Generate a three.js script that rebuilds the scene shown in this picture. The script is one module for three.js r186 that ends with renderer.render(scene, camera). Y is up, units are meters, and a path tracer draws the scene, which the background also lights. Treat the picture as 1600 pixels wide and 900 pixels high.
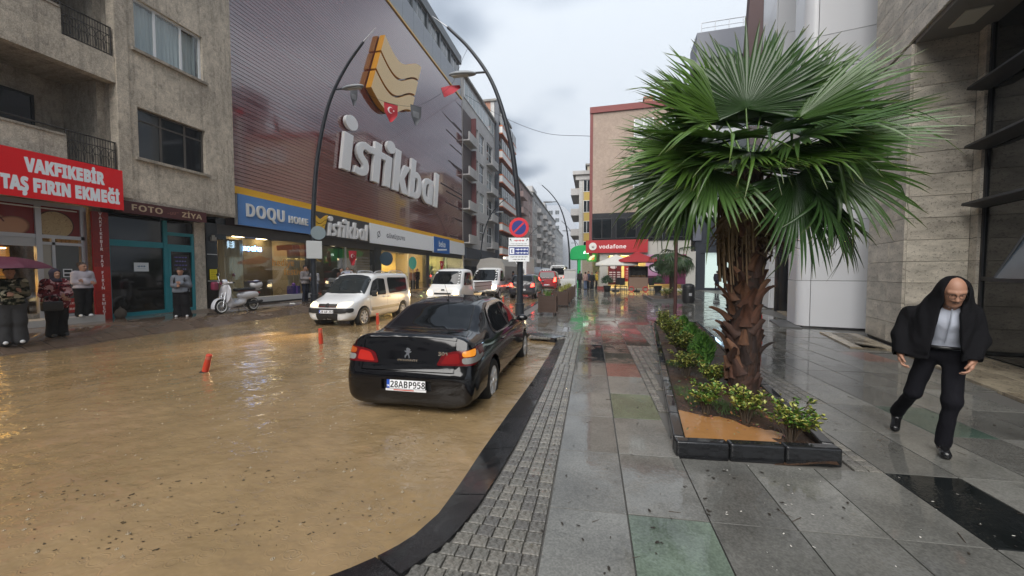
import * as THREE from 'three';
import { mergeGeometries, mergeVertices, toCreasedNormals } from 'three/addons/utils/BufferGeometryUtils.js';
import { RoundedBoxGeometry } from 'three/addons/geometries/RoundedBoxGeometry.js';
import { TessellateModifier } from 'three/addons/modifiers/TessellateModifier.js';
import { FontLoader } from 'three/addons/loaders/FontLoader.js';
import { TextGeometry } from 'three/addons/geometries/TextGeometry.js';
import { Brush, Evaluator, SUBTRACTION } from 'three-bvh-csg';
import { MeshBVH } from 'three-mesh-bvh';

// ---------------------------------------------------------------- camera, sky, sun, exposure
const scene = new THREE.Scene();
const camera = new THREE.PerspectiveCamera(73.74, 16 / 9, 0.1, 1200);
camera.position.set(0, 1.65, 0);
camera.rotation.order = 'YXZ';
camera.rotation.set(-0.0417, 0.2054, 0);
scene.add(camera);
const renderer = new THREE.WebGLRenderer();
renderer.toneMapping = THREE.LinearToneMapping;
renderer.toneMappingExposure = 3.05;
renderer.shadowMap.enabled = true;

let seedState = 7;
function seed(n) { seedState = n | 0; }
function rnd() { seedState = (seedState + 0x6d2b79f5) | 0; let t = Math.imul(seedState ^ (seedState >>> 15), 1 | seedState); t = (t + Math.imul(t ^ (t >>> 7), 61 | t)) ^ t; return ((t ^ (t >>> 14)) >>> 0) / 4294967296; }
const rr = (a, b) => a + (b - a) * rnd();
const lerp = (a, b, t) => a + (b - a) * t, clamp = (x, a = 0, b = 1) => Math.min(b, Math.max(a, x));
const sstep = (a, b, x) => { const t = clamp((x - a) / (b - a)); return t * t * (3 - 2 * t); };
// value noise that repeats every px by py cells
const HASH = new Float32Array(65536); { let s = 99; for (let i = 0; i < 65536; i++) { s = (Math.imul(s, 1664525) + 1013904223) | 0; HASH[i] = (s >>> 8) / 16777216; } }
const hsh = (x, y, k) => HASH[((x * 197 + y * 7919 + k * 3571) & 65535)];
function vnoise(x, y, px, py, k = 0) {
  const ix = Math.floor(x), iy = Math.floor(y), fx = x - ix, fy = y - iy, u = fx * fx * (3 - 2 * fx), v = fy * fy * (3 - 2 * fy);
  const m = (a, n) => ((a % n) + n) % n, x0 = m(ix, px), x1 = m(ix + 1, px), y0 = m(iy, py), y1 = m(iy + 1, py);
  return lerp(lerp(hsh(x0, y0, k), hsh(x1, y0, k), u), lerp(hsh(x0, y1, k), hsh(x1, y1, k), u), v);
}
function fbm(u, v, fx, fy, oct = 4, k = 0, gain = 0.5) { let s = 0, a = 1, n = 0; for (let i = 0; i < oct; i++) { s += a * vnoise(u * fx, v * fy, fx, fy, k + i); n += a; a *= gain; fx *= 2; fy *= 2; } return s / n; }

function skyTexture() {
  const W = 1024, H = 512, data = new Float32Array(W * H * 4);
  for (let j = 0; j < H; j++) {
    const el = ((j + 0.5) / H - 0.5) * Math.PI, y = Math.sin(el);
    for (let i = 0; i < W; i++) {
      const u = (i + 0.5) / W, i4 = (j * W + i) * 4;
      // clouds on a flat layer seen from below
      const az = u * 2 * Math.PI, k = 1 / (Math.max(y, 0) + 0.13), px = Math.cos(az) * Math.cos(el) * k, pz = Math.sin(az) * Math.cos(el) * k;
      const n = fbm((px + 20) / 40, (pz + 20) / 40, 48, 48, 5, 3, 0.55), n2 = fbm((px + 20) / 40, (pz + 20) / 40, 22, 30, 3, 11);
      const c = sstep(0.4, 0.6, n * 0.65 + n2 * 0.35);
      const b = lerp(0.36, 0.92, c) * lerp(0.9, 1.5, clamp(y));      // overcast: brighter overhead
      const t = lerp(1, 0.3, sstep(0.02, -0.25, y));
      data[i4] = b * lerp(0.79, 0.92, c) * t; data[i4 + 1] = b * lerp(0.94, 0.995, c) * t; data[i4 + 2] = b * lerp(1.16, 1.09, c) * t; data[i4 + 3] = 1;
    }
  }
  const t = new THREE.DataTexture(data, W, H, THREE.RGBAFormat, THREE.FloatType);
  t.mapping = THREE.EquirectangularReflectionMapping; t.magFilter = THREE.LinearFilter; t.needsUpdate = true; return t;
}
const skyT = skyTexture();
scene.background = skyT; scene.environment = skyT;
scene.backgroundIntensity = 0.28; scene.environmentIntensity = 0.28;
const sun = new THREE.DirectionalLight(0xfffaf4, 1.5);
sun.position.set(-10, 42, 30); sun.target.position.set(-2, 0, -14); sun.castShadow = true; sun.shadow.radius = 110;
Object.assign(sun.shadow.camera, { left: -60, right: 60, top: 60, bottom: -60, near: 1, far: 220 }); sun.shadow.mapSize.set(2048, 2048);
scene.add(sun, sun.target);

// ---------------------------------------------------------------- helpers
const NAMES = {};
function numbered(n) { const k = NAMES[n] = (NAMES[n] ?? -1) + 1; return k ? n + '_' + String(k).padStart(3, '0') : n; }
function tag(o, label, category, group, kind) { if (label) o.userData.label = label; if (category) o.userData.category = category; if (group) o.userData.group = group; if (kind) o.userData.kind = kind; return o; }
function thing(name, label, category, p = [0, 0, 0], turn = 0, group) { const o = new THREE.Group(); o.name = numbered(name); o.position.set(...p); o.rotation.y = turn; scene.add(o); return tag(o, label, category, group); }
function mk(name, geo, mat, parent = scene) { const m = new THREE.Mesh(Array.isArray(geo) ? join(geo) : geo, mat); m.name = parent === scene ? numbered(name) : name; m.castShadow = m.receiveShadow = true; parent.add(m); return m; }
function struct(name, geo, mat, label) { const m = mk(name, geo, mat); m.userData.kind = 'structure'; if (label) m.userData.label = label; return m; }
function structG(name, label) { const o = new THREE.Group(); o.name = numbered(name); scene.add(o); o.userData.kind = 'structure'; if (label) o.userData.label = label; return o; }
function copy(o, p, turn, label) { const c = o.clone(); c.name = numbered(o.name.replace(/_\d{3}$/, '')); c.userData = { ...o.userData }; if (label) c.userData.label = label; if (p) c.position.set(...p); if (turn !== undefined) c.rotation.y = turn; scene.add(c); return c; }
function join(list) {
  list = list.flat(9).map((g) => { g = g.index ? g.toNonIndexed() : g; for (const k of Object.keys(g.attributes)) if (!['position', 'normal', 'uv'].includes(k)) g.deleteAttribute(k); if (!g.attributes.uv) g.setAttribute('uv', new THREE.BufferAttribute(new Float32Array(g.attributes.position.count * 2), 2)); if (!g.attributes.normal) g.computeVertexNormals(); g.morphAttributes = {}; g.clearGroups(); return g; });
  return list.length === 1 ? list[0] : mergeGeometries(list);
}
const T = (g, x = 0, y = 0, z = 0) => (g.translate(x, y, z), g), RY = (g, a) => (g.rotateY(a), g), RX = (g, a) => (g.rotateX(a), g), RZ = (g, a) => (g.rotateZ(a), g);
// boxes carry uv in metres
function bx(w, h, d, x = 0, y = 0, z = 0) {
  const g = new THREE.BoxGeometry(w, h, d), u = g.attributes.uv, s = [[d, h], [d, h], [w, d], [w, d], [w, h], [w, h]];
  for (let f = 0; f < 6; f++) for (let i = 0; i < 4; i++) u.setXY(f * 4 + i, u.getX(f * 4 + i) * s[f][0], u.getY(f * 4 + i) * s[f][1]);
  return T(g, x, y, z);
}
const bb = (x0, x1, y0, y1, z0, z1) => bx(x1 - x0, y1 - y0, z1 - z0, (x0 + x1) / 2, (y0 + y1) / 2, (z0 + z1) / 2);
const rb = (w, h, d, r, x = 0, y = 0, z = 0, s = 2) => T(new RoundedBoxGeometry(w, h, d, s, Math.min(r, w / 2.01, h / 2.01, d / 2.01)), x, y, z);
const cyl = (r0, r1, h, x = 0, y = 0, z = 0, n = 20) => T(new THREE.CylinderGeometry(r1, r0, h, n), x, y, z);
const sph = (r, x = 0, y = 0, z = 0, n = 16) => T(new THREE.SphereGeometry(r, n, Math.round(n * 0.7)), x, y, z);
const V = (x, y, z) => new THREE.Vector3(x, y, z), V2 = (x, y) => new THREE.Vector2(x, y);
function bar(a, b, r, n = 6, r2 = r) { const A = V(...a), B = V(...b), d = B.clone().sub(A), g = new THREE.CylinderGeometry(r2, r, d.length(), n); g.applyQuaternion(new THREE.Quaternion().setFromUnitVectors(V(0, 1, 0), d.clone().normalize())); A.add(B).multiplyScalar(0.5); return T(g, A.x, A.y, A.z); }
const tube = (pts, r, n = 40, m = 8, closed = false) => new THREE.TubeGeometry(new THREE.CatmullRomCurve3(pts.map((p) => V(...p)), closed), n, r, m, closed);
function taperTube(pts, radii, n = 40, m = 10) {
  const c = new THREE.CatmullRomCurve3(pts.map((p) => V(...p))), g = new THREE.TubeGeometry(c, n, 1, m), P = g.attributes.position;
  for (let i = 0; i <= n; i++) { const f = i / n, q = c.getPointAt(f), k = f * (radii.length - 1), a = Math.min(radii.length - 2, Math.floor(k)), r = lerp(radii[a], radii[a + 1], k - a); for (let j = 0; j <= m; j++) { const e = i * (m + 1) + j; P.setXYZ(e, q.x + (P.getX(e) - q.x) * r, q.y + (P.getY(e) - q.y) * r, q.z + (P.getZ(e) - q.z) * r); } }
  g.computeVertexNormals(); return g;
}
const shapeOf = (pts) => new THREE.Shape(pts.map((p) => V2(...p)));
function ext(shape, depth, bevel = 0, seg = 1, curve = 12) { return new THREE.ExtrudeGeometry(shape, { depth, bevelEnabled: bevel > 0, bevelThickness: bevel, bevelSize: bevel, bevelOffset: -bevel, bevelSegments: seg, curveSegments: curve }); }
function lathe(pts, n = 24) { return new THREE.LatheGeometry(pts.map((p) => V2(...p)), n); }

// ---------------------------------------------------------------- textures and materials
function dtex(w, h, fn, srgb, rep) {
  const d = new Uint8Array(w * h * 4);
  for (let j = 0; j < h; j++) for (let i = 0; i < w; i++) { const c = fn((i + 0.5) / w, (j + 0.5) / h), o = (j * w + i) * 4; if (typeof c === 'number') d[o] = d[o + 1] = d[o + 2] = clamp(c) * 255; else { d[o] = clamp(c[0]) * 255; d[o + 1] = clamp(c[1]) * 255; d[o + 2] = clamp(c[2]) * 255; } d[o + 3] = 255; }
  const t = new THREE.DataTexture(d, w, h); t.wrapS = t.wrapT = THREE.RepeatWrapping; t.magFilter = THREE.LinearFilter; t.minFilter = THREE.LinearMipmapLinearFilter; t.generateMipmaps = true; if (srgb) t.colorSpace = THREE.SRGBColorSpace; t.needsUpdate = true;
  if (rep) t.repeat.set(...rep); return t;
}
function again(t, rx, ry, ox = 0, oy = 0) { const c = t.clone(); c.repeat.set(rx, ry); c.offset.set(ox, oy); c.needsUpdate = true; return c; }
function ctex(w, h, draw) { const c = document.createElement('canvas'); c.width = w; c.height = h; draw(c.getContext('2d'), w, h); const t = new THREE.CanvasTexture(c); t.colorSpace = THREE.SRGBColorSpace; t.anisotropy = 8; return t; }
const lin = (r, g, b) => new THREE.Color().setRGB(r, g, b);
const std = (color, roughness = 0.8, o = {}) => new THREE.MeshStandardMaterial({ color, roughness, ...o });
const phy = (color, roughness = 0.3, o = {}) => new THREE.MeshPhysicalMaterial({ color, roughness, ...o });
const grain = dtex(256, 256, (u, v) => 0.5 + 0.5 * (fbm(u, v, 64, 64, 3, 5) - 0.5) + 0.5 * (fbm(u, v, 8, 8, 3, 9) - 0.5));
const M = {
  black: std(lin(0.01, 0.01, 0.011), 0.5), rubber: std(lin(0.01, 0.01, 0.01), 0.75), dark: std(lin(0.016, 0.0165, 0.019), 0.5), darkMetal: std(lin(0.015, 0.017, 0.02), 0.4, { metalness: 0.2 }),
  white: std(lin(0.72, 0.72, 0.7), 0.45), pvc: std(lin(0.75, 0.76, 0.77), 0.35), alu: std(lin(0.5, 0.51, 0.53), 0.4, { metalness: 0.6 }), chrome: std(lin(0.75, 0.76, 0.78), 0.15, { metalness: 1 }),
  glassDark: phy(lin(0.005, 0.006, 0.007), 0.05, { specularIntensity: 1 }), glassMid: phy(lin(0.05, 0.06, 0.07), 0.08), curtain: std(lin(0.5, 0.54, 0.54), 0.9), glass: phy(lin(0.95, 0.97, 0.97), 0.02, { transmission: 1, thickness: 0, ior: 1.5 }),
  concreteG: std(lin(0.3, 0.29, 0.27), 0.9), steel: std(lin(0.25, 0.25, 0.26), 0.4, { metalness: 0.8 }), wood: std(lin(0.06, 0.03, 0.018), 0.5), red: std(lin(0.5, 0.02, 0.02), 0.45),
};
const font = await new FontLoader().loadAsync('fonts/droid/droid_sans_bold.typeface.json');
const text3 = (s, size, depth, sx = 1) => { const g = new TextGeometry(s, { font, size, depth, curveSegments: 5, bevelEnabled: false }); g.computeBoundingBox(); const b = g.boundingBox; g.translate(-(b.min.x + b.max.x) / 2, 0, 0); g.scale(sx, 1, 1); return g; };
// flat print on a thin sheet: w x h metres facing +z, centre at the origin
function printed(w, h, draw, o = {}) { const W = o.px ?? 512, H = Math.max(16, Math.round(W * h / w)); const t = ctex(W, H, draw); const m = std(0xffffff, o.rough ?? 0.45, { map: t }); if (o.glow) { m.emissive = new THREE.Color(0xffffff); m.emissiveMap = t; m.emissiveIntensity = o.glow; } return m; }
const plate = (w, h, d = 0.012) => { const g = new THREE.BoxGeometry(w, h, d); const u = g.attributes.uv; for (let i = 0; i < 24; i++) if (i < 16 || i >= 20) u.setXY(i, 0.004, 0.004); return g; };
function ft(c, s, x, y, size, color, o = {}) { c.save(); c.fillStyle = color; c.font = (o.style ?? 'bold ') + size + 'px ' + (o.font ?? 'sans-serif'); c.textAlign = o.align ?? 'center'; c.textBaseline = 'middle'; c.translate(x, y); if (o.rot) c.rotate(o.rot); c.scale(o.sx ?? 1, o.sy ?? 1); if (o.stroke) { c.strokeStyle = o.stroke; c.lineWidth = o.lw ?? 2; c.lineJoin = 'round'; c.strokeText(s, 0, 0); } c.fillText(s, 0, 0); c.restore(); }

// ---------------------------------------------------------------- implicit surfaces
function sdfGeo(fn, lo, hi, h) {
  const n = [0, 1, 2].map((i) => Math.ceil((hi[i] - lo[i]) / h) + 2), [nx, ny, nz] = n, F = new Float32Array(nx * ny * nz);
  for (let k = 0, q = 0; k < nz; k++) for (let j = 0; j < ny; j++) for (let i = 0; i < nx; i++) F[q++] = fn(lo[0] + i * h, lo[1] + j * h, lo[2] + k * h);
  const id = new Int32Array(nx * ny * nz).fill(-1), P = [], I = [], at = (i, j, k) => (k * ny + j) * nx + i;
  const E = [[0, 1], [2, 3], [4, 5], [6, 7], [0, 2], [1, 3], [4, 6], [5, 7], [0, 4], [1, 5], [2, 6], [3, 7]];
  for (let k = 0; k < nz - 1; k++) for (let j = 0; j < ny - 1; j++) for (let i = 0; i < nx - 1; i++) {
    const c = []; let m = 0; for (let q = 0; q < 8; q++) { c[q] = F[at(i + (q & 1), j + ((q >> 1) & 1), k + (q >> 2))]; if (c[q] < 0) m |= 1 << q; }
    if (m === 0 || m === 255) continue;
    let x = 0, y = 0, z = 0, w = 0; for (const [a, b] of E) if ((c[a] < 0) !== (c[b] < 0)) { const t = c[a] / (c[a] - c[b]); x += lerp(a & 1, b & 1, t); y += lerp((a >> 1) & 1, (b >> 1) & 1, t); z += lerp(a >> 2, b >> 2, t); w++; }
    id[at(i, j, k)] = P.length / 3; P.push(lo[0] + (i + x / w) * h, lo[1] + (j + y / w) * h, lo[2] + (k + z / w) * h);
  }
  for (let k = 1; k < nz - 1; k++) for (let j = 1; j < ny - 1; j++) for (let i = 1; i < nx - 1; i++) {
    const a = F[at(i, j, k)] < 0;
    const quad = (p, q, r, s, flip) => { if (p < 0 || q < 0 || r < 0 || s < 0) return; flip ? I.push(p, r, q, p, s, r) : I.push(p, q, r, p, r, s); };
    if (a !== F[at(i + 1, j, k)] < 0) quad(id[at(i, j - 1, k - 1)], id[at(i, j, k - 1)], id[at(i, j, k)], id[at(i, j - 1, k)], !a);
    if (a !== F[at(i, j + 1, k)] < 0) quad(id[at(i - 1, j, k - 1)], id[at(i - 1, j, k)], id[at(i, j, k)], id[at(i, j, k - 1)], !a);
    if (a !== F[at(i, j, k + 1)] < 0) quad(id[at(i - 1, j - 1, k)], id[at(i, j - 1, k)], id[at(i, j, k)], id[at(i - 1, j, k)], !a);
  }
  const g = new THREE.BufferGeometry(); g.setAttribute('position', new THREE.Float32BufferAttribute(P, 3)); g.setIndex(I);
  const N = [], e = h * 0.5; for (let q = 0; q < P.length; q += 3) { const x = P[q], y = P[q + 1], z = P[q + 2]; let a = fn(x + e, y, z) - fn(x - e, y, z), b = fn(x, y + e, z) - fn(x, y - e, z), c = fn(x, y, z + e) - fn(x, y, z - e); const l = Math.hypot(a, b, c) || 1; N.push(a / l, b / l, c / l); }
  g.setAttribute('normal', new THREE.Float32BufferAttribute(N, 3)); const uv = []; for (let q = 0; q < P.length; q += 3) uv.push(P[q] + P[q + 2] * 0.6, P[q + 1]); g.setAttribute('uv', new THREE.Float32BufferAttribute(uv, 2)); return g;
}
const smin = (a, b, k) => { const h = Math.max(k - Math.abs(a - b), 0) / k; return Math.min(a, b) - h * h * k * 0.25; };
const smax = (a, b, k) => -smin(-a, -b, k);
function capD(x, y, z, a, b, r0, r1) { const bx = b[0] - a[0], by = b[1] - a[1], bz = b[2] - a[2], px = x - a[0], py = y - a[1], pz = z - a[2]; const t = clamp((px * bx + py * by + pz * bz) / (bx * bx + by * by + bz * bz + 1e-9)); return Math.hypot(px - bx * t, py - by * t, pz - bz * t) - lerp(r0, r1, t); }
const ellD = (x, y, z, c, r) => { const a = (x - c[0]) / r[0], b = (y - c[1]) / r[1], d = (z - c[2]) / r[2], k = Math.hypot(a, b, d); return (k - 1) * Math.min(r[0], r[1], r[2]) * (k > 1 ? 1 : 1); };
// ================================================================ ground, flood water, road, pavements
struct('ground', bb(-400, 400, -0.9, -0.6, -900, 200), std(lin(0.08, 0.07, 0.06), 0.9));
const asphaltT = dtex(512, 512, (u, v) => { const n = fbm(u, v, 128, 128, 3, 3), m = fbm(u, v, 6, 6, 4, 8); const k = 0.2 + 0.12 * n + 0.12 * m; return [k * 1.08, k * 0.98, k * 0.86]; }, true);
const roadRough = dtex(512, 512, (u, v) => lerp(0.06, 0.4, sstep(0.42, 0.62, fbm(u, v, 7, 7, 4, 21))));
{
  const g = new THREE.PlaneGeometry(20, 240, 20, 160); g.rotateX(-Math.PI / 2); g.translate(-7, 0, -130); const P = g.attributes.position, U = g.attributes.uv;
  for (let i = 0; i < P.count; i++) { const x = P.getX(i), z = P.getZ(i); P.setY(i, lerp(-0.32, -0.1 + 0.02 * Math.cos((x + 8) * 0.5) + 0.035 * (fbm(x / 40 + 3, z / 40 + 40, 40, 40, 3, 4) - 0.5), sstep(-14, -24, z))); U.setXY(i, x / 3, z / 3); }
  g.computeVertexNormals(); struct('road', g, std(0xffffff, 1, { map: asphaltT, roughnessMap: roadRough }));
}
// muddy flood water: wave geometry, finer ripples and rain rings as relief
const waterBump = (() => {
  const W = 1024, f = new Float32Array(W * W); seed(31);
  for (let j = 0; j < W; j++) for (let i = 0; i < W; i++) { const u = i / W, v = j / W; f[j * W + i] = 0.5 + 0.42 * (fbm(u, v, 18, 30, 3, 41) - 0.5) + 0.1 * (fbm(u, v, 70, 100, 2, 47) - 0.5) + 0.25 * (fbm(u, v, 6, 9, 2, 51) - 0.5); }
  for (let q = 0; q < 620; q++) { const cx = rnd() * W, cy = rnd() * W, R = rr(4, 26), a = rr(0.03, 0.11) * (1 - R / 40), k = rr(0.7, 1.1); for (let y = -R - 6; y <= R + 6; y++) for (let x = -R - 6; x <= R + 6; x++) { const d = Math.hypot(x, y); if (d > R + 6) continue; const e = ((((cy + y) | 0) + W) % W) * W + ((((cx + x) | 0) + W) % W); f[e] += a * Math.cos((d - R) * k) * Math.exp(-((d - R) * (d - R)) / 18); } }
  const d = new Uint8Array(W * W * 4); for (let i = 0; i < W * W; i++) { d[i * 4] = d[i * 4 + 1] = d[i * 4 + 2] = clamp(f[i]) * 255; d[i * 4 + 3] = 255; }
  const t = new THREE.DataTexture(d, W, W); t.wrapS = t.wrapT = THREE.RepeatWrapping; t.magFilter = THREE.LinearFilter; t.needsUpdate = true; return t;
})();
const mudT = dtex(1024, 1024, (u, v) => { const n = fbm(u + 0.02 * fbm(u, v, 8, 8, 2, 2), v, 7, 5, 5, 61), s = fbm(u, v, 40, 90, 3, 66), f = fbm(u, v, 300, 300, 2, 69); const k = 0.9 + 0.22 * (n - 0.5) + 0.1 * (s - 0.5) + 0.04 * (f - 0.5); return [0.585 * k, 0.495 * k, (0.36 + 0.03 * (n - 0.5)) * k]; }, true);
{
  const xs = [], zs = []; for (let x = -13.6; x <= -0.35; x += 0.08) xs.push(x);
  for (let z = 2; z > -230;) { zs.push(z); z -= z > -8 ? 0.07 : z > -20 ? 0.16 : z > -50 ? 0.7 : 6; }
  const P = [], U = [], I = [];
  for (const z of zs) for (const x of xs) { const a = z > -30 ? 1 : 0.3; const y = a * (0.0032 * Math.sin(x * 5.1 + z * 2.3 + 1.3 * Math.sin(z * 1.1)) + 0.0026 * Math.sin(x * -3.3 + z * 7.7 + Math.sin(x * 2.1)) + 0.0018 * Math.sin(x * 13 + z * 9.1) + 0.011 * (fbm(x / 30 + 2, z / 30 + 30, 30, 30, 4, 71) - 0.5)); P.push(x, -0.1 + y * 1.7, z); U.push(x / 2.7, z / 2.7); }
  const n = xs.length; for (let j = 0; j < zs.length - 1; j++) for (let i = 0; i < n - 1; i++) { const a = j * n + i; I.push(a, a + 1, a + n, a + 1, a + n + 1, a + n); }
  const g = new THREE.BufferGeometry(); g.setAttribute('position', new THREE.Float32BufferAttribute(P, 3)); g.setAttribute('uv', new THREE.Float32BufferAttribute(U, 2)); g.setIndex(I); g.computeVertexNormals();
  struct('water', g, phy(0xffffff, 0.06, { map: again(mudT, 0.36, 0.31), bumpMap: waterBump, bumpScale: 0.02 }));
  // rain splashes and drifting bits
  const sp = join([T(RX(new THREE.TorusGeometry(0.008, 0.002, 4, 8), Math.PI / 2), 0, 0.0015, 0), T(new THREE.ConeGeometry(0.004, 0.02, 5), 0, 0.01, 0)]);
  const im = new THREE.InstancedMesh(sp, phy(lin(0.4, 0.33, 0.23), 0.12), 1100); im.name = 'rain_splash'; tag(im, 'tiny splashes of raindrops all over the brown flood water', 'rain splash', null, 'stuff');
  const m4 = new THREE.Matrix4(), q4 = new THREE.Quaternion(); seed(5);
  for (let i = 0; i < 1100; i++) { const z = -1.6 - 14 * Math.pow(rnd(), 1.7), x = rr(-12, -1.2), s = rr(0.5, 1.5); m4.compose(V(x, -0.099, z), q4, V(s, s * rr(0.4, 1), s)); im.setMatrixAt(i, m4); } scene.add(im);
  const bit = join([T(new THREE.BoxGeometry(0.05, 0.004, 0.012)), T(RY(new THREE.BoxGeometry(0.03, 0.004, 0.014), 0.7), 0.02, 0.001, 0.008)]);
  const ib = new THREE.InstancedMesh(bit, std(lin(0.06, 0.044, 0.025), 0.6), 260); ib.name = 'floating_debris'; tag(ib, 'dark twigs and leaf bits drifting in streaks on the flood water', 'floating debris', null, 'stuff');
  for (let i = 0; i < 260; i++) { const t = rnd(), k = i % 3; let x, z; if (k === 0) { x = lerp(-4.6, -1.6, t) + rr(-0.18, 0.18); z = lerp(-2.1, -3.7, t * t) + rr(-0.2, 0.2); } else if (k === 1) { x = lerp(-3.6, -1.3, t) + rr(-0.3, 0.3); z = lerp(-1.7, -2.6, t) + rr(-0.15, 0.25); } else { x = rr(-7, -1.3); z = rr(-1.6, -4.5); } const s = rr(0.05, 0.36) * (rnd() < 0.08 ? 1.8 : 1); m4.compose(V(x, -0.094, z), new THREE.Quaternion().setFromAxisAngle(V(0, 1, 0), rr(-0.6, 1.4)), V(s, 1, s)); ib.setMatrixAt(i, m4); } scene.add(ib);
}
// left pavement, wet and sloping under the flood
const leftY = (x) => lerp(-0.22, 0.18, sstep(-11.3, -12.9, x));
const wetPave = dtex(1024, 1024, (u, v) => { const n = fbm(u, v, 60, 60, 3, 81), m = fbm(u, v, 5, 5, 4, 83); const fu = (u * 12) % 1, fv = (v * 12) % 1, j = Math.min(fu, 1 - fu, fv, 1 - fv) < 0.02 ? 0.7 : 1; const k = (0.27 + 0.1 * n + 0.1 * m) * j; return [k * 1.05, k * 0.9, k * 0.78]; }, true);
{
  const P = [], U = [], I = [], xs = [-11, -11.5, -11.9, -12.3, -12.6, -12.9, -13.3, -13.8, -14.4, -15.6], zs = []; for (let z = 4; z > -160; z -= 1) zs.push(z);
  for (const z of zs) for (const x of xs) { P.push(x, leftY(x + 0.25 * (fbm(x / 20 + 4, z / 20 + 20, 20, 20, 3, 7) - 0.5)), z); U.push(x / 4.8, z / 4.8); }
  const n = xs.length; for (let j = 0; j < zs.length - 1; j++) for (let i = 0; i < n - 1; i++) { const a = j * n + i; I.push(a, a + n, a + 1, a + 1, a + n, a + n + 1); }
  const g = new THREE.BufferGeometry(); g.setAttribute('position', new THREE.Float32BufferAttribute(P, 3)); g.setAttribute('uv', new THREE.Float32BufferAttribute(U, 2)); g.setIndex(I); g.computeVertexNormals();
  struct('pavement', g, std(0xffffff, 1, { map: wetPave, roughnessMap: again(roadRough, 0.9, 0.9), side: 2 }), 'dark wet pavement in front of the shops across the flooded street');
}
// ---- right pavement
const kerbOut = [[-2.3, -0.9], [-1.75, -1.42], [-1.45, -1.78], [-1.26, -1.96], [-1.1, -2.19], [-1.02, -2.48], [-1.0, -2.87], [-0.99, -3.46], [-0.95, -4.4], [-0.87, -5.96], [-0.84, -7.5], [-0.82, -9.0], [-0.83, -9.55]];
const kerbIn = [[-1.95, -0.6], [-1.42, -1.2], [-1.03, -1.82], [-0.85, -2.15], [-0.78, -2.49], [-0.74, -2.92], [-0.7, -3.53], [-0.68, -4.46], [-0.65, -6.01], [-0.645, -7.5], [-0.64, -9.04], [-0.64, -9.55]];
const along = (L) => (z) => { for (let i = 0; i < L.length - 1; i++) if (z <= L[i][1] && z >= L[i + 1][1]) return lerp(L[i][0], L[i + 1][0], (L[i][1] - z) / (L[i][1] - L[i + 1][1])); return z > L[0][1] ? L[0][0] : L[L.length - 1][0]; };
const kIn = along(kerbIn), kOut = along(kerbOut);
const bedQ = [[0.74, -3.6], [2.11, -3.72], [3.2, -12.6], [1.82, -12.5]];
const bedL = (z) => lerp(0.74, 1.82, (-3.6 - z) / 8.9), bedR = (z) => lerp(2.11, 3.2, (-3.72 - z) / 8.88);
const inBed = (x, z, e = 0) => z < -3.62 + e + 0.06 * (x - 0.74) * -1 && z > -12.55 - e && x > bedL(z) - e && x < bedR(z) + e;
const skew = (x) => -0.05 * (x - 0.25);
const travX = (z) => lerp(4.71, 6.29, (-5.27 - z) / 5.71);              // edge of the travertine strip
// film of water: the same map drives gloss everywhere on the pavement
const film = (u, v) => sstep(0.4, 0.54, fbm(u, v, 7, 5, 4, 91) * 0.75 + 0.25 * fbm(u, v, 30, 22, 3, 95));
const slabRough = dtex(1024, 1024, (u, v) => lerp(0.19, 0.04, film(u, v)) + 0.05 * (fbm(u, v, 90, 90, 2, 13) - 0.5));
const slabBump = dtex(1024, 1024, (u, v) => lerp(fbm(u, v, 240, 240, 2, 17) * 0.6 + 0.4 * fbm(u, v, 60, 60, 2, 19), 0.5, 0.86 * film(u, v)));
const slabT = dtex(1024, 1024, (u, v) => { const f = fbm(u, v, 340, 340, 2, 23), m = fbm(u, v, 9, 9, 5, 27), s = sstep(0.62, 0.75, fbm(u, v, 36, 36, 3, 29)); const k = 0.86 + 0.24 * (f - 0.5) + 0.42 * (m - 0.5) - 0.07 * s; return [k, k * 0.995, k * 0.975]; }, true);
const R8 = 1 / 3.2;
const slabM = (c) => std(c, 1, { map: again(slabT, R8, R8), roughnessMap: again(slabRough, R8 * 0.8, R8 * 0.8), bumpMap: again(slabBump, R8 * 0.8, R8 * 0.8), bumpScale: 0.0024 });
const SL = { a: slabM(lin(0.18, 0.18, 0.172)), b: slabM(lin(0.15, 0.15, 0.144)), c: slabM(lin(0.21, 0.21, 0.2)), brown: slabM(lin(0.115, 0.1, 0.08)), dark: slabM(lin(0.012, 0.0145, 0.0155)), green: slabM(lin(0.155, 0.2, 0.165)), green2: slabM(lin(0.125, 0.155, 0.1)), teal: slabM(lin(0.075, 0.12, 0.1)), red: slabM(lin(0.22, 0.085, 0.065)) };
const pave = structG('pavement', 'wet slab pavement with a sett strip and dark kerb beside the flood');
const baseShape = shapeOf([...kerbIn.map(([x, z]) => [x - 0.05, -z]), [-1.6, 10.05], [-2.95, 10.6], [-2.95, 60], [12, 60], [14, 13], [14, -4], [-4, -4]].map(([x, y]) => [x, y]));
{ const g = ext(baseShape, 0.24); g.rotateX(-Math.PI / 2); g.translate(0, -0.262, 0); mk('mortar_bed', g, std(lin(0.12, 0.115, 0.105), 0.5), pave); }
seed(77);
function worldUV(g, ox = 0, oz = 0) { const P = g.attributes.position, N = g.attributes.normal, U = g.attributes.uv; for (let i = 0; i < P.count; i++) { if (Math.abs(N.getY(i)) > 0.5) U.setXY(i, P.getX(i) + ox, P.getZ(i) + oz); } return g; }
const slabRows = []; const slabFar = { a: [], b: [], c: [], brown: [] };
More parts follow.
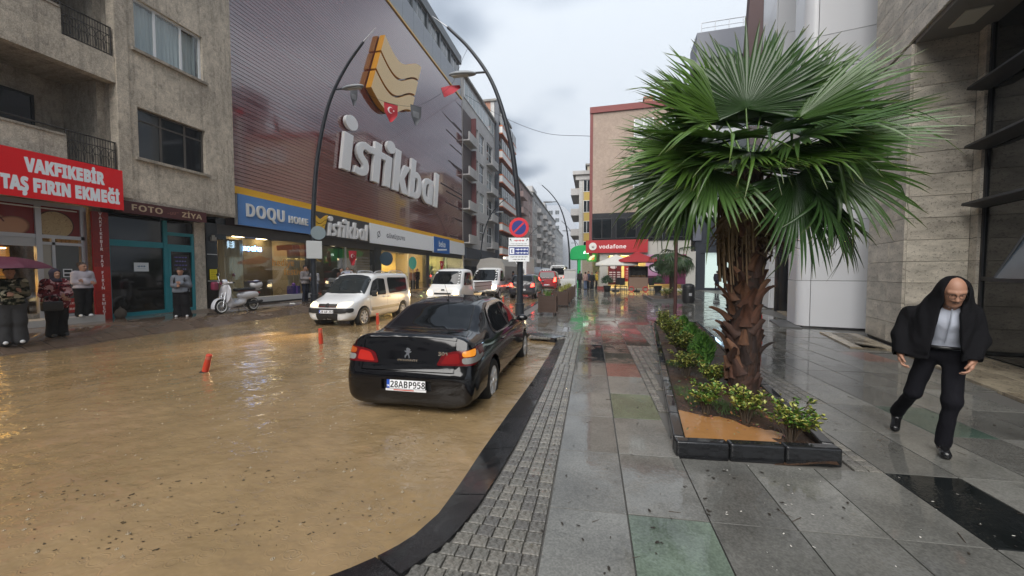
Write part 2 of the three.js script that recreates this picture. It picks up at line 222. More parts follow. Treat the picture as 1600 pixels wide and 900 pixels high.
const special = { '1,0': 'green', '1,3': 'green2', '1,5': 'red', '5,1': 'dark', '7,3': 'teal', '10,7': 'red', '1,7': 'brown', '0,6': 'dark', '0,7': 'dark', '1,6': 'brown', '1,2': 'a', '2,8': 'brown', '1,9': 'green2', '2,6': 'brown', '-4,10': 'a', '2,10': 'red' };
const settCells = [];
for (let r = -1; r < 64; r++) for (let c = -6; c < 18; c++) {
  const x0 = -0.28 + c * 0.53, x1 = x0 + 0.53, z1 = -1.77 - 0.89 * r, z0 = z1 - 0.89, cx = (x0 + x1) / 2, cz = (z0 + z1) / 2;
  if (c < 0 && z1 > -10.2) continue;
  if (c < 0 && x0 < -2.8) continue;
  if (z0 < -40 || x1 > 13) continue;
  if (z0 > -11.5 && x0 > travX(clamp(cz, -11, -3)) - 0.05) continue; if (z0 <= -11.5 && z0 > -19 && x0 > 6.4) continue;
  const corners = [[x0, z0], [x1, z0], [x0, z1], [x1, z1], [cx, cz]], nIn = corners.filter(([x, z]) => inBed(x, z + skew(x), 0.0)).length;
  if (nIn === 5) continue; if (nIn > 0 && r < 12) { settCells.push([x0, x1, z0, z1]); continue; }
  const key = special[c + ',' + r] ?? ['a', 'a', 'a', 'b', 'b', 'c', 'b', 'brown'][(rnd() * (r > 7 ? 8 : 7)) | 0];
  const near = r < 10;
  const g = near ? rb(0.522, 0.06, 0.882, 0.004, 0, 0, 0, 1) : bx(0.52, 0.06, 0.88);
  { const P = g.attributes.position; const tx = rr(-0.0035, 0.0035), tz = rr(-0.0028, 0.0028), dy = rr(-0.002, 0.002); for (let i = 0; i < P.count; i++) P.setXYZ(i, P.getX(i) + cx, P.getY(i) - 0.03 + dy + P.getX(i) * tx + P.getZ(i) * tz, P.getZ(i) + cz - 0.05 * (P.getX(i) + cx - 0.25)); }
  worldUV(g, rr(-3, 3), rr(-3, 3));
  if (near) mk('slab', g, SL[key], pave); else (slabFar[key] ?? slabFar.a).push(g);
}
for (const k in slabFar) if (slabFar[k].length) tag(mk('slab', slabFar[k], SL[k], pave), null, null, null, 'stuff');
// setts
{
  const kinds = [lin(0.2, 0.195, 0.18), lin(0.175, 0.17, 0.16), lin(0.23, 0.22, 0.2), lin(0.155, 0.15, 0.145)].map((c) => std(c, 1, { map: again(slabT, 1, 1), roughnessMap: again(slabRough, 0.35, 0.35), bumpMap: again(slabBump, 1.1, 1.1), bumpScale: 0.004 }));
  const shapes = kinds.map(() => rb(0.094, 0.05, 0.094, 0.007, 0, -0.024, 0, 1)), list = [];
  const put = (x, z, s) => list.push([x, z, s]);
  for (let z = -1.1; z > -9.6; z -= 0.099) { const a = kIn(z) + 0.012, n = Math.max(1, Math.round((-0.285 - a) / 0.1)), w = (-0.285 - a) / n; for (let i = 0; i < n; i++) put(a + (i + 0.5) * w, z + 0.004 * Math.sin(i * 7 + z * 9) + 0.018 * Math.sin(z * 0.7), w / 0.1); }
  for (let z = -9.62; z > -10.7; z -= 0.1) for (let x = -0.33; x > -1.6; x -= 0.1) put(x, z, 1);
  for (const [x0, x1, z0, z1] of settCells) for (let i = 0; i < 5; i++) for (let j = 0; j < 9; j++) { const x = x0 + (i + 0.5) * 0.106, z = z0 + (j + 0.5) * 0.0988 + skew(x); if (!inBed(x, z, 0.05)) put(x, z, 1.05); }
  list.sort((a, b) => Math.hypot(a[0], a[1]) - Math.hypot(b[0], b[1]));
  const rest = kinds.map(() => []); list.forEach(([x, z, s], i) => { const k = (rnd() * 4) | 0, y = rr(-0.0025, 0.0015), a = rr(-0.05, 0.05); if (i < 300) { const m = mk('paving_sett', shapes[k], kinds[k], pave); m.position.set(x, y, z); m.rotation.set(rr(-0.03, 0.03), a, rr(-0.03, 0.03)); m.scale.x = s; } else { const g = shapes[k].clone(); g.scale(s, 1, 1); rest[k].push(T(RZ(RX(RY(g, a), rr(-0.03, 0.03)), rr(-0.03, 0.03)), x, y, z)); } });
  rest.forEach((l, k) => l.length && tag(mk('paving_sett', l, kinds[k], pave), null, null, null, 'stuff'));
}
// dark kerb stones along the flood
const kerbM = std(lin(0.022, 0.023, 0.026), 1, { map: again(slabT, 0.7, 0.7), roughnessMap: again(slabRough, 0.5, 0.5), bumpMap: again(slabBump, 0.6, 0.6), bumpScale: 0.003 });
function kerbStone(a0, b0, a1, b1, y0, y1, parent, mat, edge = 0) { // quad a (outer) b (inner), top heights y0 outer, y1 inner
  const P = [], push = (...v) => P.push(...v); const t = [[a0[0], y0, a0[1]], [b0[0], y1, b0[1]], [b1[0], y1, b1[1]], [a1[0], y0, a1[1]]], bt = t.map((p) => [p[0], -0.3, p[2]]);
  const q = (a, b, c, d) => push(...a, ...b, ...c, ...a, ...c, ...d); q(t[0], t[1], t[2], t[3]); for (let i = 0; i < 4; i++) { const j = (i + 1) % 4; q(t[j], t[i], bt[i], bt[j]); }
  const g = new THREE.BufferGeometry(); g.setAttribute('position', new THREE.Float32BufferAttribute(P, 3)); const uv = []; for (let i = 0; i < P.length; i += 3) uv.push(P[i] + P[i + 1], P[i + 2]); g.setAttribute('uv', new THREE.Float32BufferAttribute(uv, 2)); g.computeVertexNormals(); return mk('kerb_stone', g, mat, parent);
}
{
  const N = 64, o = [], n = []; for (let i = 0; i <= N; i++) { const z = -0.95 - 8.6 * Math.pow(i / N, 1.25); o.push([kOut(z) - 0.02, z]); const zi = z + 0.28 * (1 - sstep(-1, -3.2, z)); n.push([kIn(zi), zi]); }
  const at = (L, t) => { const i = Math.min(N - 1, Math.floor(t)), f = t - i; return [lerp(L[i][0], L[i + 1][0], f), lerp(L[i][1], L[i + 1][1], f)]; };
  for (let i = 0; i < N; i += 2) for (let k = 0; k < 2; k++) { const e0 = i % 6 === 0 && k === 0 ? 0.05 : 0, e1 = (i + 2) % 6 === 0 && k === 1 ? 0.05 : 0; kerbStone(at(o, i + k + e0), at(n, i + k + e0), at(o, i + k + 1 - e1), at(n, i + k + 1 - e1), -0.045, 0.006, pave, kerbM); }
  kerbStone([-0.9, -9.5], [-0.62, -9.9], [-1.72, -10.05], [-1.55, -10.4], 0.005, 0.012, pave, kerbM); kerbStone([-1.73, -10.06], [-1.56, -10.41], [-2.98, -10.5], [-2.98, -10.85], 0.005, 0.012, pave, kerbM);
  for (let z = -10.9; z > -60; z -= 1) kerbStone([-3.02, z], [-2.82, z], [-3.02, z - 0.99], [-2.82, z - 0.99], 0.006, 0.01, pave, kerbM);
}
// small litter on the pavement: leaf bits, twigs, white petals
{
  const leaf = (() => { const g = new THREE.CircleGeometry(0.02, 6); g.scale(1, 0.45, 1); g.rotateX(-Math.PI / 2); const P = g.attributes.position; for (let i = 0; i < P.count; i++) P.setY(i, 0.004 + 6 * P.getZ(i) * P.getZ(i)); return g; })();
  const mkI = (name, geo, mat, n, label, f) => { const im = new THREE.InstancedMesh(geo, mat, n); im.name = name; tag(im, label, name.replace('_', ' '), null, 'stuff'); const m = new THREE.Matrix4(); for (let i = 0; i < n; i++) { const [x, z, s] = f(i); m.compose(V(x, 0.003, z), new THREE.Quaternion().setFromAxisAngle(V(0, 1, 0), rr(0, 6.3)), V(s, s, s)); im.setMatrixAt(i, m); } scene.add(im); };
  seed(12);
  const dark = (i) => { let x, z; do { x = rr(-0.3, 4.5); z = -1.7 - 6 * Math.pow(rnd(), 2.2); } while (inBed(x, z, 0.15)); return [x, z, rr(0.2, 1.05)]; };
  mkI('leaf_litter', leaf, std(lin(0.022, 0.016, 0.01), 0.5), 300, 'small dark leaf bits scattered on the wet slabs', dark);
  mkI('twig', RZ(new THREE.CylinderGeometry(0.003, 0.0018, 0.11, 5), Math.PI / 2), std(lin(0.05, 0.03, 0.018), 0.6), 34, 'thin wet twigs lying on the wet slabs', dark);
  mkI('petal', leaf, std(lin(0.6, 0.57, 0.52), 0.6), 70, 'pale specks and petals scattered on the slabs by the walking man', () => { const t = rnd(); return [rr(0.9, 3.4), -1.75 - 1.9 * t, rr(0.15, 0.55)]; });
}
// ---- planting bed with kerb
const bed = thing('planting_bed', 'long planting bed with dark kerb stones holding the tall palm and shrubs', 'planting bed');
{
  const C = [0.74 + 1.2, 0, -7.5];
  // soil
  const P = [], U = [], I = [], nx = 26, nz = 110; for (let j = 0; j <= nz; j++) for (let i = 0; i <= nx; i++) { const z = lerp(-3.66, -12.52, j / nz), x = lerp(bedL(z) + 0.05, bedR(z) - 0.05, i / nx), s = i / nx; let y = 0.075 + 0.07 * (fbm(x / 8 + 2, z / 8 + 10, 40, 40, 4, 33) - 0.5) + 0.08 * (fbm(x / 8 + 2, z / 8 + 10, 12, 12, 3, 36) - 0.5); y += 0.05 * Math.exp(-((x - 1.85) ** 2 + (z + 5.3) ** 2) / 0.35); y -= 0.085 * sstep(0.95, 0.2, (x - 0.84) * 0.75 + Math.max(0, -4.2 - z) * 1.0) * sstep(-5.1, -4.3, z) + 0.05 * sstep(-3.98, -3.74, z); P.push(x, y, z); U.push(x, z); }
  for (let j = 0; j < nz; j++) for (let i = 0; i < nx; i++) { const a = j * (nx + 1) + i; I.push(a, a + 1, a + nx + 1, a + 1, a + nx + 2, a + nx + 1); }
  const g = new THREE.BufferGeometry(); g.setAttribute('position', new THREE.Float32BufferAttribute(P, 3)); g.setAttribute('uv', new THREE.Float32BufferAttribute(U, 2)); g.setIndex(I); g.computeVertexNormals();
  const soilT = dtex(512, 512, (u, v) => { const f = fbm(u, v, 120, 120, 3, 43), m = fbm(u, v, 10, 10, 4, 45); const k = 0.55 + 0.7 * (f - 0.5) + 0.4 * (m - 0.5); return [0.42 * k, 0.3 * k, 0.21 * k]; }, true);
  mk('soil', g, std(0xffffff, 0.5, { map: soilT, bumpMap: again(grain, 1.5, 1.5), bumpScale: 0.02 }), bed);
  mk('puddle', T(RX(new THREE.ShapeGeometry(shapeOf([[0.8, 3.66], [2.02, 3.76], [2.05, 4.0], [1.6, 4.5], [0.95, 5.0], [0.92, 5.0]])), -Math.PI / 2), 0, 0.05, 0), phy(lin(0.33, 0.165, 0.06), 0.05, { bumpMap: again(waterBump, 0.6, 0.6), bumpScale: 0.004 }), bed).userData.label = 'orange brown puddle in the near corner of the bed';
  { seed(88); const fl = new THREE.CircleGeometry(0.022, 5); fl.scale(1, 0.5, 1); fl.rotateX(-Math.PI / 2); const P2 = fl.attributes.position; for (let i = 0; i < P2.count; i++) P2.setY(i, rr(0, 0.008)); const im = new THREE.InstancedMesh(fl, std(lin(0.13, 0.085, 0.05), 0.6, { side: 2 }), 900); im.name = 'leaf_litter'; im.userData.kind = 'stuff'; const m = new THREE.Matrix4(); for (let i = 0; i < 900; i++) { const z = rr(-4.0, -12), x = lerp(bedL(z) + 0.12, bedR(z) - 0.12, rnd()), s = rr(0.3, 1.1); m.compose(V(x, 0.085 + rr(0, 0.03), z), new THREE.Quaternion().setFromEuler(new THREE.Euler(rr(-0.4, 0.4), rr(0, 6), rr(-0.4, 0.4))), V(s, s, s)); im.setMatrixAt(i, m); im.setColorAt(i, lin(rr(0.5, 2.6), rr(0.5, 2.2), rr(0.4, 1.8))); } bed.add(im); }
  const kM = std(lin(0.02, 0.021, 0.024), 1, { map: again(slabT, 0.8, 0.8), roughnessMap: again(slabRough, 0.4, 0.4) });
  const run = (a, b, n, w = 0.11) => { const A = V(a[0], 0, a[1]), B = V(b[0], 0, b[1]), d = B.clone().sub(A), L = d.length() / n; for (let i = 0; i < n; i++) { const m = mk('kerb_stone', rb(L - 0.007, 0.17, w, 0.022, 0, 0, 0, 3), kM, bed); const c = A.clone().addScaledVector(d, (i + 0.5) / n); m.position.set(c.x, 0.055 + rr(-0.003, 0.003), c.z); m.rotation.y = -Math.atan2(d.z, d.x); } };
  run([0.745, -3.655], [2.11, -3.775], 3, 0.11); run([0.8, -3.72], [1.87, -12.5], 14); run([2.06, -3.84], [3.14, -12.5], 14); run([1.88, -12.55], [3.14, -12.6], 2);
}
const scrib = (c, x, y, w, h, col, n) => { c.save(); c.strokeStyle = col; c.lineWidth = Math.max(2, h * 0.32); c.beginPath(); for (let i = 0; i <= n * 4; i++) { const q = x + (w * i) / (n * 4), r = y + h * 0.5 * Math.sin(i * 2.3) * (0.5 + 0.5 * Math.sin(i * 5.7)); i % 9 === 8 ? c.moveTo(q, r) : c.lineTo(q, r); } c.stroke(); c.restore(); }; // lettering too small to read
// ================================================================ buildings
const plasterT = dtex(1024, 1024, (u, v) => { const f = fbm(u, v, 200, 200, 3, 51), w = fbm(u + 0.03 * fbm(u, v, 20, 20, 2, 1), v, 60, 24, 3, 53), m = fbm(u, v, 5, 4, 5, 55), st = sstep(0.52, 0.8, fbm(u, v, 40, 3, 4, 57)), p = sstep(0.64, 0.72, fbm(u, v, 26, 26, 3, 59)); let k = 0.72 + 0.24 * (f - 0.5) + 0.16 * (w - 0.5) + 0.26 * (m - 0.5) - 0.07 * st - 0.06 * p; return [k * 1.0, k * 0.955, k * 0.885]; }, true);
const plasterBump = dtex(512, 512, (u, v) => 0.5 + 0.6 * (fbm(u, v, 110, 60, 3, 52) - 0.5) + 0.4 * (fbm(u, v, 20, 20, 3, 56) - 0.5));
const plasterRep = (c, s = 0.25) => std(c, 0.92, { map: again(plasterT, s, s), bumpMap: again(plasterBump, s * 2.4, s * 2.4), bumpScale: 0.012 });
const softT = dtex(512, 512, (u, v) => { const k = 0.72 + 0.1 * (fbm(u, v, 120, 120, 3, 151) - 0.5) + 0.16 * (fbm(u, v, 6, 5, 5, 155) - 0.5); return [k, k * 0.99, k * 0.97]; }, true);
const soft = (c, s) => std(c, 0.9, { map: again(softT, s, s) });
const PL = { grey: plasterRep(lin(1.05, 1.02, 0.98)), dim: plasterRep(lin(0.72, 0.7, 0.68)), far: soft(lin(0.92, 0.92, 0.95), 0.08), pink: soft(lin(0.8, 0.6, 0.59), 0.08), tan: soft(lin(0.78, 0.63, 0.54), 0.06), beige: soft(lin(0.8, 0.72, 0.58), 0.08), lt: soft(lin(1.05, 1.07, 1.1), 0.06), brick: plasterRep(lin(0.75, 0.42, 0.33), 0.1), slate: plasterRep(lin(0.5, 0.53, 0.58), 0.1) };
const paneM = [phy(lin(0.025, 0.03, 0.033), 0.05), phy(lin(0.08, 0.09, 0.095), 0.06), phy(lin(0.007, 0.009, 0.011), 0.05), phy(lin(0.3, 0.33, 0.33), 0.08)];
function holeWall(w, h, holes, d) { const s = shapeOf([[0, 0], [w, 0], [w, h], [0, h]]); for (const [x0, x1, y0, y1] of holes) s.holes.push(new THREE.Path([[x0, y0], [x0, y1], [x1, y1], [x1, y0]].map((p) => V2(...p)))); return T(ext(s, d), 0, 0, -d); }
// a window in an opening: frame > pane, sill
function win(parent, x0, x1, y0, y1, o = {}) {
  const { cols = 2, rows = 1, fm = M.pvc, gm = paneM[1], rec = 0.14, t = 0.06, z = 0, curtain, sill, split } = o, f = [], w = x1 - x0, h = y1 - y0, d = 0.06;
  f.push(bb(x0, x1, y0, y0 + t, z - rec, z - rec + d), bb(x0, x1, y1 - t, y1, z - rec, z - rec + d), bb(x0, x0 + t, y0 + t, y1 - t, z - rec, z - rec + d), bb(x1 - t, x1, y0 + t, y1 - t, z - rec, z - rec + d));
  const xs = o.at ? o.at.map((a) => lerp(x0, x1, a)) : Array.from({ length: cols - 1 }, (_, i) => lerp(x0, x1, (i + 1) / cols)); for (const x of xs) f.push(bb(x - t * 0.5, x + t * 0.5, y0 + t, y1 - t, z - rec + 0.004, z - rec + d - 0.004));
  const ys = split ? [lerp(y0, y1, split)] : Array.from({ length: rows - 1 }, (_, i) => lerp(y0, y1, (i + 1) / rows)); for (const y of ys) f.push(bb(x0 + t, x1 - t, y - t * 0.4, y + t * 0.4, z - rec + 0.008, z - rec + d - 0.008));
  const m = mk('window', f, fm, parent), X = [x0 + t * 0.5, ...xs, x1 - t * 0.5];
  for (let i = 0; i < X.length - 1; i++) { mk('pane', bb(X[i], X[i + 1], y0 + t * 0.5, y1 - t * 0.5, z - rec + 0.02, z - rec + 0.03), gm, m); }
  if (curtain) mk('curtain', curtainGeo(x0 + t, x1 - t, y0 + t, y1 - t, z - rec - 0.12), curtain, m);
  if (sill) mk('sill', bb(x0 - 0.12, x1 + 0.12, y0 - 0.09, y0, z - rec, z + 0.1), sill, m);
  return m;
}
function curtainGeo(x0, x1, y0, y1, z) { const n = Math.ceil((x1 - x0) * 26), P = [], I = [], U = []; for (let i = 0; i <= n; i++) { const x = lerp(x0, x1, i / n), q = z + 0.03 * Math.sin(i * 1.9) + 0.02 * Math.sin(i * 0.7); P.push(x, y0, q, x, y1, q); U.push(x, y0, x, y1); if (i < n) { const a = i * 2; I.push(a, a + 2, a + 1, a + 2, a + 3, a + 1); } } const g = new THREE.BufferGeometry(); g.setAttribute('position', new THREE.Float32BufferAttribute(P, 3)); g.setAttribute('uv', new THREE.Float32BufferAttribute(U, 2)); g.setIndex(I); g.computeVertexNormals(); return g; }
const left = (name, label, z0, x = -15) => thing(name, label, 'building', [x, 0, z0], Math.PI / 2);
const glassP = () => M.glass;
const signM = (c, r = 0.35) => std(c, r);
// a flat board sign on the left facades: z0..z1 in the street, printed face looking across it
function leftSign(name, label, z0, z1, y0, y1, x, draw, o = {}) {
  const w = z0 - z1, h = y1 - y0, t = thing(name, label, 'sign', [x, (y0 + y1) / 2, (z0 + z1) / 2], Math.PI / 2);
  if (draw) mk('sign_face', plate(w, h, 0.03), printed(w, h, draw, { px: o.px ?? 1024, glow: o.glow, rough: o.rough }), t); else mk('sign_face', bx(w, h, 0.03), o.mat, t);
  mk('sign_box', bx(w - 0.03, h - 0.03, o.d ?? 0.18, 0, 0, -(o.d ?? 0.18) / 2 - 0.016), o.side ?? M.white, t); return t;
}
// ---------- grey apartment block over the bakery and the photo shop; local x = 2 - z
{
  const b = left('apartment_building', 'weathered grey concrete apartment block with loggias over the bakery and photo shop', 2), X = (z) => 2 - z, o = 0.5;
  const right = 15.36, h = 16;
  const wall = holeWall(right - X(-9.4), h - 4, [[X(-9.95) - X(-9.4), X(-12.18) - X(-9.4), 4.85, 6.5], [X(-9.95) - X(-9.4), X(-12.18) - X(-9.4), 1.38, 3.02], [X(-9.95) - X(-9.4), X(-12.18) - X(-9.4), 8.4, 10.0]], 0.3);
  mk('wall', T(wall, X(-9.4), 4, o), PL.grey, b);
  mk('pilaster', bb(X(-9.4) + 0.001, X(-9.72), 4.01, h, o, o + 0.035), PL.grey, b);
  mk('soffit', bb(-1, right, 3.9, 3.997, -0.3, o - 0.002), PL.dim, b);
  win(b, X(-9.95), X(-12.18), 8.85, 10.5, { at: [0.3, 0.68], z: o, t: 0.07, rec: 0.16, gm: glassP(), curtain: M.curtain, sill: PL.dim });
  win(b, X(-9.95), X(-12.18), 12.4, 14.0, { at: [0.3, 0.68], z: o, t: 0.07, rec: 0.16, gm: glassP(), curtain: M.curtain, sill: PL.dim });
  win(b, X(-9.95), X(-12.18), 5.38, 7.02, { at: [0.34, 0.7], z: o, rec: 0.18, split: 0.76, fm: std(lin(0.09, 0.08, 0.07), 0.7), gm: paneM[2], sill: PL.dim });
  // loggias
  const xe = X(-9.4); for (const [y0, y1] of [[7.5, 8.27], [10.9, 11.7], [14.4, 16]]) mk('balcony_slab', bb(-1, xe, y0, y1, o - 0.28, o), PL.grey, b);
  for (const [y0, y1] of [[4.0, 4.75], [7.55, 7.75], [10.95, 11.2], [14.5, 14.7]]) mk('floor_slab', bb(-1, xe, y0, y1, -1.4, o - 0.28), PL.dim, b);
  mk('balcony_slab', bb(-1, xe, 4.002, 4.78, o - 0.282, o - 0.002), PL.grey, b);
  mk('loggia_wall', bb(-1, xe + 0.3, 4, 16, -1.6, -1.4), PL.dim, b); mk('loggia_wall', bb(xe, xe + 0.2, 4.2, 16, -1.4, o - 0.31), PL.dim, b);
  for (const [y0, y1] of [[4.78, 5.46], [8.27, 8.96], [11.7, 12.4]]) { mk('parapet', bb(-1, X(-8.18), y0 + 0.001, y1, o - 0.16, o - 0.002), PL.grey, b); mk('coping', bb(-1, X(-8.16), y1, y1 + 0.06, o - 0.2, o + 0.03), PL.dim, b); }
  for (const y of [4.8, 8.28, 11.72]) { // wrought railing
    const g = [], xa = X(-8.2), xb = X(-9.36), z = o - 0.06; g.push(bar([xa - 3, y + 0.86, z], [xb, y + 0.86, z], 0.022), bar([xa, y + 0.05, z], [xb, y + 0.05, z], 0.014), bar([xa, y + 0.62, z], [xb, y + 0.62, z], 0.012), bar([xa, y, z], [xa, y + 0.86, z], 0.018), bar([xb - 0.02, y, z], [xb - 0.02, y + 0.86, z], 0.02));
    for (let i = 1; i < 18; i++) { const x = lerp(xa, xb, i / 18); g.push(bar([x, y + 0.05, z], [x, y + 0.84, z], 0.008, 5)); }
    for (let i = 0; i < 6; i++) { const x = lerp(xa, xb, (i + 0.5) / 6); g.push(tube([[x - 0.09, y + 0.12, z + 0.01], [x - 0.05, y + 0.36, z + 0.01], [x + 0.05, y + 0.36, z + 0.01], [x + 0.08, y + 0.5, z + 0.01], [x, y + 0.6, z + 0.01]], 0.008, 18, 5), tube([[x + 0.09, y + 0.12, z + 0.01], [x + 0.05, y + 0.36, z + 0.01], [x - 0.05, y + 0.36, z + 0.01], [x - 0.08, y + 0.5, z + 0.01], [x, y + 0.6, z + 0.01]], 0.008, 18, 5)); }
    mk('railing', g, std(lin(0.03, 0.025, 0.022), 0.6), b);
  }
  for (const y of [4.8, 8.3]) { win(b, X(-5.4), X(-8.5), y + 0.1, y + 2.1, { z: -1.4, rec: -0.05, cols: 3, fm: M.dark, gm: paneM[2] }); win(b, X(-2), X(-4.8), y + 0.1, y + 2.1, { z: -1.4, rec: -0.05, cols: 3, fm: M.dark, gm: paneM[2] }); }
  // body behind and above
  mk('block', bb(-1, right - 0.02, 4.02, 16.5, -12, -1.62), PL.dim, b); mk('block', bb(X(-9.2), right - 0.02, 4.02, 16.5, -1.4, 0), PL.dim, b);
  mk('roof', bb(-1.2, right, 16.5, 16.8, -12, o + 0.2), PL.dim, b);
  // ground floor piers and rear wall
  mk('pier', bb(X(-12.08), X(-12.5), 0.0, 3.9, -0.5, -0.05), PL.grey, b); mk('pier', bb(X(-8.78), X(-8.86), 0.1, 3.6, -0.3, -0.06), M.alu, b); mk('rear_wall', bb(-1, X(-12.5), 0, 3.9, -5.2, -5), PL.dim, b); mk('party_wall', bb(X(-9.05), X(-9.25), 0.1, 3.9, -5, -0.12), PL.dim, b); mk('party_wall', bb(X(-12.5), X(-12.6), 0.1, 3.9, -5, -0.5), PL.dim, b);
  mk('shop_floor', bb(-1, X(-12.5), 0.02, 0.2, -5, -0.1), std(lin(0.25, 0.22, 0.18), 0.4), b);
  // bakery front
  const al = M.alu; const fr = [bb(X(-7.74), X(-7.86), 0.3, 3.55, -0.14, -0.02), bb(-1, X(-8.78), 2.6, 2.7, -0.13, -0.03), bb(-1, X(-8.78), 3.5, 3.62, -0.13, -0.03), bb(X(-8.06), X(-8.13), 0.3, 2.6, -0.12, -0.04), bb(X(-6), X(-6.06), 0.3, 2.6, -0.12, -0.04), bb(X(-8.7), X(-8.78), 0.3, 3.5, -0.13, -0.03), bb(X(-7.86), X(-8.7), 2.42, 2.5, -0.12, -0.04), bb(X(-8.13), X(-8.7), 0.32, 0.42, -0.115, -0.045)];
  mk('shopfront_frame', fr, al, b);
  const posterA = printed(2.6, 0.8, (c, w, h) => { c.fillStyle = '#7d1f1c'; c.fillRect(0, 0, w, h); seed(3); for (const [x, y, r1, r2, col, a] of [[0.12, 0.45, 0.16, 0.5, '#c99a63', -0.4], [0.5, 0.7, 0.22, 0.3, '#d8b08a', 0.3], [0.7, 0.6, 0.2, 0.33, '#c79a78', 0.5], [0.38, 0.9, 0.3, 0.28, '#e2c3a0', 0.1], [0.86, 0.8, 0.1, 0.4, '#b98a6a', 0.9]]) { c.save(); c.translate(x * w, y * h); c.rotate(a); const g = c.createRadialGradient(0, 0, 2, 0, 0, r1 * w); g.addColorStop(0, col); g.addColorStop(0.8, col); g.addColorStop(1, '#6a3a24'); c.fillStyle = g; c.scale(1, (r2 * h) / (r1 * w)); c.beginPath(); c.arc(0, 0, r1 * w, 0, 7); c.fill(); c.restore(); } c.strokeStyle = '#5a2a1c'; c.lineWidth = 5; c.beginPath(); c.arc(0.6 * w, 0.95 * h, 0.24 * w, 3.6, 5.9); c.stroke(); }, { px: 512 });
  mk('poster', T(plate(X(-7.74) - X(-4.6), 0.8, 0.02), (X(-7.74) + X(-4.6)) / 2, 3.1, -0.08), posterA, b).userData.label = 'dark red transom poster showing loaves held in hands';
  const posterB = printed(0.86, 0.8, (c, w, h) => { c.fillStyle = '#7a1c1a'; c.fillRect(0, 0, w, h); c.save(); c.translate(0.36 * w, 0.62 * h); c.scale(1, 0.95); c.fillStyle = '#4a2416'; c.beginPath(); c.arc(0, 0, 0.49 * w, 0, 7); c.fill(); c.fillStyle = '#b09a72'; c.beginPath(); c.arc(0, 6, 0.455 * w, 0, 7); c.fill(); seed(8); for (let i = 0; i < 240; i++) { const a = rr(0, 6.3), r = 0.44 * w * Math.sqrt(rnd()); c.fillStyle = ['#5a3a22', '#c8b488', '#8a6d48', '#9c8258'][(rnd() * 4) | 0]; c.globalAlpha = 0.6; c.beginPath(); c.ellipse(Math.cos(a) * r, Math.sin(a) * r, rr(2, 14), rr(1, 6), a, 0, 7); c.fill(); } c.restore(); }, { px: 512 });
  mk('poster', T(plate(0.84, 0.8, 0.02), (X(-7.86) + X(-8.7)) / 2, 3.1, -0.08), posterB, b).userData.label = 'dark red transom poster showing a round flat loaf';
  mk('fascia', bb(-1, X(-7.74), 2.36, 2.6, -0.1, -0.05), std(lin(0.42, 0.43, 0.44), 0.5), b);
  mk('shop_pane', bb(-1, X(-7.74), 0.5, 2.36, -0.085, -0.077), glassP(), b); mk('plinth', bb(-1, X(-7.86), 0.2, 0.5, -0.14, -0.03), PL.dim, b);
  const dm = phy(lin(0.1, 0.105, 0.1), 0.08); const door = mk('door', [bb(X(-8.15), X(-8.66), 0.42, 2.42, -0.1, -0.07)], dm, b); mk('notice', T(plate(0.2, 0.24), X(-8.38), 1.62, -0.06), printed(0.2, 0.24, (c, w, h) => { c.fillStyle = '#ddd'; c.fillRect(0, 0, w, h); c.fillStyle = '#222'; c.fillRect(w * 0.1, h * 0.12, w * 0.8, h * 0.3); c.fillRect(w * 0.1, h * 0.58, w * 0.8, h * 0.3); }, { px: 64 }), door);
  mk('door_panel', T(plate(0.66, 0.42), X(-8.36), 0.66, -0.052), printed(0.66, 0.42, (c, w, h) => { c.fillStyle = '#a3231d'; c.fillRect(0, 0, w, h); ft(c, 'Vakfıkebir', w * 0.5, h * 0.32, 34, '#e8d9cf', { font: 'serif' }); ft(c, 'Ekmeği', w * 0.56, h * 0.72, 34, '#e8d9cf', { font: 'serif' }); }, { px: 200 }), b);
  mk('side_panel', bb(X(-7.87), X(-8.05), 0.42, 2.42, -0.1, -0.07), std(lin(0.35, 0.33, 0.28), 0.5), b);
  mk('oven_display', [bb(X(-3), X(-7.4), 2.0, 2.06, -0.9, -0.4), bb(X(-3), X(-7.4), 1.5, 1.55, -0.9, -0.4), bb(X(-3), X(-7.4), 1.0, 1.05, -0.9, -0.4)], std(lin(0.35, 0.25, 0.12), 0.5), b);
  { seed(4); const lo = []; for (const y of [2.06, 1.55, 1.05]) for (let i = 0; i < 16; i++) { const g = sph(0.12, 0, 0, 0, 10); g.scale(1.1, 0.6, 1.4); lo.push(T(g, X(-3.2) + i * 0.25, y + 0.07, -0.62)); } tag(mk('loaf', lo, std(lin(0.4, 0.2, 0.06), 0.7), b), null, null, null, 'stuff'); }
  mk('display_lamp', bb(X(-3), X(-7.4), 2.28, 2.31, -0.7, -0.5), std(0x000000, 1, { emissive: lin(1, 0.62, 0.22), emissiveIntensity: 5 }), b); mk('display_lamp', bb(X(-3), X(-7.4), 1.38, 1.41, -0.7, -0.5), std(0x000000, 1, { emissive: lin(1, 0.55, 0.12), emissiveIntensity: 5 }), b);
  mk('back_panel', bb(-1, X(-7.7), 0.5, 2.36, -1.1, -1.0), std(lin(0.6, 0.4, 0.15), 0.6), b);
  mk('strip_lamp', [bar([X(-4.6), 3.43, 0.02], [X(-8.6), 3.43, 0.02], 0.02)], M.white, b);
  mk('step', [bb(-1, X(-8.8), 0.05, 0.36, 0, 0.62)], std(lin(0.4, 0.39, 0.37), 0.35), b);
  // photo shop front
  const teal = std(lin(0.012, 0.21, 0.25), 0.4, { bumpMap: again(grain, 2, 2), bumpScale: 0.001 }), F = [], z0 = -0.16, z1 = -0.06, A = X(-9.32), B = X(-12.07), Cm = X(-10.99), D = X(-11.12);
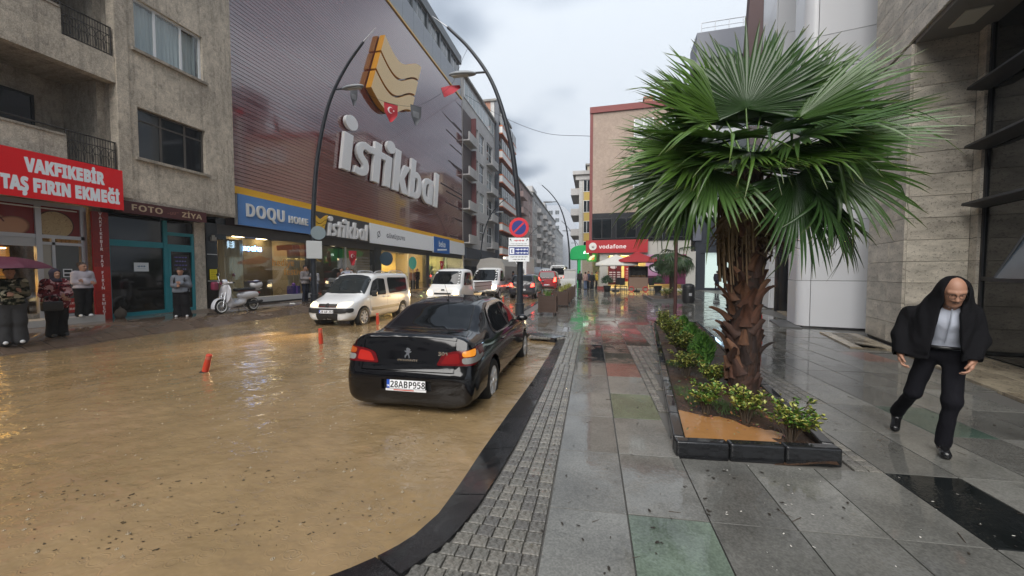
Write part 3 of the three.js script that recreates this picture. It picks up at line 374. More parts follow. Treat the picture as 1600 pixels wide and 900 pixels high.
  F.push(bb(A, A + 0.1, 0.12, 2.72, z0, z1), bb(A + 0.1, Cm, 2.5, 2.7, z0, z1), bb(A + 0.1, Cm, 0.12, 0.3, z0, z1), bb(Cm, D, 0.12, 3.5, z0, z1 + 0.01), bb(D, B, 2.98, 3.1, z0, z1), bb(D, B, 2.5, 2.66, z0, z1), bb(B - 0.1, B, 0.12, 3.0, z0, z1 + 0.002), bb(D, D + 0.09, 0.14, 2.5, z0 + 0.02, z1 + 0.02), bb(D + 0.09, B - 0.1, 0.14, 0.3, z0 + 0.02, z1 + 0.02), bb(D + 0.09, B - 0.1, 2.4, 2.5, z0 + 0.02, z1 + 0.02));
  mk('shopfront_frame', F, teal, b).userData.label = 'teal painted frame of the photo shop front';
  const dg = phy(lin(0.009, 0.0095, 0.0095), 0.06); mk('shop_pane', bb(A + 0.1, Cm, 0.3, 2.5, -0.12, -0.112), dg, b); mk('shop_pane', bb(A, Cm, 2.7, 3.55, -0.12, -0.112), dg, b); mk('shop_pane', bb(D, B, 2.66, 3.5, -0.12, -0.113), dg, b);
  const d2 = mk('door', bb(D + 0.09, B - 0.1, 0.3, 2.4, -0.11, -0.1), dg, b);
  mk('handle', bb(D + 0.02, D + 0.05, 1.15, 1.4, -0.03, 0), M.steel, d2);
  mk('lettering', T(plate(0.6, 0.62, 0.004), X(-11.58), 1.98, -0.094), printed(0.6, 0.62, (c, w, h) => { c.fillStyle = '#22211f'; c.fillRect(0, 0, w, h); c.globalAlpha = 0.9; for (let i = 0; i < 4; i++) scrib(c, w * (0.1 + 0.06 * (i % 2)), h * (0.15 + i * 0.235), w * (0.8 - 0.12 * (i % 2)), h * 0.07, ['#6f67c9', '#8a86d8'][i % 2], 11); }, { px: 256 }), d2);
  mk('notice', T(plate(0.44, 0.3, 0.004), X(-10.3), 1.82, -0.105), printed(0.44, 0.3, (c, w, h) => { c.fillStyle = '#cfd4d6'; c.fillRect(0, 0, w, h); scrib(c, w * 0.2, h * 0.42, w * 0.6, h * 0.16, '#4a6a86', 9); c.fillStyle = '#8a98a2'; c.fillRect(w * 0.2, h * 0.68, w * 0.6, 5); }, { px: 200 }), b);
  mk('plinth', bb(A - 0.02, X(-12.12), 0.0, 0.119, -0.2, 0.06), PL.grey, b);
}
leftSign('shop_sign', 'red bakery sign with white capitals VAKFIKEBİR TAŞ FIRIN EKMEĞİ above the bakery', 1, -9.2, 3.54, 4.74, -14.1, (c, w, h) => { c.fillStyle = '#e20d18'; c.fillRect(0, 0, w, h); const q = (z) => ((1 - z) / 10.2) * w; ft(c, 'VAKFIKEBİR', q(-7.93), h * 0.3, h * 0.38, '#e6edf2', { sx: 0.62, stroke: '#e6edf2', lw: 9 }); ft(c, 'TAŞ FIRIN EKMEĞİ', q(-7.9), h * 0.72, h * 0.38, '#e6edf2', { sx: 0.6, stroke: '#e6edf2', lw: 9 }); }, { px: 2048, side: std(lin(0.3, 0.3, 0.3), 0.6), d: 0.22 });
leftSign('banner', 'tall red banner lettered VAKFIKEBİR TAŞ FIRIN EKMEĞİ on the pier right of the bakery', -8.87, -9.27, 0.12, 3.5, -14.86, (c, w, h) => { c.fillStyle = '#7e1713'; c.fillRect(0, 0, w, h); c.fillStyle = '#a01c14'; c.fillRect(0, h * 0.5, w, h); seed(9); c.globalAlpha = 0.4; for (let i = 0; i < 60; i++) { c.strokeStyle = ['#e0641c', '#c23a16', '#5c0f0d'][i % 3]; c.lineWidth = 4; c.beginPath(); c.arc(rr(0, w), rr(0, h), rr(10, 60), rr(0, 6), rr(0, 6)); c.stroke(); } c.globalAlpha = 1; [...'VAKFIKEBİR TAŞ FIRIN EKMEĞİ'].forEach((s, i) => ft(c, s, w * 0.5, h * (0.02 + i * 0.0355), 50, '#e9e2e0')); }, { px: 160, d: 0.06, side: M.red });
leftSign('shop_sign', 'maroon sign board lettered FOTO ZİYA above the teal shop front', -9.36, -12.03, 3.52, 3.9, -14.4, (c, w, h) => { c.fillStyle = '#4a1a1a'; c.fillRect(0, 0, w, h); ft(c, 'FOTO', w * 0.26, h * 0.48, h * 0.72, '#b5a283', { sx: 1.35 }); ft(c, 'ZİYA', w * 0.8, h * 0.52, h * 0.66, '#b5a283', { sx: 1.35 }); ft(c, '~uu~', w * 0.55, h * 0.5, h * 0.45, '#7a4a3c', { rot: -0.2, style: 'italic bold ' }); }, { px: 768, d: 0.35, side: std(lin(0.06, 0.02, 0.02), 0.6) });

// ---------- furniture store with maroon cladding; local x = -13.4 - z
const gloss = [0, 1, 2, 3, 4].map((i) => phy(lin(0.125 + i * 0.008, 0.016 + i * 0.0012, 0.015 + i * 0.0012), 0.1 + 0.02 * i, { ior: 2.33, clearcoat: 1, clearcoatRoughness: 0.04 }));
{
  const b = left('furniture_store', 'large furniture store clad in glossy maroon boards with lit shop windows below', -13.4), X = (z) => -13.4 - z, L = 29.9;
  mk('wall', [bb(0.02, L, 5.0, 21.6, -20, 0.02), bb(0.02, L, 0.0, 0.2, -6, 0), bb(0.02, L, 3.6, 5, -6, -0.1), bb(0.02, L, 0.2, 3.6, -6.2, -6)], std(lin(0.05, 0.03, 0.03), 0.8), b);
  const prof = []; const n = 97, y0 = 5.32, st = (21.58 - y0) / n; seed(21);
  const board = (() => { const s = new THREE.Shape(); const hh = st - 0.022; s.moveTo(0, 0); s.lineTo(0.028, 0.004); s.quadraticCurveTo(0.036, hh * 0.5, 0.028, hh - 0.004); s.lineTo(0, hh); const g = new THREE.ExtrudeGeometry(s, { depth: L - 0.3, bevelEnabled: false, curveSegments: 4 }); return RY(g, Math.PI / 2); })();
  for (let i = 0; i < n; i++) { const m = mk('cladding_board', board, gloss[(rnd() * 5) | 0], b); m.position.set(0.24, y0 + i * st, 0.022); m.rotation.set(rr(-0.0009, 0.0009), rr(-0.0001, 0.0001), 0); m.userData = {}; }
  // local x axis: the profile's x points out of the wall after the turn
  mk('corner_trim', bb(0, 0.22, 5.3, 21.62, -0.1, 0.09), std(lin(0.06, 0.016, 0.016), 0.4), b);
  mk('yellow_band', bb(0.1, L, 4.98, 5.29, 0.03, 0.2), std(lin(0.8, 0.42, 0.01), 0.4), b);
  mk('top_trim', bb(0.1, L, 21.6, 21.75, 0, 0.12), std(lin(0.7, 0.42, 0.08), 0.4), b);
  // upper storey: grey panels and a window band
  const up = std(lin(0.3, 0.32, 0.35), 0.45); for (let i = 0; i < 15; i++) mk('facade_panel', bb(i * 1.99 + 0.03, i * 1.99 + 1.985, 21.77, 24.0, -0.2, -0.1), up, b);
  mk('parapet', bb(-0.1, L, 25.6, 26.5, -0.4, 0.02), std(lin(0.16, 0.17, 0.18), 0.5), b); mk('upper_wall', bb(0, L, 21.7, 26.2, -20, -0.42), std(lin(0.2, 0.2, 0.22), 0.6), b);
  for (let i = 0; i < 10; i++) win(b, i * 2.98 + 0.06, i * 2.98 + 2.94, 24.02, 25.58, { cols: 3, rec: 0.3, z: 0, gm: paneM[1], fm: M.alu, t: 0.08 });
  for (let i = 0; i < 10; i++) mk('pier', bb(i * 2.98 - 0.12, i * 2.98 + 0.12, 24.0, 25.6, -0.35, -0.12), std(lin(0.13, 0.14, 0.15), 0.5), b);
  // ground floor: black corner pillar, sills, panes, divisions
  const blk = phy(lin(0.008, 0.009, 0.011), 0.15); const pil = mk('corner_pillar', bb(-0.88, -0.42, 0.05, 3.62, -0.4, -0.02), blk, b);
  mk('light_line', [bb(-0.86, -0.44, 2.35, 2.37, -0.02, -0.012), bb(-0.86, -0.44, 1.28, 1.3, -0.02, -0.012)], M.white, pil);
  mk('lamp', [rb(0.2, 0.16, 0.12, 0.02, -0.62, 2.98, 0.02), bx(0.12, 0.08, 0.08, -0.62, 3.1, 0)], std(lin(0.3, 0.28, 0.24), 0.5), pil);
  mk('corner_wall', bb(-0.42, 0.02, 3.0, 5.3, -0.6, -0.06), blk, b);
  mk('head', bb(-0.9, L, 3.2, 3.62, -0.25, -0.03), std(lin(0.07, 0.065, 0.06), 0.5), b); mk('sill', [bb(-0.3, X(-18.4), 0.26, 0.5, -0.3, 0.02), bb(X(-20.5), X(-24.2), 0.2, 0.4, -0.3, 0.02)], std(lin(0.5, 0.5, 0.5), 0.4), b); mk('plinth', bb(-0.4, X(-18.4), 0, 0.26, -0.3, 0), M.dark, b);
  const piers = [-18.3, -18.7, -24.6, -25.5, -33.2, -33.9, -38.3, -43.1]; const pg = []; for (let i = 0; i < piers.length; i += 2) pg.push(bb(X(piers[i]), X(piers[i + 1]) - 0, 0.1, 3.4, -0.4, -0.02)); mk('pier', pg.slice(0, 3), std(lin(0.03, 0.03, 0.032), 0.4), b);
  const panes = [[-13.35, -18.3], [-18.7, -21.4], [-21.5, -24.6], [-25.5, -29.8], [-29.9, -33.2], [-33.9, -38.3], [-38.4, -43.2]]; for (const [a, c] of panes) mk('shop_pane', bb(X(a), X(c), 0.3, 3.2, -0.12, -0.112), M.glass, b);
  mk('mullion', [-18.7, -21.45, -29.85, -38.35].map((z) => bb(X(z) - 0.05, X(z) + 0.05, 0.2, 3.25, -0.16, -0.08)), M.alu, b);
  const warm = (name, z0, z1, col, dz = -2.6) => mk(name, bb(X(z0), X(z1), 0.2, 3.4, dz - 0.1, dz), col, b);
  warm('shop_wall', -13.3, -18.5, std(lin(0.16, 0.13, 0.08), 0.8)); warm('shop_wall', -18.6, -24.6, std(lin(0.06, 0.055, 0.05), 0.8)); warm('shop_wall', -25.4, -33.4, std(lin(0.75, 0.56, 0.22), 0.8), -3.2); warm('shop_wall', -33.9, -43.2, std(lin(0.4, 0.38, 0.2), 0.8), -2.4);
  mk('partition', [-18.5, -24.9, -33.6].map((z) => bb(X(z) - 0.08, X(z) + 0.08, 0.2, 3.4, -5, -0.42)), std(lin(0.3, 0.24, 0.15), 0.8), b);
  mk('shop_floor', bb(0, L, 0.2, 0.24, -6, -0.3), std(lin(0.3, 0.26, 0.2), 0.3), b); mk('shop_ceiling', bb(0, L, 3.45, 3.55, -6, -0.3), std(lin(0.4, 0.38, 0.34), 0.8), b);
  // furnishings seen through the panes
  mk('curtain', [curtainGeo(X(-13.5), X(-14.7), 0.3, 3.1, -0.6), curtainGeo(X(-17.4), X(-18.3), 0.3, 3.1, -0.7)], std(lin(0.42, 0.33, 0.19), 0.9), b);
  mk('furniture', [rb(1.6, 0.5, 0.8, 0.1, X(-15.6), 0.6, -1.6), rb(1.6, 0.6, 0.25, 0.1, X(-15.6), 0.95, -1.95), rb(1.2, 0.9, 0.5, 0.06, X(-17), 0.75, -2.2), rb(0.9, 1.1, 0.06, 0.01, X(-15.3), 2.1, -2.5)], std(lin(0.1, 0.085, 0.06), 0.6), b);
  { seed(61); const it = []; for (let i = 0; i < 30; i++) { const z = rr(-26, -33); it.push(rb(rr(0.2, 0.7), rr(0.3, 0.9), 0.4, 0.05, X(z), rr(0.4, 1.4), rr(-2.8, -1.2))); } for (let i = 0; i < 24; i++) { const z = rr(-34, -43); it.push(rb(rr(0.2, 0.7), rr(0.3, 0.9), 0.4, 0.03, X(z), rr(0.4, 2.2), rr(-2.2, -1))); } mk('furniture', it, std(lin(0.2, 0.2, 0.14), 0.6), b); }
  const lampM = (c, k) => std(0x000000, 1, { emissive: c, emissiveIntensity: k });
  const lamps = (z0, z1, n, c, k, d) => { for (let i = 0; i < n; i++) mk('ceiling_lamp', bx(0.5, 0.04, 0.5, X(lerp(z0, z1, (i + 0.5) / n)), 3.42, d), lampM(c, k), b); };
  lamps(-14, -18.2, 3, lin(1, 0.75, 0.4), 8, -2.2); lamps(-25.8, -33, 5, lin(1, 0.74, 0.3), 26, -1.6); lamps(-34.2, -38, 3, lin(0.8, 1, 0.4), 16, -1.4); lamps(-38.8, -43, 3, lin(1, 0.8, 0.4), 14, -1.4); lamps(-19, -24, 3, lin(1, 0.8, 0.5), 2.5, -2);
  const gt = (s, size, x, y, col, o = {}) => mk('window_lettering', T(text3(s, size, 0.006, o.sx ?? 1), x, y, -0.105), std(col, 0.5, o.k ? { emissive: col, emissiveIntensity: o.k } : {}), b);
  gt('hediye', 0.32, X(-16.5), 1.95, lin(0.55, 0.27, 0.07)); gt('festivali', 0.32, X(-17.35), 1.5, lin(0.55, 0.27, 0.07)); 
  { const g = text3('EPİDOR', 0.2, 0.02, 1); g.scale(-1, 1, 1); g.index ? g.index.array.reverse() : 0; mk('neon_lettering', T(g, X(-15.1), 2.62, -0.5), std(0x000000, 1, { emissive: lin(0.15, 0.4, 1), emissiveIntensity: 5, side: 2 }), b); }
  mk('hanging_sign', RZ(rb(1.0, 0.26, 0.03, 0.02), 0.09).translate(X(-16.8), 2.88, -0.3), std(lin(0.35, 0.17, 0.04), 0.5), b);
  gt('100 TL', 0.24, X(-23), 1.55, lin(0.4, 0.4, 0.4)); mk('window_lettering', [0, 1, 2, 3, 4].map((i) => tube(Array.from({ length: 26 }, (_, k) => [X(-22.1 - (i % 2) * 0.2) + k * 0.075, 2.62 - i * 0.19 + 0.045 * Math.sin(k * 2.1 + i) * (k % 3), -0.105]), 0.014, 60, 4)), std(lin(0.3, 0.3, 0.3), 0.6), b);
}
leftSign('shop_sign', 'blue shop sign DOQU HOME at the left end of the store', -13.66, -18.05, 3.66, 4.97, -14.7, null, { mat: std(lin(0.09, 0.24, 0.55), 0.35), side: M.white });
leftSign('shop_sign', 'dark grey sign panel behind the small white istikbal letters', -18.06, -23.56, 3.62, 4.97, -14.78, null, { mat: std(lin(0.05, 0.05, 0.055), 0.4), d: 0.12 });
leftSign('shop_sign', 'long white shop sign lettered GÜMÜŞSUYU', -23.57, -34.06, 3.62, 4.97, -14.7, (c, w, h) => { c.fillStyle = '#f2f4f6'; c.fillRect(0, 0, w, h); ft(c, 'GÜMÜŞSUYU', w * 0.335, h * 0.5, h * 0.3, '#1c2038', { sx: 1.15 }); c.strokeStyle = '#1c2038'; c.lineWidth = 8; c.beginPath(); c.arc(w * 0.1, h * 0.5, h * 0.13, 0, 7); c.stroke(); c.beginPath(); c.moveTo(w * 0.084, h * 0.72); c.lineTo(w * 0.116, h * 0.3); c.stroke(); }, { px: 1536 });
leftSign('shop_sign', 'blue shop sign lettered beko', -34.08, -38.12, 3.5, 5.02, -14.62, (c, w, h) => { c.fillStyle = '#0a5fae'; c.fillRect(0, 0, w, h); ft(c, 'beko', w * 0.5, h * 0.42, h * 0.5, '#eef3f7'); c.fillStyle = '#eef3f7'; c.save(); c.translate(w * 0.5, h * 0.76); c.rotate(-0.06); c.fillRect(-w * 0.3, -6, w * 0.6, 14); c.restore(); }, { px: 384 });
leftSign('shop_sign', 'blank white sign panel at the far end of the store', -38.14, -43.2, 3.62, 4.97, -14.7, null, { mat: std(lin(0.82, 0.84, 0.86), 0.4) });
{ // raised lettering on the small signs
  const put = (s, z, y, size, x, sx, label, cat) => { const t = thing('sign_lettering', label, cat ?? 'lettering', [x, y, z], Math.PI / 2); mk('letters', text3(s, size, 0.06, sx), M.white, t); };
  put('DOQU', -15.08, 4.06, 0.56, -14.68, 0.98, 'white raised letters DOQU on the blue sign'); put('HOME', -17.05, 4.08, 0.35, -14.68, 0.95, 'smaller white raised letters HOME on the blue sign');
}
// heavy condensed lettering, each glyph a mesh
function strokeShape(pts, w) { const L = [], R = []; for (let i = 0; i < pts.length; i++) { const a = pts[Math.max(0, i - 1)], b = pts[Math.min(pts.length - 1, i + 1)], dx = b[0] - a[0], dy = b[1] - a[1], l = Math.hypot(dx, dy); L.push([pts[i][0] - (dy / l) * w * 0.5, pts[i][1] + (dx / l) * w * 0.5]); R.unshift([pts[i][0] + (dy / l) * w * 0.5, pts[i][1] - (dx / l) * w * 0.5]); } return shapeOf([...L, ...R]); }
function storeLettering(p, size, depth, label, sx = 1.37) {
  const t = thing('sign_lettering', label, 'lettering', p, Math.PI / 2), w = 0.235, S = 0.13, mat = [std(lin(0.78, 0.78, 0.78), 0.4), std(lin(0.3, 0.3, 0.3), 0.5)];
  const curve = (pts, n = 22) => new THREE.CatmullRomCurve3(pts.map((q) => V(q[0], q[1], 0)), false, 'catmullrom', 0.5).getPoints(n).map((q) => [q.x, q.y]);
  const glyph = {
    i: () => [[shapeOf([[0, 0], [w, 0], [w, 0.86], [0, 0.86]])], 0.3, true],
    s: () => [[strokeShape(curve([[0.0, 0.12], [0.16, 0.1], [0.3, 0.16], [0.31, 0.34], [0.13, 0.5], [0.12, 0.68], [0.24, 0.78], [0.44, 0.74]]), 0.18)], 0.44],
    t: () => [[shapeOf([[0.06, 0], [0.06 + w, 0], [0.06 + w, 1.05], [0.06, 1.05]]), shapeOf([[-0.04, 0.68], [0.46, 0.68], [0.46, 0.86], [-0.04, 0.86]])], 0.42],
    k: () => [[shapeOf([[0, 0], [w, 0], [w, 1.2], [0, 1.2]]), shapeOf([[0.2, 0.38], [0.42, 0.86], [0.68, 0.86], [0.44, 0.46], [0.66, 0], [0.38, 0]])], 0.66],
    b: () => [[shapeOf([[0, 0], [w, 0], [w, 1.2], [0, 1.2]]), strokeShape(curve([[0.14, 0.7], [0.32, 0.76], [0.47, 0.62], [0.48, 0.26], [0.34, 0.1], [0.14, 0.12]]), 0.19)], 0.6],
    a: () => [[shapeOf([[0.36, 0], [0.36 + w, 0], [0.36 + w, 0.86], [0.36, 0.86]]), strokeShape(curve([[0.5, 0.72], [0.28, 0.77], [0.12, 0.62], [0.11, 0.26], [0.26, 0.1], [0.5, 0.13]]), 0.19)], 0.66],
    l: () => [[shapeOf([[0, 0], [w, 0], [w, 1.22], [0, 1.22]])], 0.3],
  };
  let x = 0; const all = [];
  for (const ch of 'istikbal') { const [shapes, adv, dot] = glyph[ch](); const g = shapes.map((s, i) => T(ext(s, depth + i * 0.004, 0.012, 1, 10), 0, 0, 0)); if (dot) g.push(T(RX(new THREE.CylinderGeometry(0.17, 0.17, depth, 22), Math.PI / 2), 0.16, 1.14, depth / 2)); const G = join(g), P = G.attributes.position; for (let i = 0; i < P.count; i++) P.setX(i, P.getX(i) + P.getY(i) * S + x); all.push(G); x += adv + 0.045; }
  all.forEach((g) => { g.translate(-x / 2, 0, 0); g.scale(size * sx, size, 1); mk('letter', g, mat[0], t); });
  return x * size;
}
storeLettering([-14.9, 7.85, -28.1], 2.7, 0.2, 'huge white three-dimensional letters istikbal on the maroon facade');
storeLettering([-14.76, 3.72, -21.25], 0.86, 0.12, 'small white three-dimensional letters istikbal on the dark sign panel', 1.15);
function waveLogo(p, W, H, depth, label, front, side) {
  const t = thing('sign_emblem', label, 'emblem', p, Math.PI / 2), f = (u) => -0.15 * H * Math.sin(u * 4.71); // lower edges run down to the right
  for (let k = 0; k < 3; k++) { const h = H * 0.27, y0 = H * 0.62 - k * (h + H * 0.035), up = [], dn = [], sl = 0.42; for (let i = 0; i <= 20; i++) { const u = i / 20, a = y0 + h + f(u), c = y0 + f(u); up.push([u * W + (y0 + h) * sl, a]); dn.unshift([u * W + y0 * sl, c]); } mk('wave_band', ext(shapeOf([...up, ...dn]), depth, 0.01, 1, 4), [front, side], t); }
  return t;
}
waveLogo([-14.9, 13.9, -23.6], 5.9, 5.1, 0.4, 'big yellow wavy flag emblem high on the maroon facade', std(lin(0.74, 0.53, 0.26), 0.4), std(lin(0.55, 0.24, 0.01), 0.5));
waveLogo([-14.74, 3.86, -17.98], 0.95, 0.95, 0.1, 'small yellow wavy emblem left of the small white letters', std(lin(0.75, 0.45, 0.03), 0.4), std(lin(0.5, 0.25, 0.01), 0.5));
// ---------- generic apartment block
function apartments(t, w, h, o) {
  const { floors, y0 = 4.2, fh, bays, wm = PL.far, depth = 12, wh = 1.6, fm = M.pvc, cols = 2, balcony, sideWin, band } = o; const holes = [];
  for (let f = 0; f < floors; f++) for (const [a, c] of bays) holes.push([a, c, y0 + f * fh + (fh - wh) * 0.45, y0 + f * fh + (fh - wh) * 0.45 + wh]);
  mk('wall', holeWall(w, h, [...holes, ...(o.shop === false ? [] : [[0.3, w - 0.3, 0.25, 3.1]])], 0.35), wm, t); mk('block', bb(0.01, w - 0.01, 0, h - 0.01, -depth, -0.6), o.bm ?? wm, t); mk('side', [bb(0.002, 0.03, 0, h - 0.02, -0.6, -0.35), bb(w - 0.03, w - 0.002, 0, h - 0.02, -0.6, -0.35)], wm, t);
  mk('roof', bb(-0.25, w + 0.25, h, h + 0.3, -depth, 0.35), o.rm ?? PL.slate, t);
  holes.forEach(([a, c, b, d], i) => win(t, a, c, b, d, { cols, gm: paneM[(i * 7 + 3) % 4], fm, rec: 0.2, t: o.t ?? 0.09, rows: o.rows ?? 1 }));
  if (o.shop !== false) { mk('shop_pane', bb(0.3, w - 0.3, 0.25, 3.1, -0.3, -0.28), o.shopM ?? paneM[2], t); }
  if (balcony) for (let f = 0; f < floors; f++) for (const [a, c] of balcony) { const y = y0 + f * fh; mk('balcony', [bb(a, c, y - 0.1, y + 0.12, 0, 1.1), bb(a, c, y + 0.12, y + 1.0, 1.0, 1.1), bb(a, a + 0.08, y + 0.12, y + 1.0, 0, 1.0), bb(c - 0.08, c, y + 0.12, y + 1.0, 0, 1.0)], o.balM ?? wm, t); }
  if (band) for (let f = 0; f <= floors; f++) mk('band', bb(0, w, y0 + f * fh - 0.2, y0 + f * fh + 0.08, 0.002, 0.12), band, t);
  return t;
}
{ // beyond the store
  const a = left('apartment_building', 'grey apartment block with maroon sided balconies right beyond the furniture store', -43.6);
  apartments(a, 14.8, 24.6, { floors: 4, fh: 4, y0: 5.2, bays: [[3.6, 6.2], [6.9, 9.2], [10.6, 13.8]], wh: 2.5, cols: 2, rows: 2, wm: PL.far, bm: PL.far });
  for (let f = 0; f < 4; f++) { const y = 5.2 + f * 4; mk('balcony', [bb(0, 3.2, y - 0.15, y + 0.9, 0.7, 0.85), bb(0, 3.2, y - 0.15, y, 0, 0.7), bb(3.05, 3.2, y, y + 0.9, 0, 0.7), bb(10.4, 14.2, y - 0.15, y + 0.9, 0.7, 0.85), bb(10.4, 14.2, y - 0.15, y, 0, 0.7)], PL.far, a); mk('balcony_side', bb(3.22, 3.5, y, y + 3.6, 0, 0.6), std(lin(0.16, 0.05, 0.05), 0.8), a); mk('balcony_side', bb(0.0, 3.2, y, y + 3.6, 0.002, 0.03), std(lin(0.1, 0.08, 0.08), 0.8), a); }
  win(a, 0.4, 14.4, 22.3, 24.2, { cols: 9, rec: -0.04, z: 0, gm: paneM[3] });
  mk('fascia', bb(0.3, 14.5, 3.3, 4.6, 0, 0.3), std(lin(0.05, 0.06, 0.08), 0.5), a);
  const c = left('apartment_building', 'apartment block with orange and white balcony bands and glazed corners', -58.6);
  apartments(c, 11.6, 28, { floors: 6, fh: 3.75, y0: 4.6, bays: [[0.8, 5.2], [6.2, 10.8]], wh: 2, cols: 4, wm: PL.lt, bm: PL.brick });
  for (let f = 0; f < 6; f++) { const y = 4.5 + f * 3.75; mk('balcony_band', bb(0.3, 11.4, y, y + 0.95, 0.0, 1.2), M.white, c); mk('orange_stripe', bb(0.28, 11.42, y + 0.95, y + 1.15, 0, 1.23), std(lin(0.5, 0.13, 0.04), 0.6), c); mk('orange_stripe', bb(0.28, 11.42, y - 0.16, y - 0.001, 0, 1.23), std(lin(0.5, 0.13, 0.04), 0.6), c); mk('balcony_glazing', bb(0.35, 11.3, y + 1.15, y + 2.9, 0.9, 1.1), paneM[1], c); mk('mullion', [0, 1, 2, 3, 4, 5, 6, 7, 8].map((i) => bb(0.4 + i * 1.35, 0.46 + i * 1.35, y + 1.15, y + 2.9, 1.1, 1.14)), M.dark, c); }
  mk('drain_pipe', bb(-0.05, 0.25, 0.2, 28, 0.1, 0.7), std(lin(0.07, 0.08, 0.1), 0.5), c);
  const d = left('apartment_building', 'dusty pink apartment block with rows of paired white windows', -70.4);
  apartments(d, 27, 20.6, { floors: 5, fh: 3.3, y0: 4, bays: [[1.5, 3.3], [4.3, 6.1], [8, 9.8], [10.8, 12.6], [15, 16.8], [17.8, 19.6], [21.5, 23.3], [24.3, 26]], wm: PL.pink, bm: PL.pink, balcony: [[7.6, 13]] });
  mk('roof_room', bb(3, 8, 20.9, 23.2, -8, -2), PL.far, d);
  const e = left('apartment_building', 'long grey apartment block far along the left side of the street', -98);
  apartments(e, 62, 22, { floors: 5, fh: 3.5, y0: 4.2, bays: Array.from({ length: 18 }, (_, i) => [1.4 + i * 3.35, 3.5 + i * 3.35]), wm: PL.far, bm: PL.far, balcony: [[8, 14], [21, 27], [35, 41], [48, 54]] });
  mk('roof_room', [bb(6, 14, 22.3, 25, -9, -1), bb(34, 40, 22.3, 25.4, -9, -1)], PL.far, e);
  const f = left('apartment_building', 'distant pale apartment block at the end of the left row', -161);
  apartments(f, 40, 20, { floors: 5, fh: 3.1, y0: 4, bays: Array.from({ length: 10 }, (_, i) => [2 + i * 3.8, 4.4 + i * 3.8]), wm: PL.lt, bm: PL.lt });
  const k = thing('office_building', 'far bluish building with a curved roof closing the street', 'building', [-24, 0, -205]);
  { const s = new THREE.Shape(); s.moveTo(0, 0); s.lineTo(17.5, 0); s.lineTo(17.5, 14); s.quadraticCurveTo(15, 36, 6, 37); s.lineTo(0, 37); mk('wall', ext(s, 20, 0, 1, 16).translate(0, 0, -20), std(lin(0.42, 0.45, 0.5), 0.7), k); for (let i = 0; i < 8; i++) for (let j = 0; j < 2; j++) win(k, 1.2 + j * 3.4, 3.4 + j * 3.4, 4 + i * 4, 6.2 + i * 4, { rec: -0.05, gm: paneM[1] }); }
}
{ // the street goes on behind us (it is what the car's tail and the shop panes mirror)
  const a = left('apartment_building', 'grey apartment block left of the bakery, out of view', 43); apartments(a, 40, 15, { floors: 3, fh: 3.4, y0: 4.2, bays: Array.from({ length: 9 }, (_, i) => [1.6 + i * 4.3, 4 + i * 4.3]), wm: PL.far, bm: PL.far });
  const c = thing('apartment_building', 'beige apartment block closing the street behind the viewer', 'building', [14, 0, 46], Math.PI); apartments(c, 30, 17, { floors: 4, fh: 3.3, y0: 4, bays: Array.from({ length: 7 }, (_, i) => [1.6 + i * 4.1, 4 + i * 4.1]), wm: PL.beige, bm: PL.beige });
}
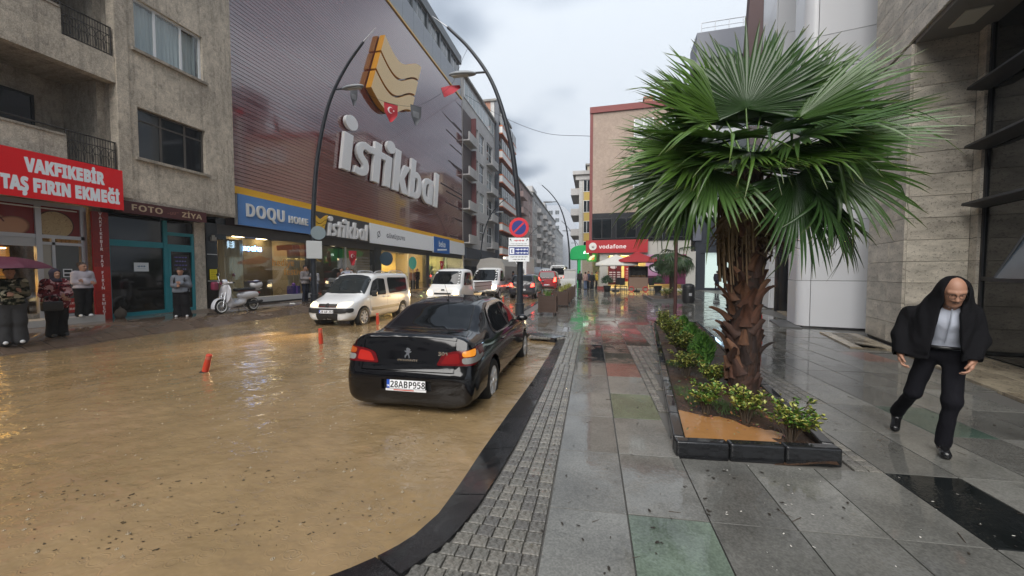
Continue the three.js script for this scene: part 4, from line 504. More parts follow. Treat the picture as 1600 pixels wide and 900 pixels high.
// ---------- right side of the street
{
  const v = thing('corner_building', 'tan rendered corner building above the red phone shop sign', 'building', [-0.2, 0, -37.6], -0.05);
  const W = 8.9; mk('wall', holeWall(W, 9.8, [[3.85, 5.6, 6.75, 8.5], [6.3, 8.0, 6.75, 8.5], [3.85, 5.6, 1.2, 2.7], [6.3, 8.0, 1.2, 2.7]], 0.3).translate(0, 7.2, 0), PL.tan, v);
  mk('side_wall', bb(0, W, 7.2, 17, -12, -0.302), PL.tan, v); mk('roof_edge', bb(-0.12, W + 0.1, 16.55, 17.1, -12, 0.14), std(lin(0.22, 0.06, 0.055), 0.7), v); mk('corner_trim', bb(-0.1, 0.18, 3.2, 16.55, -0.4, 0.06), std(lin(0.2, 0.06, 0.055), 0.7), v);
  mk('chimney', [bx(0.75, 0.9, 0.7, 5.2, 17.5, -1.5), bx(0.95, 0.12, 0.9, 5.2, 18, -1.5)], PL.brick, v);
  for (const [a, c] of [[3.85, 5.6], [6.3, 8.0]]) { win(v, a, c, 13.95, 15.7, { cols: 2, rows: 1, split: 0.62, gm: paneM[3], rec: 0.1, t: 0.1, sill: M.white }); win(v, a, c, 8.4, 9.9, { cols: 2, split: 0.62, gm: paneM[3], rec: 0.1, t: 0.1, sill: M.white }); }
  const dg = std(lin(0.009, 0.01, 0.013), 0.25); mk('dark_band', bb(-0.02, W, 4.55, 7.2, -12, -0.02), dg, v);
  for (let i = 0; i < 4; i++) win(v, 0.15 + i * 2.2, 2.0 + i * 2.2, 4.8, 6.7, { cols: 2, rec: -0.03, gm: paneM[2], fm: M.dark });
  mk('ground_wall', [bb(0.9, 1.65, 0.0, 3.5, -0.5, -0.05), bb(8.5, W + 0.4, 0, 3.5, -0.5, -0.02), bb(1.6, W, 3.2, 4.55, -3, -0.1), bb(0.9, W, 0, 0.12, -12, -0.05), bb(0, W, 0, 4.55, -12, -5)], std(lin(0.45, 0.44, 0.4), 0.5), v);
  mk('red_base', bb(0.7, 1.8, 0, 0.28, -0.1, 0.1), std(lin(0.25, 0.05, 0.04), 0.5), v);
  mk('shop_pane', bb(1.65, 5.0, 0.3, 3.2, -0.2, -0.19), M.glass, v); mk('shop_wall', bb(1.65, 8.6, 0.1, 3.4, -3.1, -3), std(lin(0.7, 0.6, 0.36), 0.7), v);
  for (let i = 0; i < 3; i++) mk('ceiling_lamp', bx(0.7, 0.04, 0.5, 2.2 + i * 1.1, 3.1, -1.2), std(0x000000, 1, { emissive: lin(1, 0.75, 0.32), emissiveIntensity: 16 }), v);
  mk('yellow_panel', T(plate(2.2, 0.42), 2.85, 2.95, -0.14), printed(2.2, 0.42, (c, w, h) => { c.fillStyle = '#e0b23c'; c.fillRect(0, 0, w, h); scrib(c, w * 0.35, h * 0.5, w * 0.55, h * 0.3, '#54401a', 8); }, { px: 400, glow: 0.5 }), v);
  mk('poster', T(plate(1.2, 1.9), 2.3, 1.4, -0.13), printed(1.2, 1.9, (c, w, h) => { c.fillStyle = '#6d1418'; c.fillRect(0, 0, w, h); c.fillStyle = '#d8ccc6'; c.beginPath(); c.ellipse(w * 0.4, h * 0.12, w * 0.26, h * 0.09, 0, 0, 7); c.fill(); for (let i = 0; i < 5; i++) for (let j = 0; j < 3; j++) c.fillRect(w * (0.08 + j * 0.3), h * (0.36 + i * 0.11), w * 0.24, h * 0.06); }, { px: 128 }), v).userData.label = 'dark red menu poster by the parasols';
  mk('poster', T(plate(0.9, 1.5), 3.6, 1.5, -0.13), printed(0.9, 1.5, (c, w, h) => { c.fillStyle = '#b3261f'; c.fillRect(0, 0, w, h); scrib(c, w * 0.2, h * 0.2, w * 0.6, h * 0.08, '#f0e0d8', 9); for (let i = 0; i < 5; i++) { c.fillStyle = '#e8d0c4'; c.fillRect(w * 0.15, h * (0.36 + i * 0.1), w * 0.7, 6); } }, { px: 128 }), v);
  mk('eye_poster', T(plate(3.6, 2.7), 6.85, 1.9, -0.06), printed(3.6, 2.7, (c, w, h) => { const g = c.createLinearGradient(0, 0, w, 0); g.addColorStop(0, '#c49ab8'); g.addColorStop(0.45, '#a86a94'); g.addColorStop(0.5, '#7c2656'); g.addColorStop(1, '#8c2a60'); c.fillStyle = g; c.fillRect(0, 0, w, h); c.fillStyle = '#5c1c40'; c.fillRect(0, h * 0.72, w, h * 0.3); c.fillStyle = '#1c1620'; c.beginPath(); c.ellipse(w * 0.27, h * 0.47, w * 0.2, h * 0.15, 0.25, 0, 7); c.fill(); c.fillStyle = '#d8d2da'; c.beginPath(); c.ellipse(w * 0.27, h * 0.5, w * 0.15, h * 0.09, 0.25, 0, 7); c.fill(); c.fillStyle = '#38506a'; c.beginPath(); c.arc(w * 0.28, h * 0.49, h * 0.085, 0, 7); c.fill(); c.fillStyle = '#0a0a0e'; c.beginPath(); c.arc(w * 0.28, h * 0.49, h * 0.04, 0, 7); c.fill(); scrib(c, w * 0.55, h * 0.44, w * 0.38, h * 0.05, '#e6d0de', 6); }, { px: 400 }), v).userData.label = 'pink poster with a large eye';
  const vs = thing('shop_sign', 'red shop sign lettered vodafone with a white round emblem', 'sign', [2.2, 4.05, -37.35], -0.05);
  mk('sign_face', plate(5.6, 1.2, 0.2), printed(5.6, 1.2, (c, w, h) => { c.fillStyle = '#ab1f27'; c.fillRect(0, 0, w, h); ft(c, 'vodafone', w * 0.44, h * 0.52, h * 0.42, '#f0eaea', { sx: 1.1 }); }, { px: 1024 }), vs);
  { const d = mk('emblem', T(RX(new THREE.CylinderGeometry(0.36, 0.36, 0.06, 28), Math.PI / 2), -2.15, 0.02, 0.13), M.white, vs); mk('emblem_mark', T(sph(0.15), -2.13, 0.0, 0.1), std(lin(0.45, 0.42, 0.42), 0.4), d); }
  // building with dark cap right of it
  const e = thing('office_building', 'tall white building with a dark grey capping frame behind the palm', 'building', [9.2, 0, -38.2], -0.06);
  mk('wall', holeWall(14, 22.4, [[1.6, 5, 8, 20], [7, 12.6, 8, 20]], 0.4), PL.lt, e); mk('block', bb(0.02, 13.98, 0.1, 22.4, -2.6, -0.6), PL.lt, e); mk('glazing', [bb(1.6, 5, 8, 20, -0.3, -0.28), bb(7, 12.6, 8, 20, -0.3, -0.28)], paneM[1], e); for (let f = 0; f < 4; f++) mk('floor_band', [bb(1.6, 5, 8 + f * 3, 8.5 + f * 3, -0.27, -0.1), bb(7, 12.6, 8 + f * 3, 8.5 + f * 3, -0.27, -0.1)], M.alu, e);
  mk('cap', [bb(-0.2, 14.4, 20.6, 22.9, -2.8, 0.5), bb(-0.2, 0.5, 4.5, 20.6, -0.5, 0.5)], std(lin(0.13, 0.14, 0.17), 0.5), e);
  { const g = []; for (let i = 0; i < 12; i++) g.push(bar([0.2 + i * 1.1, 22.9, 0.3], [0.2 + i * 1.1, 23.8, 0.3], 0.03, 5)); g.push(bar([0.2, 23.8, 0.3], [12.3, 23.8, 0.3], 0.035, 5), bar([0.2, 23.35, 0.3], [12.3, 23.35, 0.3], 0.025, 5)); mk('railing', g, M.alu, e); }
  mk('shop_front', [bb(0.0, 0.5, 0, 6.6, -0.02, 0.3), bb(0.5, 4, 3.4, 6.6, 0.0, 0.3), bb(0.5, 0.9, 0, 3.4, 0, 0.2), bb(2.9, 3.2, 0, 3.4, 0, 0.2), bb(0.9, 2.9, 0, 0.2, 0, 0.2)], std(lin(0.035, 0.04, 0.05), 0.35), e);
  mk('lit_glass', bb(0.9, 2.9, 0.2, 3.4, 0.02, 0.06), std(lin(0.35, 0.42, 0.4), 0.3, { emissive: lin(0.5, 0.62, 0.58), emissiveIntensity: 0.3 }), e);
  mk('lit_lettering', T(text3('El', 0.75, 0.08, 1.2), 2.3, 4.5, 0.31), std(0x111111, 1, { emissive: lin(0.55, 0.8, 1), emissiveIntensity: 3.5 }), e);
  const ms = thing('mast', 'brown tapered pylon rising beside the white building', 'pylon', [12.1, 0, -33.4]); { const s = shapeOf([[-0.9, 17], [0.55, 17], [0.6, 40], [0.25, 40]]); mk('pylon_body', T(ext(s, 0.6), 0, 0, 0), std(lin(0.08, 0.045, 0.045), 0.7), ms); mk('pylon_foot', bx(0.8, 17, 0.6, 0, 8.5, 0.3), std(lin(0.12, 0.1, 0.1), 0.7), ms); }
  // yellow building and the right hand row
  const y = thing('apartment_building', 'narrow yellowish building with bulging balconies left of the tan one', 'building', [-2.2, 0, -56]);
  mk('wall', bb(0.5, 10, 0, 15.4, -14, 0), PL.beige, y); mk('cornice', [bb(-0.6, 10, 15.4, 15.9, -14, 0.5), bb(-0.2, 10, 14.7, 15.4, -14, 0.2)], PL.far, y); mk('corner_strip', bb(0.3, 0.8, 0, 14.7, -1, 0.06), PL.lt, y);
  for (let i = 0; i < 4; i++) { const q = 4 + i * 2.9; mk('balcony', [bb(-0.9, 0.5, q, q + 0.15, -8, -0.4), bb(-0.9, -0.8, q + 0.15, q + 0.95, -8, -0.4), bb(-0.8, 0.5, q + 0.15, q + 0.95, -0.5, -0.4)], PL.far, y); win(y, 0.9, 1.9, q + 0.3, q + 2, { rec: -0.03, gm: paneM[2] }); }
  mk('yellow_strip', bb(1.0, 2.6, 3.8, 14.6, -0.2, 0.05), std(lin(0.5, 0.36, 0.09), 0.7), y);
  for (const [z0, z1, h, x, m, lab] of [[-72, -92, 21, -1, PL.beige, 'beige apartment block in the right row beyond the yellowish building'], [-93, -116, 24, -0.6, PL.far, 'grey apartment block in the right row, second from the yellowish building'], [-117, -150, 22, -0.4, PL.lt, 'pale apartment block at the far end of the right row']]) { const r = thing('apartment_building', lab, 'building', [x, 0, z1], -Math.PI / 2); const w = z0 - z1; apartments(r, w, h, { floors: 5, fh: 3.5, y0: 4, bays: Array.from({ length: Math.floor(w / 4) }, (_, i) => [1 + i * 4, 3.2 + i * 4]), wm: m, bm: m, depth: 14 }); }
  { const r = thing('apartment_building', 'grey apartment block hidden behind the tan corner building', 'building', [3.5, 0, -53]); mk('wall', bb(0, 11, 0, 22.4, -18, 0), PL.far, r); mk('roof', bb(-0.2, 11.2, 22.4, 22.7, -18.2, 0.2), PL.slate, r); for (let f = 0; f < 5; f++) for (let k = 0; k < 3; k++) win(r, 1 + k * 3.4, 3 + k * 3.4, 5 + f * 3.4, 6.8 + f * 3.4, { rec: -0.05, gm: paneM[1] }); }
  // green shop canopy round the corner
  const g = thing('shop_canopy', 'bright green lit canopy with a green pillar beyond the corner', 'canopy', [-0.95, 0, -39.6]);
  const gm = std(lin(0.0, 0.24, 0.06), 0.4, { emissive: lin(0, 0.75, 0.2), emissiveIntensity: 0.06 }); { const s = new THREE.Shape(); s.moveTo(-1.25, 2.95); s.lineTo(1.0, 2.95); s.lineTo(1.0, 4.35); s.lineTo(-0.2, 4.35); s.quadraticCurveTo(-1.25, 4.3, -1.25, 3.5); mk('canopy_box', ext(s, 4, 0.02, 1), gm, g).position.z = -4; }
  mk('lettering', [0, 1, 2, 3].map((i) => T(ext(shapeOf([[0, 0], [0.1, 0], [0.16, 0.26], [0.05, 0.24]]), 0.03), 0.1 + i * 0.19, 3.5 + 0.02 * (i % 2), 0.02)), std(0x222222, 1, { emissive: lin(0.8, 1, 0.85), emissiveIntensity: 1.6 }), g); mk('pillar', [bb(-0.5, -0.2, 0, 2.95, -0.4, -0.1)], gm, g); mk('fruit_panel', T(plate(0.9, 0.8), 0.9, 3.1, 0.1), printed(0.9, 0.8, (c, w, h) => { c.fillStyle = '#2f7a2c'; c.fillRect(0, 0, w, h); c.fillStyle = '#d9cfa8'; c.beginPath(); c.ellipse(w * 0.5, h * 0.5, w * 0.42, h * 0.2, -0.7, 0, 7); c.fill(); c.fillStyle = '#b7813a'; c.beginPath(); c.ellipse(w * 0.65, h * 0.65, w * 0.2, h * 0.14, -0.7, 0, 7); c.fill(); }, { px: 96, glow: 0.4 }), g);
}
// ---------- stone clad building on the right and the white block beside it; local x runs away along the facade, z into the building
{
  const th = 76 * Math.PI / 180; const s = thing('stone_building', 'travertine clad building with a dark glass front behind the walking man', 'building', [6.48, 0, -9.72], th);
  const stT = dtex(512, 512, (u, v) => { const f = fbm(u, v, 150, 110, 3, 71), m = fbm(u, v, 5, 14, 5, 73), p = sstep(0.66, 0.74, fbm(u, v, 46, 60, 3, 75)); const k = 0.76 + 0.14 * (f - 0.5) + 0.3 * (m - 0.5) - 0.16 * p; return [k, k * 0.98, k * 0.935]; }, true);
  const tones = [[0.92, 0.88, 0.82], [0.84, 0.8, 0.74], [1.0, 0.96, 0.89], [0.78, 0.745, 0.695]].map((c, i) => std(lin(...c), 0.45, { map: again(stT, 0.7, 0.7, i * 0.23, i * 0.37) })); seed(33);
  const H = 0.452, tile = (x0, x1, y0, y1, z0, z1) => { const g = rb(x1 - x0, y1 - y0, z1 - z0, 0.004, 0, 0, 0, 1); const P = g.attributes.position, N = g.attributes.normal, U = g.attributes.uv, ox = rr(0, 5), oy = rr(0, 5); for (let i = 0; i < P.count; i++) U.setXY(i, (Math.abs(N.getX(i)) > 0.6 ? P.getZ(i) : P.getX(i)) + ox, P.getY(i) + oy); const m = mk('stone_panel', g, tones[(rnd() * 4) | 0], s); m.position.set((x0 + x1) / 2 + 0, (y0 + y1) / 2, (z0 + z1) / 2 + rr(-0.0015, 0.0015)); };
  const j = 0.008;
  mk('core', [bb(0.05, 1.88, 0, 26, 0.05, 6), bb(-9, 0.05, 6.45, 26, 0.05, 6), bb(-9, 0.05, 0, 6.5, 2.6, 6)], std(lin(0.12, 0.115, 0.1), 0.9), s);
  for (let r = 0; r < 14; r++) { const y0 = r * H + 0.06 + j, y1 = y0 + H - j; const sp = r % 2 ? 1.22 : 0.72; tile(0.004, sp - j, y0, y1, 0.0, 0.05); tile(sp, 1.88, y0, y1, 0.0, 0.05); tile(0.0, 0.047, y0, y1, 0.052, 0.98); tile(-0.24, -0.002, y0, y1, 0.98, 1.03); }
  for (let r = 14; r < 36; r++) { const y0 = r * H + 0.06 + j + (r === 14 ? 0.07 : 0), y1 = r * H + 0.06 + H; for (let k = -6; k < 2; k++) { const o = (r % 2) * 0.46, a = k * 0.95 + o, c = Math.min(1.88, a + 0.95 - j); if (a < 1.8) tile(a, c, y0, y1, 0.0, 0.05); } }
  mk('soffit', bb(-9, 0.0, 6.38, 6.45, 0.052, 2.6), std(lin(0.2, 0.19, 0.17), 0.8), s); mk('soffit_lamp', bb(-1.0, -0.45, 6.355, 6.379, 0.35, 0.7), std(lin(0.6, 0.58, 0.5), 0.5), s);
  const gm = phy(lin(0.006, 0.0075, 0.008), 0.04); const ys = [0.0, 1.52, 2.95, 4.07, 5.2, 6.38], xs = [-0.26, -1.75, -3.25, -4.8, -6.4, -8.9];
  for (let i = 0; i < ys.length - 1; i++) for (let k = 0; k < xs.length - 1; k++) mk('pane', bb(xs[k + 1] + 0.03, xs[k] - 0.03, ys[i] + 0.03, ys[i + 1] - 0.03, 1.06 + 0.003 * ((i + k) % 2), 1.09), gm, s);
  mk('mullion', [...xs.map((x) => bb(x - 0.035, x + 0.035, 0, 6.38, 1.03, 1.12)), ...ys.slice(1, -1).map((y) => bb(-8.9, -0.2, y - 0.04, y + 0.04, 1.035, 1.125))], M.dark, s);
  mk('fin', [2.95, 4.07, 5.2].map((y) => RX(bx(8.6, 0.05, 0.3), 0.25).translate(-4.5, y, 0.9)), M.dark, s);
  const tw = mk('tilted_window', RX(bx(2.6, 1.5, 0.03), 0.45).translate(-3.3, 2.2, 0.72), phy(lin(0.06, 0.08, 0.1), 0.12), s); mk('window_rail', [bx(2.7, 0.06, 0.06, -3.3, 1.52, 0.38), bar([-2.0, 1.52, 0.38], [-2.0, 2.9, 1.0], 0.02)], M.dark, tw); tw.userData.label = 'bluish glass sash tilted outwards';
  // travertine strip at the foot
  seed(41); for (let k = 0; k < 11; k++) { const x = -6.2 + k * 0.78; for (let q = 0; q < 2; q++) { const g = rb(0.775, 0.05, 0.6, 0.004, 0, 0, 0, 1); const P = g.attributes.position, U = g.attributes.uv; for (let i = 0; i < P.count; i++) U.setXY(i, P.getX(i) + k, P.getZ(i) + q); const m = mk('floor_slab', g, std(lin(...[[0.62, 0.54, 0.42], [0.55, 0.47, 0.36], [0.68, 0.6, 0.47]][(rnd() * 3) | 0]), 0.22, { map: again(stT, 0.6, 0.6, k * 0.3, q * 0.4) }), s); m.position.set(x, 0.005, x > 0 ? -0.42 + q * 0.2 - 0.2 : 0.72 - q * 0.605); if (x > 0 && q) m.visible = true; } }
  // white block
  const w = thing('white_building', 'white metal panel clad block with a recessed entrance beside the stone building', 'building', [6.48, 0, -9.72], th); const pm = [0.66, 0.63, 0.69].map((k) => std(lin(k, k * 1.02, k * 1.06), 0.3));
  mk('core', [bb(3.06, 4.4, 0, 26, -1.08, 4), bb(4.4, 12, 3.6, 26, 0.6, 6), bb(4.4, 12, 0, 3.6, 0.9, 6), bb(9.4, 14, 0, 24, -1.0, 4)], std(lin(0.1, 0.1, 0.11), 0.8), w);
  for (let r = 0; r < 15; r++) { const y0 = -0.35 + r * 1.75 + (r === 0 ? 0.4 : 0), y1 = -0.35 + (r + 1) * 1.75 - 0.012; const m0 = pm[r % 3]; mk('wall_panel', rb(0.05, y1 - y0, 1.52, 0.006, 3.03, (y0 + y1) / 2, -0.16), m0, w); const q = lathe([[0.24, y0], [0.24, y1]], 12); const cg = new THREE.CylinderGeometry(0.3, 0.3, y1 - y0, 10, 1, true, Math.PI, Math.PI / 2); mk('wall_panel', T(cg, 3.305, (y0 + y1) / 2, -0.935), std(m0.color, 0.3, { side: 2 }), w); mk('wall_panel', rb(1.1, y1 - y0, 0.05, 0.006, 3.87, (y0 + y1) / 2, -1.21), m0, w); mk('wall_panel', rb(4, y1 - y0, 0.05, 0.006, 11.4, (y0 + y1) / 2, -1.03), m0, w); mk('wall_panel', rb(0.05, y1 - y0, 1.9, 0.006, 9.37, (y0 + y1) / 2, -0.05), m0, w); mk('wall_panel', rb(0.05, y1 - y0, 1.2, 0.006, 3.032, (y0 + y1) / 2, 1.21), m0, w); }
  mk('glazing', bb(4.45, 9.3, 3.6, 25, 0.56, 0.59), paneM[3], w); mk('mullion', [5.4, 6.6, 7.8].map((x) => bb(x - 0.1, x + 0.1, 3.6, 25, 0.4, 0.56)), M.white, w); mk('glazing', bb(4.45, 9.3, 0.1, 3.55, 0.86, 0.89), paneM[2], w);
  mk('column', cyl(0.36, 0.36, 3.9, 8.57, 1.95, -0.62, 28), phy(lin(0.015, 0.015, 0.017), 0.1), w); mk('entrance_floor', bb(4.4, 9.4, -0.02, 0.03, -0.9, 0.9), std(lin(0.36, 0.3, 0.22), 0.25), w); mk('footing', bb(2.7, 4.6, -0.02, 0.035, -1.7, -1.16), std(lin(0.1, 0.1, 0.1), 0.4), w);
  mk('roof', bb(3, 14, 26, 26.3, -1.1, 6), PL.slate, w);
}
// ================================================================ vehicles: lofted bodies; x forward, y up, z to the left... built facing +x, turned into the street
const CSG = new Evaluator(); CSG.attributes = ['position', 'normal', 'uv']; CSG.useGroups = false;
function pchip(xs, ys) { const n = xs.length, d = [], m = []; for (let i = 0; i < n - 1; i++) d.push((ys[i + 1] - ys[i]) / (xs[i + 1] - xs[i])); m.push(d[0]); for (let i = 1; i < n - 1; i++) m.push(d[i - 1] * d[i] <= 0 ? 0 : 2 * d[i - 1] * d[i] / (d[i - 1] + d[i])); m.push(d[n - 2]); return (x) => { let i = 0; while (i < n - 2 && x > xs[i + 1]) i++; const h = xs[i + 1] - xs[i], t = clamp((x - xs[i]) / h); return (2 * t ** 3 - 3 * t * t + 1) * ys[i] + (t ** 3 - 2 * t * t + t) * h * m[i] + (-2 * t ** 3 + 3 * t * t) * ys[i + 1] + (t ** 3 - t * t) * h * m[i + 1]; }; }
// stations: [x, [z, y] x n] half sections from bottom centre over the side to the top centre
function loft(stations, nx = 70, sub = 4) {
  const xs = stations.map((s) => s[0]), n = stations[0].length - 1, fz = [], fy = []; for (let k = 1; k <= n; k++) { fz.push(pchip(xs, stations.map((s) => s[k][0]))); fy.push(pchip(xs, stations.map((s) => s[k][1]))); }
  const X = []; for (let i = 0; i < xs.length - 1; i++) { const c = Math.max(2, Math.round(nx * (xs[i + 1] - xs[i]) / (xs[xs.length - 1] - xs[0]))); for (let j = 0; j < c; j++) X.push(lerp(xs[i], xs[i + 1], j / c)); } X.push(xs[xs.length - 1]);
  const rows = X.map((x) => { const pts = []; for (let k = 0; k < n; k++) pts.push(V(x, fy[k](x), fz[k](x))); const c = new THREE.CatmullRomCurve3(pts, false, 'centripetal'), half = []; for (let k = 0; k < n - 1; k++) for (let q = 0; q < sub; q++) half.push(c.getPoint((k + q / sub) / (n - 1))); half.push(pts[n - 1]); half.forEach((p) => (p.x = x, p.z = Math.max(0, p.z))); half[0].z = 0; half[half.length - 1].z = 0; return [...half, ...half.slice(1, -1).reverse().map((p) => V(p.x, p.y, -p.z))]; });
  const m = rows[0].length, P = [], I = []; rows.forEach((r) => r.forEach((p) => P.push(p.x, p.y, p.z)));
  for (let i = 0; i < rows.length - 1; i++) for (let j = 0; j < m; j++) { const a = i * m + j, b = i * m + (j + 1) % m, c = a + m, d = b + m; I.push(a, b, c, b, d, c); }
  for (const [i, f] of [[0, 1], [rows.length - 1, 0]]) { const c = rows[i].reduce((s, p) => s.add(p), V(0, 0, 0)).multiplyScalar(1 / m); P.push(c.x, c.y, c.z); const q = P.length / 3 - 1; for (let j = 0; j < m; j++) { const a = i * m + j, b = i * m + (j + 1) % m; f ? I.push(q, b, a) : I.push(q, a, b); } }
  const g = new THREE.BufferGeometry(); g.setAttribute('position', new THREE.Float32BufferAttribute(P, 3)); g.setIndex(I);
  return g;
}
function outward(g) { // make sure faces point out
  const P = g.attributes.position, I = g.index; let v = 0; const a = V(), b = V(), c = V(); for (let i = 0; i < I.count; i += 3) { a.fromBufferAttribute(P, I.getX(i)); b.fromBufferAttribute(P, I.getX(i + 1)); c.fromBufferAttribute(P, I.getX(i + 2)); v += a.dot(b.cross(c)); } if (v < 0) for (let i = 0; i < I.count; i += 3) { const t = I.getX(i); I.setX(i, I.getX(i + 2)); I.setX(i + 2, t); } g.computeVertexNormals(); g.setAttribute('uv', new THREE.Float32BufferAttribute(new Float32Array(P.count * 2), 2)); return g;
}
function carve(geo, cuts, crease = 0.6) { let b = new Brush(geo); b.updateMatrixWorld(); for (const c of cuts) { const q = new Brush(c); q.updateMatrixWorld(); b = CSG.evaluate(b, q, SUBTRACTION); b.updateMatrixWorld(); } const g = b.geometry; g.clearGroups(); g.deleteAttribute('normal'); return toCreasedNormals(g, crease); }
// patches laid on a body: a 2D outline in a plane, thrown onto the body along dir
function projector(geo) {
  const bvh = new MeshBVH(geo), ray = new THREE.Ray();
  return (outline, frame, o = {}) => { // frame: origin, u axis, v axis; dir = thrown direction
    const { org, u, v, dir } = frame, U = V(...u), W = V(...v), D = V(...dir).normalize(), lift = o.lift ?? 0.004, sh = outline instanceof THREE.Shape ? outline : shapeOf(outline);
    let g = new THREE.ShapeGeometry(sh, 6).toNonIndexed(); g = new TessellateModifier(o.edge ?? 0.07, 6).modify(g); const P = g.attributes.position, N = new Float32Array(P.count * 3), V2u = new Float32Array(P.count * 2); let last = null;
    sh.getPoints(4); const box = new THREE.Box2().setFromPoints(sh.getPoints(6)), size = box.getSize(V2(0, 0));
    for (let i = 0; i < P.count; i++) { const a = P.getX(i), b = P.getY(i); ray.origin.set(...org).addScaledVector(U, a).addScaledVector(W, b); ray.direction.copy(D); const h = bvh.raycastFirst(ray, THREE.DoubleSide); let p, n; if (h) { p = h.point.clone(); n = h.face.normal.clone(); if (n.dot(D) > 0) n.negate(); last = h.distance; } else { p = ray.origin.clone().addScaledVector(D, last ?? 1); n = D.clone().negate(); } p.addScaledVector(n, lift * 0.5).addScaledVector(D, -lift * 0.5); P.setXYZ(i, p.x, p.y, p.z); V2u[i * 2] = (a - box.min.x) / size.x; V2u[i * 2 + 1] = (b - box.min.y) / size.y; }
    g = new THREE.BufferGeometry(); g.setAttribute('position', P); g.setAttribute('uv', new THREE.BufferAttribute(V2u, 2)); g = mergeVertices(g, 1e-4); g.computeVertexNormals(); { const n = g.attributes.normal; let s = 0; for (let i = 0; i < n.count; i++) s += n.getX(i) * D.x + n.getY(i) * D.y + n.getZ(i) * D.z; if (s > 0) { const I = g.index; for (let i = 0; i < I.count; i += 3) { const t = I.getX(i); I.setX(i, I.getX(i + 2)); I.setX(i + 2, t); } g.computeVertexNormals(); } } return g;
  };
}
const SIDE = (s, y = 0) => ({ org: [0, y, s * 3], u: [1, 0, 0], v: [0, 1, 0], dir: [0, 0, -s] });
const BACK = { org: [-5, 0, 0], u: [0, 0, 1], v: [0, 1, 0], dir: [1, 0, 0] }, FRONT = { org: [5, 0, 0], u: [0, 0, 1], v: [0, 1, 0], dir: [-1, 0, 0] }, TOP = { org: [0, 4, 0], u: [1, 0, 0], v: [0, 0, 1], dir: [0, -1, 0] };
function smoothShape(pts, r = 0.04) { const s = new THREE.Shape(), n = pts.length; for (let i = 0; i < n; i++) { const a = pts[(i + n - 1) % n], b = pts[i], c = pts[(i + 1) % n], d1 = Math.hypot(a[0] - b[0], a[1] - b[1]), d2 = Math.hypot(c[0] - b[0], c[1] - b[1]), q = Math.min(r, d1 / 2.2, d2 / 2.2), p1 = [b[0] + (a[0] - b[0]) / d1 * q, b[1] + (a[1] - b[1]) / d1 * q], p2 = [b[0] + (c[0] - b[0]) / d2 * q, b[1] + (c[1] - b[1]) / d2 * q]; i ? s.lineTo(...p1) : s.moveTo(...p1); s.quadraticCurveTo(b[0], b[1], ...p2); } s.closePath(); return s; }
const grow = (pts, d) => { const c = pts.reduce((s, p) => [s[0] + p[0] / pts.length, s[1] + p[1] / pts.length], [0, 0]); return pts.map((p) => { const l = Math.hypot(p[0] - c[0], p[1] - c[1]); return [p[0] + (p[0] - c[0]) / l * d, p[1] + (p[1] - c[1]) / l * d]; }); };
const rimM = std(lin(0.6, 0.61, 0.62), 0.3, { metalness: 0.35 });
const wheelGeo = {};
function wheel(parent, x, z, r, w, side, spokes = 7, mat = rimM) {
  const k = [r, w, spokes].join(); if (!wheelGeo[k]) { const ri = r * 0.68, tyre = RX(lathe([[ri, -w / 2], [r * 0.93, -w / 2], [r * 0.985, -w * 0.38], [r, -w * 0.2], [r, w * 0.2], [r * 0.985, w * 0.38], [r * 0.93, w / 2], [ri, w / 2], [ri - 0.01, w * 0.3], [ri - 0.01, -w * 0.3], [ri, -w / 2]], 36), Math.PI / 2); const rim = [RX(lathe([[ri - 0.012, -w * 0.46], [ri + 0.004, w * 0.47], [ri - 0.018, w * 0.5], [ri - 0.03, w * 0.36], [ri - 0.03, -w * 0.4]], 32), Math.PI / 2), T(RX(new THREE.CylinderGeometry(r * 0.16, r * 0.2, 0.05, 16), Math.PI / 2), 0, 0, w * 0.42)]; for (let i = 0; i < spokes; i++) { const s = ext(shapeOf([[-0.032, 0.03], [0.032, 0.03], [0.02, ri - 0.02], [-0.02, ri - 0.02]]), 0.03, 0.006); rim.push(RZ(T(s, 0, 0, w * 0.33), (i / spokes) * 6.2832)); } wheelGeo[k] = [tyre, join(rim), RX(new THREE.CylinderGeometry(ri - 0.03, ri - 0.03, 0.02, 24), Math.PI / 2)]; }
  const g = new THREE.Group(); g.name = 'wheel'; g.position.set(x, r, z); if (side < 0) g.rotation.y = Math.PI; parent.add(g); mk('tyre', wheelGeo[k][0], M.rubber, g); mk('rim', wheelGeo[k][1], mat, g); mk('brake_disc', wheelGeo[k][2], M.dark, g); return g;
}
function plateMat(s, o = {}) { return printed(0.52, 0.115, (c, w, h) => { c.fillStyle = '#e9ebee'; c.fillRect(0, 0, w, h); c.fillStyle = '#1f4fb0'; c.fillRect(0, 0, w * 0.085, h); ft(c, 'TR', w * 0.042, h * 0.72, h * 0.26, '#fff'); ft(c, s, w * 0.545, h * 0.54, h * 0.98, '#121316', { sx: o.sx ?? 0.9 }); c.strokeStyle = '#222'; c.lineWidth = 4; c.strokeRect(2, 2, w - 4, h - 4); }, { px: 512 }); }
const numberPlate = (parent, s, x, y, dir, tilt = 0, o = {}) => { const m = mk('number_plate', RY(plate(0.52, 0.115, 0.012), dir * Math.PI / 2), plateMat(s, o), parent); m.position.set(x, y, 0); m.rotation.z = tilt; return m; };
const paint = (c, r = 0.25) => phy(c, r, { clearcoat: 1, clearcoatRoughness: 0.03 });
const lampGlow = (c, k, base = lin(0.3, 0.02, 0.02)) => phy(base, 0.12, { emissive: c, emissiveIntensity: k });
const archCut = (x, r, z, d, y = null) => T(RX(new THREE.CylinderGeometry(r, r, d, 32), Math.PI / 2), x, y ?? r - 0.05, z);
